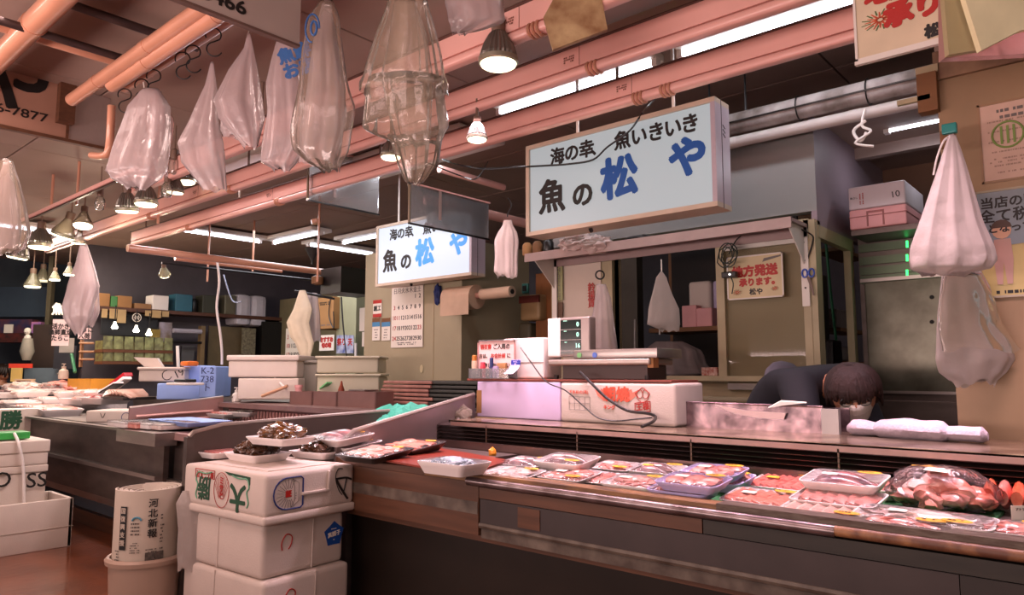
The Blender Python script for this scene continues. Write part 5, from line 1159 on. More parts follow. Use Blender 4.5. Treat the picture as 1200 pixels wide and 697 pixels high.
q, tx = on_roll(-.045, nt_-.125); MB().tube([q+tx*.018*cos(a)+UP*.014*sin(a) for a in [k*pi/8 for k in range(9)]], .004, 6).build('blue_arch_print', mat('news blue', '4a8aa0', .6), npz, world=True)
# white plastic sack between the bin and the stack
t = bag('plastic_sack', 'white plastic sack hanging between the newspaper bin and the box stack', 'bag', [(575, 214, 222), (590, 206, 236), (620, 209, 240), (650, 208, 240), (668, 208, 238)], 3.22, bagd, seed=51, folds=4, dep=.25)
# ================================================================ FOAM BOXES AT LEFT EDGE
c1 = PZ(80, 640, 0); XB = c1.x
def lbox(label, x1, y0, y1, z0, z1, dx=.55, open_=False, lid=.0, group='foam boxes at the left edge'):
    t = thing('foam_box', label, 'box', (x1-dx/2, (y0+y1)/2, z0), 0, group)
    if open_:
        h = z1-z0; th = .035
        for a_ in ((x1-th, x1, y0, y1), (x1-dx, x1-dx+th, y0, y1), (x1-dx, x1, y0, y0+th), (x1-dx, x1, y1-th, y1)):
            MB().rbox(((a_[0]+a_[1])/2, (a_[2]+a_[3])/2, (z0+z1)/2), (a_[1]-a_[0], a_[3]-a_[2], h), .008).build('side_wall', foam, t, smooth=True, world=True)
        MB().bb(x1-dx+.01, x1-.01, y0+.01, y1-.01, z0, z0+.04).build('bottom', foam, t, world=True)
        MB().rbox((x1-dx/2, (y0+y1)/2, z0+h*.42), (dx+.008, y1-y0+.008, .006), .002).build('seam_line', mat('foam seam', 'b5a698', .6), t, world=True)
    else:
        MB().rbox((x1-dx/2, (y0+y1)/2, (z0+z1-lid)/2), (dx-.02, y1-y0-.02, z1-z0-lid), .012, 3).build('body', foam, t, smooth=True, world=True)
        if lid: MB().rbox((x1-dx/2, (y0+y1)/2, z1-lid/2), (dx, y1-y0, lid), .012, 3).build('lid', foam, t, smooth=True, world=True)
    return t
z1_ = PX(60, 586, XB).z
lbox('big open foam box on the brown floor, left edge', XB, 1.15, c1.y+.02, 0, z1_, open_=True)
XU = XB-.36; yu = PX(56, 560, XU).y; z2_ = PX(40, 545, XU).z; z3_ = PX(40, 516, XU).z
t = lbox('foam box marked SS, left edge', XU, yu-.75, yu, .0, z2_, lid=.06)
q = PX(43, 563, XU+.012); text('lettering', 'SS', q, EY, UP, .17, ink, t, bold=.001)
q = PX(2, 563, XU+.012); text('lettering', 'O', q, EY, UP, .17, ink, t, bold=.001)
lbox('foam box under the green case, above the SS box', XU-.0, yu-.8, yu+.005, z2_+.002, z3_, lid=.10)
# green thing + pale cord
q = PX(12, 509, XU-.2); t = thing('green_case', 'small green plastic case on the upper left foam box', 'case', (q.x, q.y, z3_))
MB().rbox((q.x, q.y-.05, z3_+.04), (.2, .34, .06), .01).build('case_body', mat('bright green plastic', '3aa04a', .4), t, world=True)
o = MB().tube(spl([PX(17, 508, XU-.1), PX(22, 520, XU+.03), PX(27, 545, XU+.03), PX(28, 575, XU+.03), PX(28, 600, XU+.03)], 5), .012, 8).build('extension_cable', whitep); tag(o, 'pale cord hanging from the green case over the foam boxes', 'cord')
q = PD(12, 496, 7.6); t = thing('foam_box', 'foam box with a green brush character at the left edge under the bench end', 'box', q-UP*.15)
MB().box(q+Vector((-.0, .0, -.02)), (.35, .75, .34)).build('body', foam, t, world=True)
text('lettering', '勝', q+Vector((.176, -.04, .03)), EY, UP, .2, greenink, t, bold=.008); 
# ================================================================ BENCH TOP: trays and boxes (left island)
def bt(label, u, v, D, w, l, h, rz, content, **k):
    p = PD(u, v, D); k.setdefault('sticker', 0); k.setdefault('tag2', False); k.setdefault('wraps', False); k.setdefault('big', 1.45); return tray(label, p, w, l, h, rz, content, group='seafood trays heaped on the left bench', **k)
squid = mat('squid mantle', 'e2c4b4', .3, scale=10, col2='b5806e', coat=.6)
spec_ = [
 (20, 478, 8.6, 'pieces', whitef, 'foam tray of pale shellfish at the far left front of the bench'),
 (45, 483, 8.2, 'fillet', pinkf, 'low foam tray of pink slices near the bench corner, left'),
 (8, 466, 9.0, 'pieces', dkfish, 'foam tray of mixed shells at the very left edge'),
 (32, 465, 9.0, 'pieces', whitef, 'long tray heaped with white and brown shells, left'),
 (28, 458, 9.6, 'mound', whitef, 'rear tray of small pale shells under the framed price cards'),
 (57, 462, 9.3, 'fish', dkfish, 'tray of small dark fish behind the shells'),
 (62, 473, 8.9, 'fillet', whitef, 'tray of long pale slices in the middle of the bench'),
 (78, 455, 9.6, 'pieces', pinkf, 'tray of pink pieces at the back near the soap bottle'),
 (84, 466, 9.0, 'fillet', whitef, 'tray of overlapping pale strips in the bench middle'),
 (98, 460, 9.4, 'mound', pinkf, 'tray of shrimp coloured seafood behind the black-lidded tray'),
 (100, 474, 8.4, 'fish', pinkf, 'tray of reddish fish beside the squid fan'),
 (70, 487, 7.7, 'fillet', pinkf, 'pink tray at the bench corner above the steel gutter'),
 (112, 466, 8.8, 'pieces', whitef, 'small pale tray before the yellow crate'),
 (122, 473, 8.2, 'fish', mat('red octopus', 'a8303a', .3, var=.4, coat=.6), 'tray with dark red octopus arms'),
]
for i, (u, v, D, ct_, fm_, lb) in enumerate(spec_): bt(lb, u, v, D, .52, .38, .075, .2*sin(i*2.1), ct_, fm=fm_, seed=70+i)
# fill under the heap so that trays rest on something
for i, (u, v, D, w, l) in enumerate(((30, 470, 9.1, 1.0, 1.1), (85, 472, 8.7, .9, .9))):
    p = PD(u, v, D); o = MB().bb(p.x-w/2, p.x+w/2, p.y-l/2, p.y+l/2, .951, p.z-.01).build('ice_bed', mat('crushed ice', 'd9cbc8', .4, bump=.8, bscale=40)); tag(o, 'block of crushed ice under the seafood trays, %s' % ('far left' if i == 0 else 'middle of the bench'), 'ice')
# fan of squid
p = PD(150, 466, 7.9); t = thing('squid_fan', 'fan of overlapping pale dried squid or fish on a dark tray', 'seafood', p)
for k in range(9):
    a = -.7+k*.17; mb = MB(); mb.rbox((0, 0, 0), (.10, .34, .02), .009, 2, Matrix.Rotation(a, 3, 'Z') @ Matrix.Rotation(.5, 3, 'Y')); o = mb.build('squid', squid, t, smooth=True); o.location = (-.22+k*.055, 0, .03+.035*sin(k/8*pi))
MB().rbox((0, 0, 0), (.62, .34, .03), .01).build('dark_tray', dishk, t)
for i, (u, v, D, lb, m_) in enumerate(((131, 455, 8.3, 'white and black tray tilted beside the squid fan', black), (101, 463, 8.8, 'white card with a black edge lying on the seafood', black))):
    p = PD(u, v, D); t = thing('tilted_tray', lb, 'tray', p, .4, 'tilted trays on the bench'); R3 = Matrix.Rotation(-.45, 3, 'Y')
    MB().rbox((0, 0, .02), (.22, .14, .02), .005, 2, R3).build('dish', dishw, t); MB().rbox((-.01, 0, -.0), (.24, .15, .015), .005, 2, R3).build('dark_edge', m_, t)
p = PD(142, 441, 8.6); t = thing('red_packet', 'red and white packet leaning by the foam boxes', 'packet', p-UP*.10, .3); R3 = Matrix.Rotation(-.5, 3, 'Y')
MB().rbox((0, 0, .06), (.28, .12, .05), .01, 2, R3).build('red_side', mat('red packet', 'b8202c', .35), t); MB().rbox((.03, -.03, .02), (.27, .12, .04), .01, 2, R3).build('white_side', dishw, t)
p = PD(107, 452, 9.2); t = thing('yellow_crate', 'yellow-orange plastic crate behind the seafood', 'crate', p, .1)
for (x, y, w_, l_) in ((0, -.14, .6, .02), (0, .14, .6, .02), (-.3, 0, .02, .3), (.3, 0, .02, .3)): MB().box((x, y, 0), (w_, l_, .18)).build('crate_side', mat('orange crate', 'c98a2c', .45), t)
MB().box((0, 0, -.085), (.6, .3, .01)).build('crate_bottom', mat('orange crate', 'c98a2c', .45), t)
# pump bottle etc.
def pump(label, p, s, m, grp='pump bottles'):
    t = thing('pump_bottle', label, 'bottle', p, 0, grp)
    MB().lathe([(.9*s, 0), (1.05*s, .1*s), (1.1*s, 1.2*s), (.95*s, 2.0*s), (.45*s, 2.4*s), (.42*s, 2.7*s)], (0, 0, 0), UP, 24).build('bottle', m, t, smooth=True)
    MB().lathe([(.5*s, 2.65*s), (.5*s, 3.0*s), (.16*s, 3.05*s), (.16*s, 3.5*s)], (0, 0, 0), UP, 16).build('collar', m, t, smooth=True)
    MB().rbox((-.25*s, 0, 3.55*s), (1.5*s, .45*s, .22*s), .06*s).build('pump_head', m, t, smooth=True)
    MB().lathe([(.25*s, 0), (.25*s, .01)], (0, -1.1*s, 1.2*s), -EY, 16).build('round_mark', greyink, t)
p = PY(277, 468, 3.35); p.z = gz1+.001
pump('white pump bottle standing on the rear rail of the left case', p, .036, whitep)
pump('white pump bottle behind the seafood, by the blue-grey board', PD(74, 444, 9.4), .055, mat('beige white plastic', 'cbb5a5', .4))
# foam boxes on the right end of the bench (blue and white)
def fb(label, u0, v0, u1, v1, D, dep, m, lid=.0, grp='foam boxes behind the left case'):
    a = PD(u0, v1, D); b = PD(u1, v1, D); zt = PD((u0+u1)/2, v0, D).z; w_ = (b-a).length; c = (a+b)/2+FW*dep/2
    t = thing('foam_box', label, 'box', (c.x, c.y, a.z), math.atan2(RT.y, RT.x), grp); h = zt-a.z
    MB().rbox((0, 0, (h-lid)/2), (w_, dep, h-lid), .015, 3).build('body', m, t, smooth=True)
    if lid: MB().rbox((0, 0, h-lid/2), (w_+.03, dep+.03, lid), .015, 3).build('lid', m, t, smooth=True)
    return t, (lambda x, z: c-FW*(dep/2+.002)+RT*x*w_+UP*(z*h-c.z+a.z)), h
fb('pale blue foam box under the dark tray, right end of the bench', 183, 449, 233, 468, 7.4, .5, foamb)
t, Q, h = fb('white foam box with a black ring and number 19, on the blue box', 162, 430, 216, 447, 7.5, .45, foam, .03)
text('lettering', '19', Q(.38, .55), RT, UP, .11, ink, t, rot=.5)
MB().tube([Q(.12, .45)+RT*.05*cos(q)+UP*.05*sin(q) for q in [k*pi/10 for k in range(5, 20)]], .004, 5).build('marker_arc', ink, t, world=True)
t, Q, h = fb('tall pale blue foam box with dark handwriting, beside the white boxes', 232, 429, 252, 466, 7.2, .4, foamb)
for i, s_ in enumerate(('K-2', '738', 'ト')): text('lettering', s_, Q(0, .85-.27*i), RT, UP, .09, darkblue, t)
fb('blue foam block behind the number 19 box', 214, 428, 234, 450, 7.6, .4, foamb)
p = PD(222, 426, 7.5); o = MB().rbox(p, (.18, .12, .05), .02).build('orange_tub', mat('orange lid', 'ee7a2a', .4), None, smooth=True); tag(o, 'bright orange tub on the blue foam box', 'tub')
p = PD(217, 446, 7.1); t = thing('black_tray', 'black rounded tray on a white one, on the blue foam box', 'tray', p, rzB)
MB().rbox((0, 0, 0), (.22, .12, .035), .016, 3).build('black_dish', black, t, smooth=True); MB().rbox((0, 0, -.03), (.36, .2, .025), .01, 2).build('white_dish', dishw, t)
p = PD(178, 425, 7.7); t = thing('open_carton', 'open pale flap of a foam carton on the white box', 'carton', p); MB().slab([p+RT*x+UP*z for x, z in ((-.2, .06), (.05, .05), (.12, -.05), (-.08, -.04))], FW*.05).build('flap', foam, t, world=True)
t, Q, h = fb('low foam box with pencil marks on the bench edge, by the steel front', 100, 481, 157, 495, 6.6, .4, foam, grp='foam boxes on the bench')
MB().tube(spl([Q(-.2, .8), Q(-.15, .4), Q(-.1, .8)], 4), .003, 5).build('scrawl', ink, t, world=True); MB().tube([Q(.33, .45)+RT*.04*cos(q)+UP*.04*sin(q) for q in [k*pi/8 for k in range(13)]], .003, 5).build('scrawl', darkblue, t, world=True)
# items on the bed of the left case edge: blue tray, row of clear packs
p = PZ(222, 497, .99); t = thing('blue_tray', 'empty pale blue tray lying at the front corner of the left case', 'tray', p, 0)
MB().rings([rrect(.62, .30, .03, z=0), rrect(.74, .36, .03, z=.035), rrect(.70, .33, .03, z=.035), rrect(.58, .27, .03, z=.008)]).build('dish', foamb, t, smooth=True)
for i in range(4):
    p = PZ(158+i*14, 496+i*.8, .985); t = thing('clear_pack', 'clear pack %s in the row along the bench edge' % ('nearest the marked foam box', 'second from the marked foam box', 'third from the marked foam box', 'beside the blue tray')[i], 'pack', p, 0, 'clear packs on the bench edge')
    MB().rbox((0, 0, 0), (.34, .30, .045), .012, 2).build('pack_body', (dishw, pinkf, dishw, whitef)[i], t, smooth=True); MB().rbox((0, 0, .02), (.35, .31, .02), .008, 2).build('clear_lid', acry, t, smooth=True)
tray('white dish with folded paper on the left case bed, behind its end panel', PZ(290, 487, 1.02), .4, .3, .04, .2, 'mound', fm=paper, sticker=0, tag2=False, seed=90, group='trays in the left case')
tray('pink tray on the left case bed by the grille corner', PZ(268, 489, 1.0), .4, .3, .04, 0, 'fillet', fm=pinkf, sticker=0, tag2=False, seed=91, group='trays in the left case')
# ================================================================ BEHIND THE LEFT CASE
def on_rail(u, y): q = PZ(u, 470, gz1); return Vector((PY(u, 470, y).x, y, gz1+.001))
pinksteel = mat('pink lit steel tubs', 'a8817a', .3, metal=.6, var=.15)
for i, (u0, u1, lb) in enumerate(((340, 366, 'small steel tub holding tongs, left of the row'), (367, 395, 'second steel tub of the row, under the green scoop'), (396, 441, 'third and widest steel tub of the row'))):
    yv = 3.42; a, b = PY(u0, 470, yv), PY(u1, 472, yv); zt = PY((u0+u1)/2, 458.5, yv).z; x0, x1 = a.x+.005, b.x-.005
    t = thing('steel_tub', lb, 'tub', ((x0+x1)/2, yv, gz1), 0, 'steel tubs on the rear rail'); h = zt-gz1-.001
    for (cx, cy, w_, l_) in ((0, -.0, x1-x0, .01), (0, .16, x1-x0, .01), (-(x1-x0)/2, .08, .01, .17), ((x1-x0)/2, .08, .01, .17)): MB().box((cx, cy, h/2), (w_, l_, h)).build('tub_wall', pinksteel, t)
    MB().box((0, .08, .004), (x1-x0, .16, .006)).build('tub_floor', pinksteel, t)
p = PY(380, 453, 3.5); o = MB().box(p, (.16, .05, .012), Matrix.Rotation(-.45, 3, 'Y')).build('green_scoop', mat('light green plastic', '6fc07a', .4)); tag(o, 'light green scoop standing in the steel tub', 'scoop')
o = MB().tube([PY(307, 464, 3.35), PY(330, 455, 3.42), PY(337, 452, 3.45)], .014, 8).build('wooden_paddle', mat('pale wood', 'c99a7a', .5)); tag(o, 'pale wooden paddle leaning on the tubs', 'paddle')
o = MB().tube([PY(322, 443, 3.5), PY(336, 456, 3.45)], .010, 8).build('tongs', whitep); tag(o, 'white tongs standing up from the first steel tub', 'tongs')
p = PY(350, 457, 3.5); o = MB().lathe([(.03, -.05), (.03, .02), (.035, .022), (.035, .045)], p, UP, 16).build('small_jar', foamp, None, smooth=True); tag(o, 'small pale jar in the first steel tub', 'jar')
p = PY(400, 455, 3.5); o = MB().lathe([(.022, -.06), (.026, -.01), (.012, .03), (.006, .06)], p, UP, 14).build('sauce_bottle', mat('brown bottle', '8a3a22', .3), None, smooth=True); tag(o, 'little reddish brown bottle standing in the widest steel tub', 'bottle')
p = PY(426, 457, 3.5); o = MB().rbox(p, (.2, .14, .012), .004).build('steel_plate', steel); tag(o, 'flat steel plate lying over the widest steel tub', 'plate')
# support cabinet behind left case
o = MB().bb(-6.88, XL-.36, 3.66, 4.28, .0, 1.12).build('work_table', mat('grey table', '8c8478', .5)); tag(o, 'grey work table behind the left case carrying the board stack', 'table')
# stack of boards (folded dark boards with pink edges)
x0, x1 = PY(450, 460, 3.70).x, PY(557, 460, 3.70).x; zb_ = 1.125; xmid = PY(506, 460, 3.7).x
for k in range(7):
    r = random.Random(k); z = zb_+k*.031; dx_ = r.uniform(-.03, .03)
    t = thing('folded_board', 'thin folded board, %s in the dark stack behind the green cloth' % ('lowest', 'second from the bottom', 'third from the bottom', 'middle one', 'third from the top', 'second from the top', 'topmost')[k], 'board', ((x0+x1)/2, 3.9, z), 0, 'stacked dark boards')
    MB().rbox(((x0+x1)/2+dx_, 3.9, z+.014), (x1-x0, .40, .022), .006).build('board', mat('dark green grey board', '3c3e3a', .6), t, world=True)
    MB().rbox(((x0+xmid)/2+dx_-.01, 3.695, z+.014), (xmid-x0, .02, .024), .008).build('pink_edge', mat('pinkish folded edge', 'b07c70', .5, var=.3, scale=12), t, world=True)
# green cloth
p = PX(470, 482, XLc+.35); mb = MB(); rows = []
rnd = random.Random(9); cc = PD(472, 484, 4.25)
for i in range(8):
    s = i/7; row = []
    for j in range(9):
        q = j/8-.5; drop = (.0 if s < .35 else (s-.35)*.20)*(1-abs(q)*.5)
        row.append(cc+RT*q*(.36-.1*s)+FW*(.10-s*.22)+UP*(.045-drop+.05*noise.noise(Vector((q*9, s*5, 1)))-abs(q)*.05))
    rows.append(row)
for i in range(7):
    for j in range(8): mb.quad(rows[i][j], rows[i][j+1], rows[i+1][j+1], rows[i+1][j])
t = thing('green_cloth', 'crumpled teal green cloth draped over the dark case edge', 'cloth', cc); o = mb.build('cloth_sheet', mat('teal cloth', '2f9a80', .7, bump=.4, bscale=60), t, smooth='all', world=True)
# white styrofoam boxes stacked at middle distance
t, Q, h = fb('lower white foam box of the pair, left of the pale green boxes', 278, 443, 349, 468, 6.4, .55, foam, grp='large white foam boxes behind the case')
t, Q, h = fb('upper white lidded foam box of the pair, behind the pump bottle', 267, 416, 348, 442, 6.4, .6, foam, .05, grp='large white foam boxes behind the case')
t, Q, h = fb('pale greenish foam box, upper, against the cream wall', 371, 417, 443, 437, 6.0, .4, mat('pale green foam', 'c2bba4', .65, var=.05), .02, grp='pale boxes by the cream wall')
t, Q, h = fb('pale greenish foam box, lower, against the cream wall', 371, 438, 444, 462, 6.0, .4, mat('pale green foam', 'c2bba4', .65, var=.05), .02, grp='pale boxes by the cream wall')
t, Q, h = fb('grey box with a red top edge between the white and the pale green boxes', 348, 422, 371, 460, 6.6, .5, mat('grey carton', '938c80', .6), .03, grp='pale boxes by the cream wall')
o = MB().bb(-9.6, -6.9, 3.75, 5.6, 0, 1.10).build('back_counter', steeld); tag(o, 'long steel counter behind the left case under the foam boxes', 'counter')
# ================================================================ SHELF OVER THE WINDOW
ys = PX(927, 254, PY(949, 274, YW).x).y
zs = PX(927, 254, PY(949, 274, YW).x).z
xs0, xs1 = PY(615, 303, ys).x, PY(927, 254, ys).x
t = thing('wall_shelf', 'long pale shelf on angled brackets under the big lit sign', 'shelf', ((xs0+xs1)/2, ys, zs-.04))
shm = mat('shelf pink grey', '9c8480', .45, var=.1)
MB().bb(xs0, xs1, ys, YW-.04, zs-.02, zs).build('board', shm, t, world=True); MB().bb(xs0, xs1, ys-.004, ys+.004, zs-.055, zs+.002).build('front_lip', mat('shelf lip', 'b39a94', .4), t, world=True)
MB().bb(xs0, xs1, YW-.045, YW-.035, zs-.07, zs-.02).build('rear_rail', shm, t, world=True)
for xb_ in (PY(651, 320, YW-.03).x, xs1-.02):
    MB().bb(xb_-.02, xb_+.02, YW-.045, YW-.034, zs-.45, zs-.02).build('bracket_leg', white, t, world=True)
    MB().slab([Vector((xb_-.003, y, z)) for y, z in ((YW-.05, zs-.02), (ys+.01, zs-.02), (ys+.01, zs-.045), (YW-.05, zs-.22))], EX*.006).build('bracket_arm', white, t, world=True)
for dz in (.1, .2, .35): MB().lathe([(.005, 0), (.005, .002)], (xs1-.02, YW-.046, zs-dz), -EY, 10).build('screw', dark, t, world=True)
p = Vector((PY(688, 290, ys).x, ys+.05, zs))
for i, (u, s_, lb) in enumerate(((676, .12, 'crumpled white bag on the shelf, left one'), (698, .11, 'crumpled white bag drooping over the shelf edge, right one'))):
    c = PY(u, 293, ys+.02); c.z = zs+.035-(.03 if i else 0); tt = thing('crumpled_bag', lb, 'bag', c, 0, 'crumpled bags on the wall shelf')
    MB().blob((0, 0, 0), (s_, .08, .055), seed=i+4, amp=.22, fr=3, lv=4).build('bag_film', mat('crumpled white plastic', 'c9b2ac', .4, bump=.5, bscale=30), tt, smooth=True)
    for k in range(3): MB().tube(spl([Vector((-s_*.7+k*.03, -.07, .01*k)), Vector((-.01, -.088, .02-k*.02)), Vector((s_*.8, -.05, .01))], 4), .004, 5).build('fold', bagd, tt)
c = PY(750, 281, ys+.1); c.z = zs+.02; tag(MB().blob(c, (.10, .05, .02), seed=8, amp=.1, lv=3).build('black_pouch', black, None, smooth=True), 'flat black pouch on the wall shelf under the sign', 'pouch')
for i, (u, m, lb) in enumerate(((618, card, 'small brown jar at the left end of the wall shelf'), (630, cardd, 'small dark tin at the left end of the wall shelf'), (643, black, 'black can on the wall shelf, left of the crumpled bags'))):
    c = PY(u, 290, ys+.06); c.z = zs; tag(MB().lathe([(.03, 0), (.035, .01), (.035, .07), (.02, .09)], c, UP, 16).build('jar', m, None, smooth=True), lb, 'jar')
# cable + scissors on the end post
q = PY(946, 305, YW-.045)
o = MB().tube(spl([PY(932, 266, YW-.1), PY(951, 275, YW-.04), PY(952, 285, YW-.04), PY(946, 305, YW-.04), PY(943, 318, YW-.04)], 5), .004, 6).build('thin_cord', black); tag(o, 'thin black cord down the end post', 'cord')
q = PY(947, 322, YW-.05); t = thing('scissors', 'blue-handled scissors hanging on the end post', 'scissors', q)
for s_ in (-1, 1): MB().tube([q+EX*(s_*.018+.014*cos(a))+UP*(.01+.022*sin(a)) for a in [k*pi/8 for k in range(17)]], .005, 6).build('handle', mat('blue handle', '2a4fb0', .35), t, world=True)
MB().slab([q+EX*x+UP*z for x, z in ((-.008, -.01), (.010, -.01), (.030, -.11), (.022, -.115))], -EY*.003).build('blade', mat('dull blade', '5a4a44', .3, metal=.6), t, world=True)
# ================================================================ STOREROOM behind the open window
YI = YW+.75
a = PY(800, 385, YI); t = thing('storeroom_shelf', 'dark inner shelf seen through the open window', 'shelf', a)
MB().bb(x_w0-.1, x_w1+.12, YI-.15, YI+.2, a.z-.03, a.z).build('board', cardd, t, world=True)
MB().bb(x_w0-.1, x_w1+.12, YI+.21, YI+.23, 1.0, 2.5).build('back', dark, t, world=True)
for i, (u0, v0, u1, v1, m, lb, bb_) in enumerate(((807, 328, 832, 370, foam, 'white plastic-wrapped bundle on the inner shelf', .03), (836, 328, 847, 370, mat('lilac roll', 'b0a2c0', .5), 'lilac white roll at the right edge of the inner shelf', .02), (799, 357, 816, 372, foamp, 'small pinkish box, left, on the inner shelf', .01), (816, 360, 834, 372, foamp, 'small pinkish box, right, on the inner shelf', .01))):
    yy = YI-.05 if i < 2 else YI-.13
    a, b = PY(u0, v1, yy), PY(u1, v0, yy)
    prism_box('bundle', lb, 'package', a.x, b.x, yy, yy+.12, PY(815, 385, YI).z+.001, b.z, m, bb_, group='packages on the inner shelf')
t = bag('clear_sack', 'crumpled see-through sack of white items inside the window', 'bag', [(400, 768, 800), (410, 755, 822), (425, 745, 828), (438, 742, 836)], 4.9, bagw, seed=61, folds=9, closed=True, dep=.3)
c = PY(832, 437, YW-.02); prism_box('small_box', 'small patterned packet on the window sill, right', 'packet', c.x-.05, c.x+.05, YW-.03, YW, z_sill+.001, z_sill+.05, mat('patterned packet', 'd0b8a8', .4, scale=50, col2='9a4a3a'), .003)
for i, (u, v0, v1) in enumerate(((744, 374, 408), (773, 380, 392))): tag(MB().tube([PY(u, v0, YI-.2), PY(u, v1, YI-.2)], .006, 6).build('hanging_strip', whitep), 'thin white hanging strip in the dark window, %s' % ('left' if i == 0 else 'right'), 'strip')
# ================================================================ DOORWAY NET, STRAP, BAG
YN = YW+.1
c = PX(975, 330, XP-.15)
xx = XP-.25
t = thing('door_curtain_strap', 'green strap with a black pouch hanging in the doorway', 'strap', PX(970, 300, xx))
MB().tube([PX(968, 285, xx), PX(973, 340, xx), PX(980, 400, xx)], .010, 6).build('green_strap', mat('green strap', '2f7a55', .6), t, world=True)
q = PX(977, 416, xx); MB().rbox(q, (.06, .20, .20), .02).build('black_pouch', black, t, world=True)
o = MB().rbox(PX(962, 360, xx+.1), (.05, .16, .40), .03).build('black_coat', black, None, smooth=True); tag(o, 'dark garment hanging inside the doorway by the end post', 'garment')
for i, (v, hh) in enumerate(((290, .10), (375, .16), (415, .12))):
    q = PX(985, v, xx-.3); tag(MB().rbox(q, (.10, .50, hh), .03).build('wrapped_goods', film('wrapped goods', 'b8a8a0', .8), None, smooth=True), 'plastic-wrapped goods on the doorway shelf, %s' % ('top', 'middle', 'bottom')[i], 'package', 'wrapped goods in the doorway')
    tag(MB().bb(q.x-.1, q.x+.1, q.y-.35, q.y+.35, q.z-hh/2-.03, q.z-hh/2-.001).build('dark_shelf', cardd), 'dark shelf in the doorway under the %s wrapped goods' % ('top', 'middle', 'bottom')[i], 'shelf')
# ================================================================ FREEZER in the alcove
YF = YW+.62
fx0, fx1 = PY(1010, 400, YF).x, .1; zt_ = PY(1010, 279, YF).z
t = thing('freezer', 'tall mottled steel freezer with louvred top and green light, in the alcove', 'freezer', ((fx0+fx1)/2, YF+.3, 0))
frm = mat('mottled freezer steel', '6e6c5e', .30, metal=.6, scale=6, col2='4e4a3e')
MB().bb(fx0, fx1, YF+.02, YF+.58, 0, zt_).build('cabinet', steeld, t, world=True)
zd1 = PY(1012, 331, YF).z; zd0 = PY(1012, 458, YF).z
MB().rbox(((fx0+fx1)/2+.01, YF+.01, (zd0+zd1)/2), (fx1-fx0-.04, .03, zd1-zd0), .006).build('door', frm, t, world=True)
MB().rbox(((fx0+fx1)/2+.01, YF+.01, zd0/2-.02), (fx1-fx0-.04, .03, zd0-.06), .006).build('lower_door', steeld, t, world=True)
MB().bb(fx0+.01, fx1, YF-.012, YF+.01, zd0-.012, zd0+.004).build('door_edge', steel, t, world=True)
MB().bb(fx0+.01, fx1, YF-.012, YF+.01, zd1+.0, zd1+.02).build('top_edge', steel, t, world=True)
for k, v in enumerate((285, 300, 312, 322)):
    z = PY(1012, v, YF).z; MB().bb(fx0+.01, fx1, YF-.004, YF+.015, z-.055, z-.008).build('louvre', mat('louvre green grey', '5f6c58', .3, metal=.6), t, world=True)
q = PY(1070, 300, YF-.02); 
for v in (286, 302, 320): q = PY(1063, v, YF-.006); MB().bb(q.x-.006, q.x+.006, YF-.008, YF-.005, q.z-.02, q.z+.02).build('green_light', emit('green light', '3aff7a', 2.5), t, world=True)
l = bpy.data.lights.new('green_glow', 'POINT'); l.energy = .25; l.color = (.2, 1, .4); l.shadow_soft_size = .03; lo = bpy.data.objects.new('green_glow', l); S.collection.objects.link(lo); q = PY(1070, 305, YF-.12); lo.location = q
for v in (348, 377): q = PY(1092, v, YF-.006); MB().lathe([(.012, 0), (.010, .006)], q, -EY, 10).build('door_bolt', dark, t, world=True)
# two boxes on the freezer
yq = YF-.30
a, b = PY(994, 272, yq), PY(1060, 210, yq); zm = PY(1000, 246, yq).z
xb0, xb1 = a.x+.01, b.x
for i, (z0_, z1_, m, lb) in enumerate(((zt_+.001, zm-.002, foamp, 'pink foam box with a hand hole, on top of the freezer'), (zm, b.z, mat('white carton', 'd9cfd4', .5, var=.05), 'white printed box numbered 10, on the pink foam box'))):
    t = prism_box('foam_box', lb, 'box', xb0, xb1, yq, YF+.15, z0_, z1_, m, .01, group='boxes on the freezer')
    if i == 0:
        zc_ = (z0_+z1_)/2; xc = (xb0+xb1)/2-.01
        for (x0, x1, zz0, zz1) in ((xc-.045, xc+.045, zc_+.03, zc_+.04), (xc-.045, xc-.037, z0_+.01, zc_+.03), (xc+.037, xc+.045, z0_+.01, zc_+.03)): MB().bb(x0, x1, yq-.005, yq, zz0, zz1).build('hand_hole_rim', mat('dark pink', 'a0605c', .6), t, world=True)
        MB().bb(xb0-.002, xb1+.002, yq-.003, yq+.3, z1_-.045, z1_-.04).build('lid_line', mat('dark pink', 'a0605c', .6), t, world=True)
    else:
        text('lettering', '10', (xb1-.05, yq-.001, z0_+.055), EX, UP, .05, ink, t, rot=.1); text('lettering', '魚さし', (xb0+.03, yq-.001, (z0_+z1_)/2), EX, UP, .02, ink, t, width=.04); lines(t, (xb0+.07, yq-.001, (z0_+z1_)/2), UP, -EX, .08, .03, 2, redink, seed=3, lh=.006)
tag(MB().bb(xb0, .1, yq+.02, YF+.018, zt_-.03, zt_).build('freezer_ledge', steeld), 'steel ledge carrying the boxes over the freezer front', 'ledge')
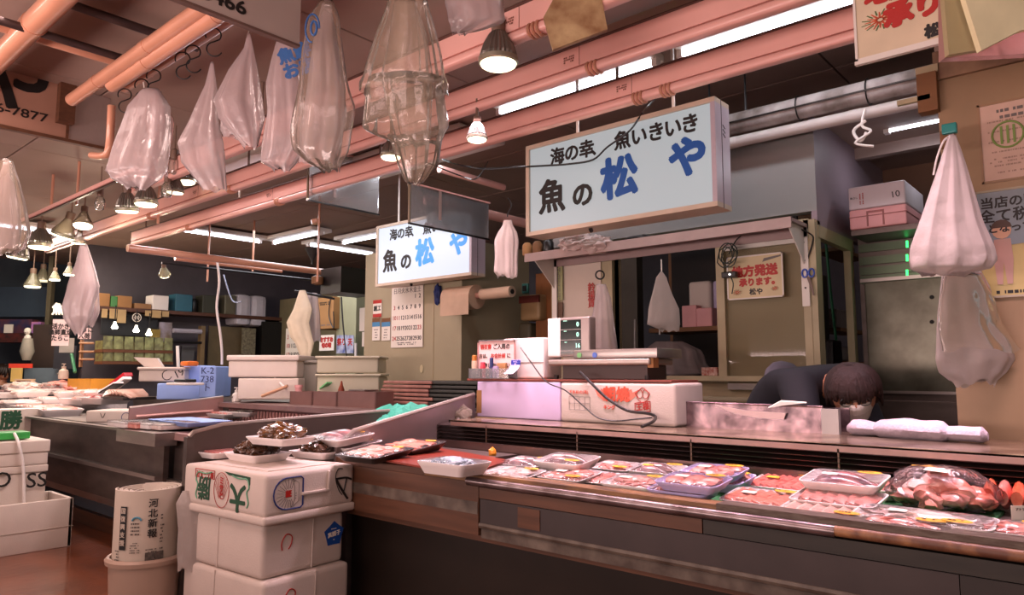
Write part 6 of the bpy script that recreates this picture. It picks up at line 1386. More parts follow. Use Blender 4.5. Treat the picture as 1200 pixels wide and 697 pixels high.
# ================================================================ AROUND THE CREAM WALL
# calendar
yc = YC-.012; a, b = PY(458, 410, yc), PY(496, 336, yc)
Wc, Hc = b.x-a.x, PY(458, 338, yc).z-a.z
t, P, ex, ey = panel('wall_calendar', 'large white wall calendar with black and red dates on the cream wall', 'calendar', (a.x, yc, a.z+.02), EX, UP, Wc, Hc, paper, th=.006)
def calendar(t, P, W, Hh, days0, rows, s, first=1, top=.80, step=.165):
    d = first
    for rI in range(rows):
        for c in range(7):
            if rI == 0 and c < days0: continue
            if d > 30: break
            text('dates', str(d), P(.1+c*.133, top-rI*step), EX, UP, s, redink if c == 0 or d in (11, 23) else ink, t, bold=.0006); d += 1
calendar(t, P, Wc, Hc, 5, 5, .054)
text('lettering', '日月火水木金土', P(.5, .90), EX, UP, .03, greyink, t, width=Wc*.85)
lines(t, P(.5, .06), EX, UP, Wc*.6, .03, 2, greyink, seed=3, lh=.01); MB().bb(a.x, b.x, yc-.003, yc, a.z+.02+Hc*.965, a.z+.02+Hc).build('binding', mat('calendar binding', 'c88a88', .5), t, world=True)
# red-white small poster, blue leaflets
def px_panel(name, lab, cat, u0, v0, u1, v1, y, m, **k):
    a, b = PY(u0, v1, y), PY(u1, v1, y); return panel(name, lab, cat, a, EX, UP, b.x-a.x, PY(u0, v0, y).z-a.z, m, **k)
t, P, ex, ey = px_panel('small_notice', 'small notice with red top and bottom bands on the cream wall', 'notice', 437, 352, 447, 372, YC-.01, paper)
for f0, f1 in ((.8, 1), (0, .2)): MB().slab([P(0, f0)-EY*.001, P(1, f0)-EY*.001, P(1, f1)-EY*.001, P(0, f1)-EY*.001], -EY*.001).build('red_band', redink, t, world=True)
text('lettering', '創工', P(.5, .5), EX, UP, .055, ink, t, bold=.002)
for i, (u0, u1) in enumerate(((436, 445), (447, 457))):
    t, P, ex, ey = px_panel('leaflet', 'leaflet with brown and blue bands, %s of the pair below the red notice' % ('left', 'right')[i], 'leaflet', u0, 373, u1, 399, YC-.012, paper, group='leaflets on the cream wall')
    for f0, f1, m in ((.82, 1, cardd), (.62, .82, mat('leaflet blue', '4a8ab8', .5))): MB().slab([P(0, f0)-EY*.001, P(1, f0)-EY*.001, P(1, f1)-EY*.001, P(0, f1)-EY*.001], -EY*.001).build('band', m, t, world=True)
    lines(t, P(.5, .3), EX, UP, .06, .1, 4, greyink, seed=i, lh=.01)
# pale patch and marks on the cream wall
c = PY(494, 432, YC-.004); tag(MB().slab([c+EX*.022*cos(q)+UP*.035*sin(q) for q in [k*pi/10 for k in range(20)]], -EY*.002).build('round_sticker', mat('pale sticker', 'd0c49c', .5)), 'pale oval sticker low on the cream wall', 'sticker')
# paper roll holder right of the cream wall
YR = 4.22
t = thing('paper_roll', 'wide pale paper roll hanging below the smaller sign', 'paper roll', PY(545, 350, YR), 0, 'paper rolls on the holder')
a, b = PY(526, 345, YR), PY(559, 343, YR); zc = PY(540, 348, YR).z
MB().lathe([(.10, 0), (.10, (b-a).length)], (a.x, YR, zc-.01), EX, 28).build('roll', mat('roll paper', 'c9ab90', .7), t, smooth=True, world=True)
MB().lathe([(.025, -.01), (.025, .14)], (b.x, YR, zc), EX, 16).build('core', mat('core pink', 'b08070', .6), t, smooth=True, world=True)
MB().bb(a.x, a.x+(b-a).length, YR-.10, YR-.098, zc-.16, zc).build('loose_sheet', mat('roll paper', 'c9ab90', .7), t, world=True)
t2 = thing('paper_roll', 'narrower paper roll on the right end of the same rod', 'paper roll', PY(585, 338, YR), 0, 'paper rolls on the holder')
a2, b2 = PY(565, 345, YR), PY(600, 336, YR); MB().lathe([(.045, 0), (.045, b2.x-a2.x)], (a2.x, YR, zc+.005), EX, 24).build('roll', mat('roll paper', 'c9ab90', .7), t2, smooth=True, world=True)
MB().lathe([(.02, 0), (.02, .006)], (b2.x, YR, zc+.005), EX, 16).build('core', dark, t2, world=True)
q = PY(513, 345, YC-.03); tag(MB().blob(q, (.035, .03, .09), seed=3, amp=.2, lv=3).build('blue_cloth', mat('blue cloth', '1f2f6a', .7), None, smooth=True), 'small dark blue cloth hanging left of the wide paper roll', 'cloth')
# alcove behind: dark wall, tan locker, brown door
YD = 5.0
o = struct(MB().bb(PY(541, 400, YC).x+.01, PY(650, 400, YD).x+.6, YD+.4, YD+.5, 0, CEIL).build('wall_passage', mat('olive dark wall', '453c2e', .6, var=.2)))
t = thing('brown_door', 'orange brown door leaf behind the bracket post', 'door', PY(636, 380, YD))
MB().bb(PY(628, 380, YD).x, PY(647, 380, YD).x, YD, YD+.04, .0, PY(636, 320, YD).z).build('leaf', mat('orange brown wood', '8a5226', .5, var=.2, stretch=(8, 1, 1)), t, world=True)
a, b = PY(609, 376, YD-.1), PY(632, 344, YD-.1); t = thing('small_cabinet', 'small cream box with a dark red top on the passage shelf', 'box', a)
MB().rbox(((a.x+b.x)/2, YD, (a.z+b.z)/2), (b.x-a.x, .2, b.z-a.z), .03, 3).build('body', mat('tan body', 'a5845a', .5), t, smooth=True, world=True)
MB().bb(a.x, b.x, YD-.11, YD-.09, a.z+(b.z-a.z)*.68, b.z-.01).build('red_band', mat('dark red band', '6a2a20', .5), t, world=True)
a, b = PY(611, 430, YD), PY(625, 378, YD); prism_box('roll_stack', 'grey green standing roll below the small cream box', 'roll', a.x, b.x, YD-.05, YD+.1, 1.0, b.z, mat('grey green roll', '5c5440', .6), .03)
a = PY(616, 338, YD-.05); t = thing('clip_timer', 'small teal-framed device on the passage shelf', 'device', a); MB().rbox(a, (.07, .03, .09), .008).build('case', mat('teal frame', '3a7a70', .4), t, world=True); MB().box(a-EY*.017, (.045, .003, .05)).build('screen', dark, t, world=True)
q = PY(575, 395, YD); prism_box('black_case', 'black wedge-shaped case in the dark passage', 'case', q.x, q.x+.3, YD+.15, YD+.3, 1.2, q.z+.1, black, .02)
a, b = PY(541, 400, YD+.2), PY(560, 360, YD+.2)
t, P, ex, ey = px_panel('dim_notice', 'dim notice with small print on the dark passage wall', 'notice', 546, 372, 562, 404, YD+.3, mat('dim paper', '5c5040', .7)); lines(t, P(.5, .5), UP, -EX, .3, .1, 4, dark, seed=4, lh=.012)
# things left of the cream wall: carton, papers, cabinet
YO = 5.6
def qbox(name, lab, cat, u0, v0, u1, v1, y, dep, m, grp=None, b_=.006):
    a, b = PY(u0, v1, y), PY(u1, v1, y); t = thing(name, lab, cat, ((a.x+b.x)/2, y, a.z), 0, grp); z1_ = PY(u0, v0, y).z
    MB().rbox(((a.x+b.x)/2, y+dep/2, (a.z+z1_)/2), (b.x-a.x, dep, z1_-a.z), b_).build('body', m, t, world=True); return t, a, b, z1_
t, a, b, z1_ = qbox('cardboard_carton', 'brown cardboard carton hung high, left of the pale green cabinet', 'carton', 369, 350, 390, 386, YO, .35, card)
lines(t, Vector(((a.x+b.x)/2, YO-.001, z1_-.08)), EX, UP, .25, .05, 2, ink, seed=1, lh=.018); lines(t, Vector(((a.x+b.x)/2, YO-.001, a.z+.05)), EX, UP, .3, .04, 1, greyink, seed=3, lh=.018)
MB().tube(spl([Vector((b.x-.05, YO-.01, z1_)), Vector((b.x-.07, YO-.02, z1_-.25)), Vector((b.x+.05, YO-.02, a.z)), Vector((b.x+.03, YO-.02, z1_-.2))], 5), .007, 6).build('black_cord', black, t, world=True)
t, a, b, z1_ = qbox('pale_cabinet', 'pale green tall cabinet between the carton and the cream wall', 'cabinet', 392, 346, 415, 470, YO+.1, .5, mat('pale green paint', 'a5a686', .5, var=.08))
tag(MB().tube(spl([PY(400, 348, YO), PY(402, 380, YO), PY(406, 415, YO), PY(409, 428, YO)], 5), .010, 6).build('black_cable', black), 'black cable down the pale green cabinet', 'cable')
t, P, ex, ey = px_panel('red_poster', 'white poster with crowded red writing under the carton', 'poster', 374, 393, 391, 411, YO-.05, paper); text('lettering', 'おすすめ\n旬の味', P(.5, .5), EX, UP, .12, redink, t, bold=.006, width=.28)
t, P, ex, ey = px_panel('blue_poster', 'blue poster with red characters, left half', 'poster', 394, 393, 406, 414, YO, mat('poster blue', '4a5c9a', .5, scale=10, col2='c8ccdc')); text('lettering', '祭り', P(.5, .6), EX, UP, .1, redink, t, bold=.004)
t, P, ex, ey = px_panel('blue_poster', 'blue poster with red characters, right half', 'poster', 406, 393, 414, 414, YO, mat('poster blue', '4a5c9a', .5, scale=10, col2='c8ccdc')); text('lettering', '天', P(.5, .6), EX, UP, .1, redink, t, bold=.004)
t, P, ex, ey = px_panel('wall_calendar', 'second calendar half hidden behind the white foam boxes, far back', 'calendar', 334, 385, 362, 422, YO+.3, paper)
d = 10
for rI, ds in enumerate(((3, 4, 5, 6, 7, 8, 9), (10, 11, 12, 13, 14, 15, 16), (17, 18, 19, 20, 21, 22, 23))):
    for c, q in enumerate(ds): text('dates', str(q), P(.1+c*.13, .72-.28*rI), EX, UP, .09, redink if c < 1 else ink, t, bold=.001)
for i, (u0, v0, u1, v1, lb) in enumerate(((421, 361, 430, 388, 'white papers tacked left of the cream wall, upper'), (424, 389, 431, 406, 'white papers tacked left of the cream wall, lower'))):
    px_panel('tacked_paper', lb, 'paper', u0, v0, u1, v1, YC+.5, paper)
tag(MB().tube([PY(417, 402, YO), PY(417, 418, YO)], .018, 8).build('white_pole', whitep), 'short white pole standing behind the pale boxes', 'pole')
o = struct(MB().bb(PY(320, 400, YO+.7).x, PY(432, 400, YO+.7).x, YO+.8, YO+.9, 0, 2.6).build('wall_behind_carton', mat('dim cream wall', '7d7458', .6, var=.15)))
# ================================================================ BACK WALL SHELVES (plane x = -11)
XB_ = -10.6
def wx(u, v): return PX(u, v, XB_)
def shelf_x(lab, u0, u1, v, name='long_shelf', th=.05, dep=.4):
    a, b = wx(u0, v), wx(u1, v); z = (a.z+b.z)/2
    o = MB().bb(XB_-dep, XB_, a.y, b.y, z-th, z).build(name, mat('dark brown shelf', '5a3524', .5, var=.3)); tag(o, lab, 'shelf'); return z
def on_shelf(name, lab, cat, u0, u1, z, h, m, dep=.25, b_=.01, grp='things on the long back shelf', cyl=False):
    y0, y1 = PX(u0, 370, XB_).y, PX(u1, 370, XB_).y
    t = thing(name, lab, cat, (XB_-dep/2-.03, (y0+y1)/2, z+.001), 0, grp)
    if cyl: MB().lathe([((y1-y0)/2*.9, 0), ((y1-y0)/2, .01), ((y1-y0)/2, h*.8), ((y1-y0)/2*.7, h)], (0, 0, 0), UP, 16).build('body', m, t, smooth=True)
    else: MB().rbox((0, 0, h/2), (dep, y1-y0, h), b_).build('body', m, t)
    return t
zA = shelf_x('long brown shelf high on the back wall, full of boxes', 112, 336, 366)
k11 = 12.0/840
for (n_, lb, c_, u0, u1, h, m) in (('carton', 'orange-brown carton at the left end of the long shelf', 'carton', 114, 129, .12, card), ('green_box', 'green box second from the left on the long shelf', 'box', 130, 138, .10, mat('box green', '4a8a4a', .5)),
    ('carton', 'tan wooden tray third on the long shelf', 'tray', 138, 155, .11, card), ('flat_tray', 'flat tan tray stack in the middle of the long shelf', 'tray', 158, 178, .05, mat('tan tray', '9a7048', .6)),
    ('white_box', 'white box in the middle of the long shelf', 'box', 179, 198, .14, whitep), ('blue_bin', 'teal blue plastic bin with a black bag, on the long shelf', 'bin', 206, 226, .17, mat('teal bin', '2f6478', .4)),
    ('can', 'black can with a white label on the long shelf', 'can', 227, 236, .14, black), ('radio', 'dark radio-like box on the long shelf', 'radio', 238, 256, .18, mat('dark olive box', '3c3c30', .5)),
    ('metal_tin', 'tall dull tin left of the white bundle', 'tin', 264, 277, .20, mat('dull tin', '7a7460', .35, metal=.5))):
    on_shelf(n_, lb, c_, u0, u1, zA, h*1.5, m, cyl=n_ in ('can',))
for i, (u0, u1) in enumerate(((278, 296), (296, 314))):
    t = on_shelf('white_bundle', 'big white plastic bundle, %s of the two at the right end of the shelf' % ('left', 'right')[i], 'bundle', u0, u1, zA-.16, .50, mat('white bundle', 'c9c4cc', .5, var=.1, bump=.4, bscale=20), b_=.08, dep=.4)
# hanging tags under shelf
for i, (u0, v0, u1, v1) in enumerate(((119, 362, 126, 372), (128, 362, 137, 373), (137, 363, 148, 378), (170, 364, 177, 370), (178, 364, 189, 372), (190, 365, 198, 371))):
    a, b = PX(u0, v1, XB_+.02), PX(u1, v0, XB_+.02)
    o = MB().bb(XB_+.015, XB_+.025, a.y, b.y, a.z, b.z).build('price_tag', mat('tan tag', 'b89a6c', .6)); tag(o, 'tan paper tag under the long shelf, %s from the left' % ('first', 'second', 'third', 'fourth', 'fifth', 'sixth')[i], 'tag', 'paper tags under the long shelf')
c = PX(160, 372, XB_+.02); t = thing('round_emblem', 'round white emblem on the dark wall below the long shelf', 'emblem', c)
MB().lathe([(.065, 0), (.065, .008)], c, EX, 24).build('disc', mat('emblem dark', '2a2420', .5), t, world=True); MB().tube([c+EX*.012+EY*.058*cos(q)+UP*.058*sin(q) for q in [k*pi/10 for k in range(21)]], .005, 5).build('ring', paper, t, world=True)
for k in range(4): q = k*pi/4; MB().tube([c+EX*.012+(EY*cos(q)+UP*sin(q))*.04, c+EX*.012-(EY*cos(q)+UP*sin(q))*.04], .005, 5).build('spoke', paper, t, world=True)
# lower glass cabinets
for i, (v0, v1, lb) in enumerate(((393, 409, 'upper row of the lit glass counter case, far back'), (410, 423, 'lower row of the lit glass counter case, far back'))):
    a, b = wx(120, v1), wx(204, v0-2); t = thing('glass_counter', lb, 'showcase', (XB_, (a.y+b.y)/2, a.z), 0, 'lit glass counter rows')
    MB().bb(XB_-.3, XB_, a.y, b.y, a.z-.04, a.z).build('shelf_board', mat('brown board', '6a4026', .5), t, world=True)
    n = 7
    for k in range(n):
        y0 = a.y+(b.y-a.y)*k/n; y1 = a.y+(b.y-a.y)*(k+1)/n
        MB().bb(XB_-.02, XB_-.01, y0+.01, y1-.01, a.z+.005, wx(160, v0).z-.02).build('pane', mat('hazy lit pane', '9aa070', .2, scale=12, col2='6a6a50', coat=.6), t, world=True)
    MB().bb(XB_-.28, XB_-.03, a.y, b.y, a.z, a.z+.12).build('goods', mat('green yellow goods', '8a8a50', .5, scale=10, col2='5a4a30'), t, world=True)
for i, u in enumerate((131, 156, 171)):
    p = wx(u, 384+i*4); t = thing('spot_bulb', 'tiny lit bulb over the glass counter, %s' % ('left', 'middle', 'right')[i], 'lamp', p+EX*.1, 0, 'tiny bulbs over the glass counter')
    MB().lathe([(.03, -.02), (.045, 0), (.02, .05), (.015, .08)], (0, 0, 0), UP, 14).build('bulb', emit('tiny bulb', 'fff6e0', 5), t, smooth=True)
    MB().tube([(0, 0, .08), (0, 0, .3)], .008, 6).build('cord', black, t)
# dark mass + magazines under emblem, right door area
def wpan(name, lab, cat, u0, v0, u1, v1, m, dx=0.0, th=.02, grp=None):
    a, b = PX(u0, v1, XB_+dx), PX(u1, v0, XB_+dx); o = MB().bb(XB_+dx-th, XB_+dx, a.y, b.y, a.z, b.z).build(name, m); tag(o, lab, cat, grp); return o, a, b
wpan('dark_curtain', 'dark blue black cloth hanging above the lit glass counter', 'cloth', 118, 372, 185, 392, mat('blue black cloth', '12141c', .7), -.1)
wpan('pale_poster', 'pale poster with a blue corner, right of the dark cloth', 'poster', 186, 378, 202, 400, mat('pale lilac poster', 'a098a8', .5, scale=6, col2='6a5a48'), -.08)
wpan('yellow_sheet', 'yellow olive sheet above the glass counter', 'sheet', 176, 386, 188, 395, mat('olive yellow sheet', '8a7430', .5), -.05)
wpan('door_frame', 'tan upright of a doorway in the back wall', 'post', 234, 382, 241, 430, mat('tan upright', '7a6444', .5), 0, .1)
wpan('grey_door', 'grey door behind the hanging white cord', 'door', 212, 405, 228, 432, mat('grey door', '5a5a5c', .5), -.2)
wpan('tan_board', 'tan board right of the hanging white cord', 'board', 243, 384, 292, 430, mat('tan dim board', '6a5b40', .6, var=.2), -.2)
wpan('dim_calendar', 'dim calendar sheet on the tan board', 'calendar', 283, 385, 300, 417, mat('dim calendar paper', '8c8468', .6, scale=30, col2='5c5444'), .0)
wpan('dark_fridge', 'black appliance right of the dim calendar', 'appliance', 306, 378, 334, 420, black, .0, .4)
for i, (v, lb) in enumerate(((388, 'white pipe rail in the dark back doorway, upper'), (401, 'dark pipe rail in the back doorway, lower'))):
    a, b = wx(203, v), wx(236, v); z = (a.z+b.z)/2; tag(MB().tube([(XB_, a.y, z), (XB_, b.y, z)], .035 if i == 0 else .02, 8).build('rail', mat('rail white', 'a8a4b0', .4) if i == 0 else black), lb, 'rail')
a = wx(208, 425); tag(MB().tube([PX(209, 433, -9), PX(208, 405, -9)], .02, 8).build('stand_pole', whitep), 'pale upright stand with a clamp, behind the foam boxes', 'stand')
# hanging white cord with plug
o = MB().tube(spl([PD(254, 304, 7.5), PD(257, 330, 7.5), PD(254, 360, 7.5), PD(258, 390, 7.5), PD(260, 412, 7.5), PD(260, 427, 7.5)], 5), .013, 8).build('extension_cable', whitep); tag(o, 'white cord hanging from the thin pipe down to the foam boxes', 'cord')
tag(MB().tube(spl([PD(262, 322, 8), PD(272, 352, 8), PD(283, 353, 8)], 4), .008, 6).build('tongs', mat('tong steel', '8a94a8', .3, metal=.5)), 'thin bluish tongs pointing at the white bundle', 'tongs')
tag(MB().tube(spl([PD(370, 257, 7.3), PD(371, 262, 7.3)], 2), .05, 10).build('ceiling_rose', pipe_m), 'small round plate at the top of the pale ceiling rod', 'plate')
p = PD(372, 327, 7.3); tag(MB().lathe([(.02, -.06), (.06, -.05), (.06, .02), (.02, .04)], p, UP, 16).build('brown_knob', cardd, None, smooth=True), 'round brown fitting at the end of the pale ceiling rod', 'fitting')
o = MB().box(PD(409, 331, 7.4), (.35, .45, .26)).build('black_unit', black); tag(o, 'black ceiling unit left of the smaller sign', 'appliance')
# hook row rail
a, b = PD(345, 341, 7.3), PD(392, 350, 7.3); tag(MB().tube([a, b], .012, 8).build('hook_bar', black), 'black bar with wire hooks carrying the far bags', 'bar')
# ================================================================ FAR LEFT SHOP
def lp(name, lab, cat, u0, v0, u1, v1, D, dep, m, grp=None):
    a, b = PD(u0, v1, D), PD(u1, v1, D); z1_ = PD(u0, v0, D).z; t = thing(name, lab, cat, (a+b)/2, 0, grp)
    MB().slab([a, b, Vector((b.x, b.y, z1_)), Vector((a.x, a.y, z1_))], FW*dep).build('body', m, t, world=True); return t, (a+b)/2, (b-a).length, z1_-a.z
t, c, w_, h = lp('dark_post', 'dark brown square post left of the long hanging bag', 'post', 35, 380, 62, 440, 10.2, .3, mat('dark post', '2e1f18', .6))
t, c, w_, h = lp('green_pole', 'thin olive pole rising from the dark post', 'pole', 52, 300, 57, 384, 10.3, .08, mat('olive pole', '4a4230', .5))
lp('stall_backdrop', 'plain blue-grey wall panel of the far stall', 'panel', -10, 336, 54, 371, 11.0, .03, mat('slate blue panel', '3c4c5c', .5, var=.1))
lp('shop_shelf', 'crowded dark shelf of colourful packs at the left edge', 'shelf', -5, 374, 36, 401, 10.9, .3, mat('colourful packs', '7a3a2a', .4, scale=5, col2='22305a'))
lp('white_card', 'tilted white price card on the crowded dark shelf', 'card', 4, 380, 14, 393, 10.7, .02, paper)
lp('blue_pack', 'blue and pink bright pack right of the crowded shelf', 'pack', 36, 377, 47, 390, 10.7, .1, mat('blue pink pack', '4a5ac8', .3, scale=8, col2='d88ab0'))
lp('red_box_row', 'dark red box row low on the far stall', 'box', -5, 390, 34, 401, 10.6, .1, mat('dark red boxes', '6a2018', .4, scale=8, col2='1c1210'))
t, c, w_, h = lp('name_plate', 'black plate with a white fish character beside the long hanging bag', 'sign', 61, 356, 74, 370, 9.9, .02, black)
text('lettering', '魚', c+UP*h/2-FW*.003, RT, UP, .17, paper, t, bold=.008)
for i, (u, v) in enumerate(((33, 388), (33, 396))): q = PD(u, v, 10.3); tag(MB().lathe([(.05, 0), (.05, .02), (.02, .05)], q, -FW, 14).build('white_dish', paper), 'small white round dish on the post, %s' % ('upper' if i == 0 else 'lower'), 'dish')
for i, (u0, v0, u1, v1, D, lb, t1) in enumerate(((60, 374, 80, 405, 9.0, 'large pale handwritten notice beside the dark post', '活かき\n漁師直送\nたらこ'), (91, 384, 106, 397, 8.8, 'pale handwritten card under the long hanging bag', '生うに\n入荷'), (69, 396, 86, 413, 9.3, 'grey card behind the large handwritten notice', ''))):
    t, c, w_, h = lp('handwritten_notice', lb, 'notice', u0, v0, u1, v1, D, .01, pinkpaper if i < 2 else mat('grey card', 'a8a298', .6), 'handwritten notices at the far left')
    if t1: text('lettering', t1, c+UP*h/2-FW*.003, RT, UP, .075, ink, t, bold=.002)
lp('slate_board', 'blue-grey board standing behind the seafood heap', 'board', 27, 431, 70, 455, 10.0, .04, mat('slate board', '5c6a74', .5))
t, c, w_, h = lp('red_white_sign', 'white price stand with a red band beside the slate board', 'stand', 12, 427, 24, 447, 9.8, .03, mat('price yellow', 'e0c070', .5)); q = PD(22, 430, 9.7)
lp('red_strip', 'bright red strip with a round mark on the slate board', 'strip', 10, 426, 37, 431, 9.7, .02, mat('red strip', 'd0402c', .4))
t, c, w_, h = lp('framed_card', 'dark framed picture card on the seafood heap', 'frame', 16, 444, 39, 456, 9.6, .03, mat('cream frame', 'cfb090', .5)); MB().slab([c-RT*w_*.36-FW*.005+UP*h*.2, c+RT*w_*.36-FW*.005+UP*h*.2, c+RT*w_*.36-FW*.005+UP*h*.85, c-RT*w_*.36-FW*.005+UP*h*.85], -FW*.003).build('dark_picture', mat('dark red picture', '5a2018', .4), t, world=True)
t, c, w_, h = lp('wooden_rack', 'wooden rack with bars right of the pale card', 'rack', 92, 398, 94, 430, 9.6, .05, mat('rack wood', 'a87a58', .5))
for v in (402, 412, 421): a, b = PD(93, v, 9.6), PD(110, v, 9.6); MB().tube([a, b], .014, 6).build('rack_bar', mat('rack wood', 'a87a58', .5), t, world=True)
tag(MB().lathe([(.05, 0), (.09, .12), (.06, .3)], PD(31, 422, 9.9), UP, 12).build('grey_sack', mat('grey sack', '8a8478', .7), None, smooth=True), 'grey hanging sack left of the dark post', 'sack')
lp('dark_appliance', 'grey metal appliance with dark front behind the notices', 'appliance', 62, 405, 88, 432, 9.9, .3, mat('dark appliance', '3a3a40', .35, metal=.4))
tag(MB().tube([PD(84, 415, 9.4), PD(88, 436, 9.2)], .02, 8).build('green_stick', mat('green stick', '2f7a50', .5)), 'green stick leaning by the pump bottle', 'stick')
# ================================================================ PEOPLE
def skin_body(joints, edges, m, name, parent, sub=2, root=0):
    """one continuous surface grown round a skeleton, returned as mesh data in world coordinates"""
    me = bpy.data.meshes.new('skel'); me.from_pydata([j[0] for j in joints], edges, []); o = bpy.data.objects.new('skel', me); S.collection.objects.link(o)
    md = o.modifiers.new('skin', 'SKIN'); md.use_smooth_shade = True
    sv = me.skin_vertices[0].data
    for i, j in enumerate(joints): r = j[1]; sv[i].radius = (r, r) if not isinstance(r, tuple) else r
    sv[root].use_root = True
    s2 = o.modifiers.new('sub', 'SUBSURF'); s2.levels = sub; s2.render_levels = sub
    dg = bpy.context.evaluated_depsgraph_get(); dg.update(); out = bpy.data.meshes.new_from_object(o.evaluated_get(dg)); bpy.data.objects.remove(o)
    vs_ = [v.co.copy() for v in out.vertices]; fs = [tuple(p.vertices) for p in out.polygons]
    return vs_, fs
def head_mesh(c, fwd, up, s):
    """head with brow, eye sockets, nose, mouth, chin, ears; s = half height"""
    f = Vector(fwd).normalized(); u = Vector(up).normalized(); u = (u-f*u.dot(f)).normalized(); r = f.cross(u)
    bm = bmesh.new(); bmesh.ops.create_uvsphere(bm, u_segments=40, v_segments=30, radius=1); vs_ = []
    def g(x, y, cx, cy, sx, sy): return math.exp(-((x-cx)/sx)**2-((y-cy)/sy)**2)
    for q in bm.verts:
        x, y, z = q.co   # x right, y forward, z up
        w_ = .74-.10*max(0, -z-.1)-.10*max(0, -z-.5); X = x*w_; Y = y*.86+(-.05 if z < -.4 else 0); Z = z
        if y > 0:
            Y += .20*g(x, z, 0, -.14, .13, .16)+.08*g(x, z, 0, .02, .08, .25)+.05*g(x, z, 0, -.50, .22, .06)-.04*g(x, z, 0, -.58, .2, .04)
            Y += .05*g(x, z, 0, -.85, .3, .15)-.10*g(abs(x), z, .32, .06, .16, .11)+.05*g(abs(x), z, .3, .2, .25, .07)+.04*g(abs(x), z, .45, -.2, .2, .2)
        vs_.append(c+(r*X+f*Y+u*Z)*s)
    bm.verts.index_update(); fs = [[v.index for v in p.verts] for p in bm.faces]; bm.free()
    mb = MB(); mb.add(vs_, fs)
    for sg in (-1, 1):
        mb.tube(spl([c+(r*sg*.72+f*(-.05)+u*.18)*s, c+(r*sg*.82+f*(-.12)+u*.12)*s, c+(r*sg*.82+f*(-.12)-u*.1)*s, c+(r*sg*.72+f*(-.02)-u*.22)*s], 3), .07*s, 6)
    return mb, f, u, r
skin_m = mat('warm skin', 'b57a5c', .5, var=.08, sss=.1)
def hand(mb, wrist, d, palm_n, s=1.0, side=1):
    d = Vector(d).normalized(); n = Vector(palm_n); n = (n-d*n.dot(d)).normalized(); a = d.cross(n)
    mb.rbox(wrist+d*.05*s, (.001, .001, .001), .0001) if False else None
    M3 = Matrix((a, d, n)).transposed(); mb.rbox(Vector(wrist)+d*.048*s, (.080*s, .095*s, .030*s), .013*s, 3, M3)
    for k, L in enumerate((.072, .080, .075, .058)):
        b = Vector(wrist)+d*.09*s+a*(k-1.5)*.0205*s
        mb.tube(spl([b, b+d*L*.45*s+n*.006*s, b+d*L*.75*s+n*.02*s, b+d*L*.92*s+n*.036*s], 3), [.0095*s]*6+[.0085*s]*3+[.007*s], 8)
    b = Vector(wrist)+d*.025*s-a*side*.034*s; mb.tube(spl([b, b+d*.03*s-a*side*.025*s+n*.008*s, b+d*.058*s-a*side*.035*s+n*.016*s], 3), [.012*s]*5+[.010*s]*2, 8)
# ---- shop worker bending over behind the case
t = thing('person', 'person with reddish brown hair, white mask and dark jacket, bending down behind the steel trough', 'person', (-1.15, 3.5, 0))
YB = 3.42
Hc = PY(1000, 462, YB-.10)
neck = PY(978, 448, YB+.02); chest = PY(955, 452, YB+.10); mid = PY(920, 462, YB+.16); pel = Vector((PY(893, 480, YB+.2).x-.02, YB+.2, 1.02))
shL = chest+Vector((-.02, -.17, .0)); shR = chest+Vector((.10, .16, .03))
kn1 = Vector((pel.x-.02, YB+.12, .52)); kn2 = Vector((pel.x-.0, YB+.34, .52))
J = [(pel, .12), (mid, .12), (chest, .10), (neck, .055), (Hc-Vector((.03, -.02, .02)), .055),
     (shL, .055), (shL+Vector((.07, -.09, -.22)), .050), (shL+Vector((.22, -.12, -.28)), .036),
     (shR, .055), (shR+Vector((.10, .02, -.24)), .050), (shR+Vector((.24, -.08, -.32)), .036),
     (pel+Vector((-.0, -.09, -.06)), .10), (kn1, .065), (kn1+Vector((-.03, 0, -.42)), .045), (kn1+Vector((.10, -.04, -.48)), .035),
     (pel+Vector((-.0, .09, -.06)), .10), (kn2, .065), (kn2+Vector((-.03, 0, -.42)), .045), (kn2+Vector((.10, -.04, -.48)), .035)]
E_ = [(0, 1), (1, 2), (2, 3), (3, 4), (2, 5), (5, 6), (6, 7), (2, 8), (8, 9), (9, 10), (0, 11), (11, 12), (12, 13), (13, 14), (0, 15), (15, 16), (16, 17), (17, 18)]
v_, f_ = skin_body(J, E_, None, 'body', t)
fw_ = Vector((.32, -.90, -.30)); hm, f, u, r = head_mesh(Hc, fw_, Vector((.05, -.4, 1)), .118)
mb = MB(); mb.add(v_, f_); mb.add(hm.v, hm.f); hand(mb, J[7][0], Vector((.7, -.2, -.6)), Vector((-.3, .2, -.8)), 1, 1); hand(mb, J[10][0], Vector((.7, -.3, -.6)), Vector((-.3, .2, -.8)), 1, -1)
mb.build('body', skin_m, t, smooth='all', world=True)
# jacket: torso and sleeves a little larger
J2 = [(pel+Vector((0, 0, .02)), .165), (mid, .172), (chest, .165), (neck+Vector((.0, .0, -.01)), .088), (shL, .10), (J[6][0], .068), (J[7][0]-Vector((.03, 0, -.01)), .048), (shR, .10), (J[9][0], .068), (J[10][0]-Vector((.03, 0, -.01)), .048)]
v_, f_ = skin_body(J2, [(0, 1), (1, 2), (2, 3), (2, 4), (4, 5), (5, 6), (2, 7), (7, 8), (8, 9)], None, 'jacket', t)
MB().add(v_, f_).build('jacket', mat('dark navy jacket', '16151e', .8, var=.2, scale=3), t, smooth='all', world=True)
v_, f_ = skin_body([(mid+Vector((-.02, -.03, .012)), .172), ((mid+chest)/2+Vector((-.0, -.045, .016)), .172)], [(0, 1)], None, 'panel', t)
MB().add(v_, f_).build('jacket_panel', mat('grey jacket panel', '544d57', .75, var=.1), t, smooth='all', world=True)
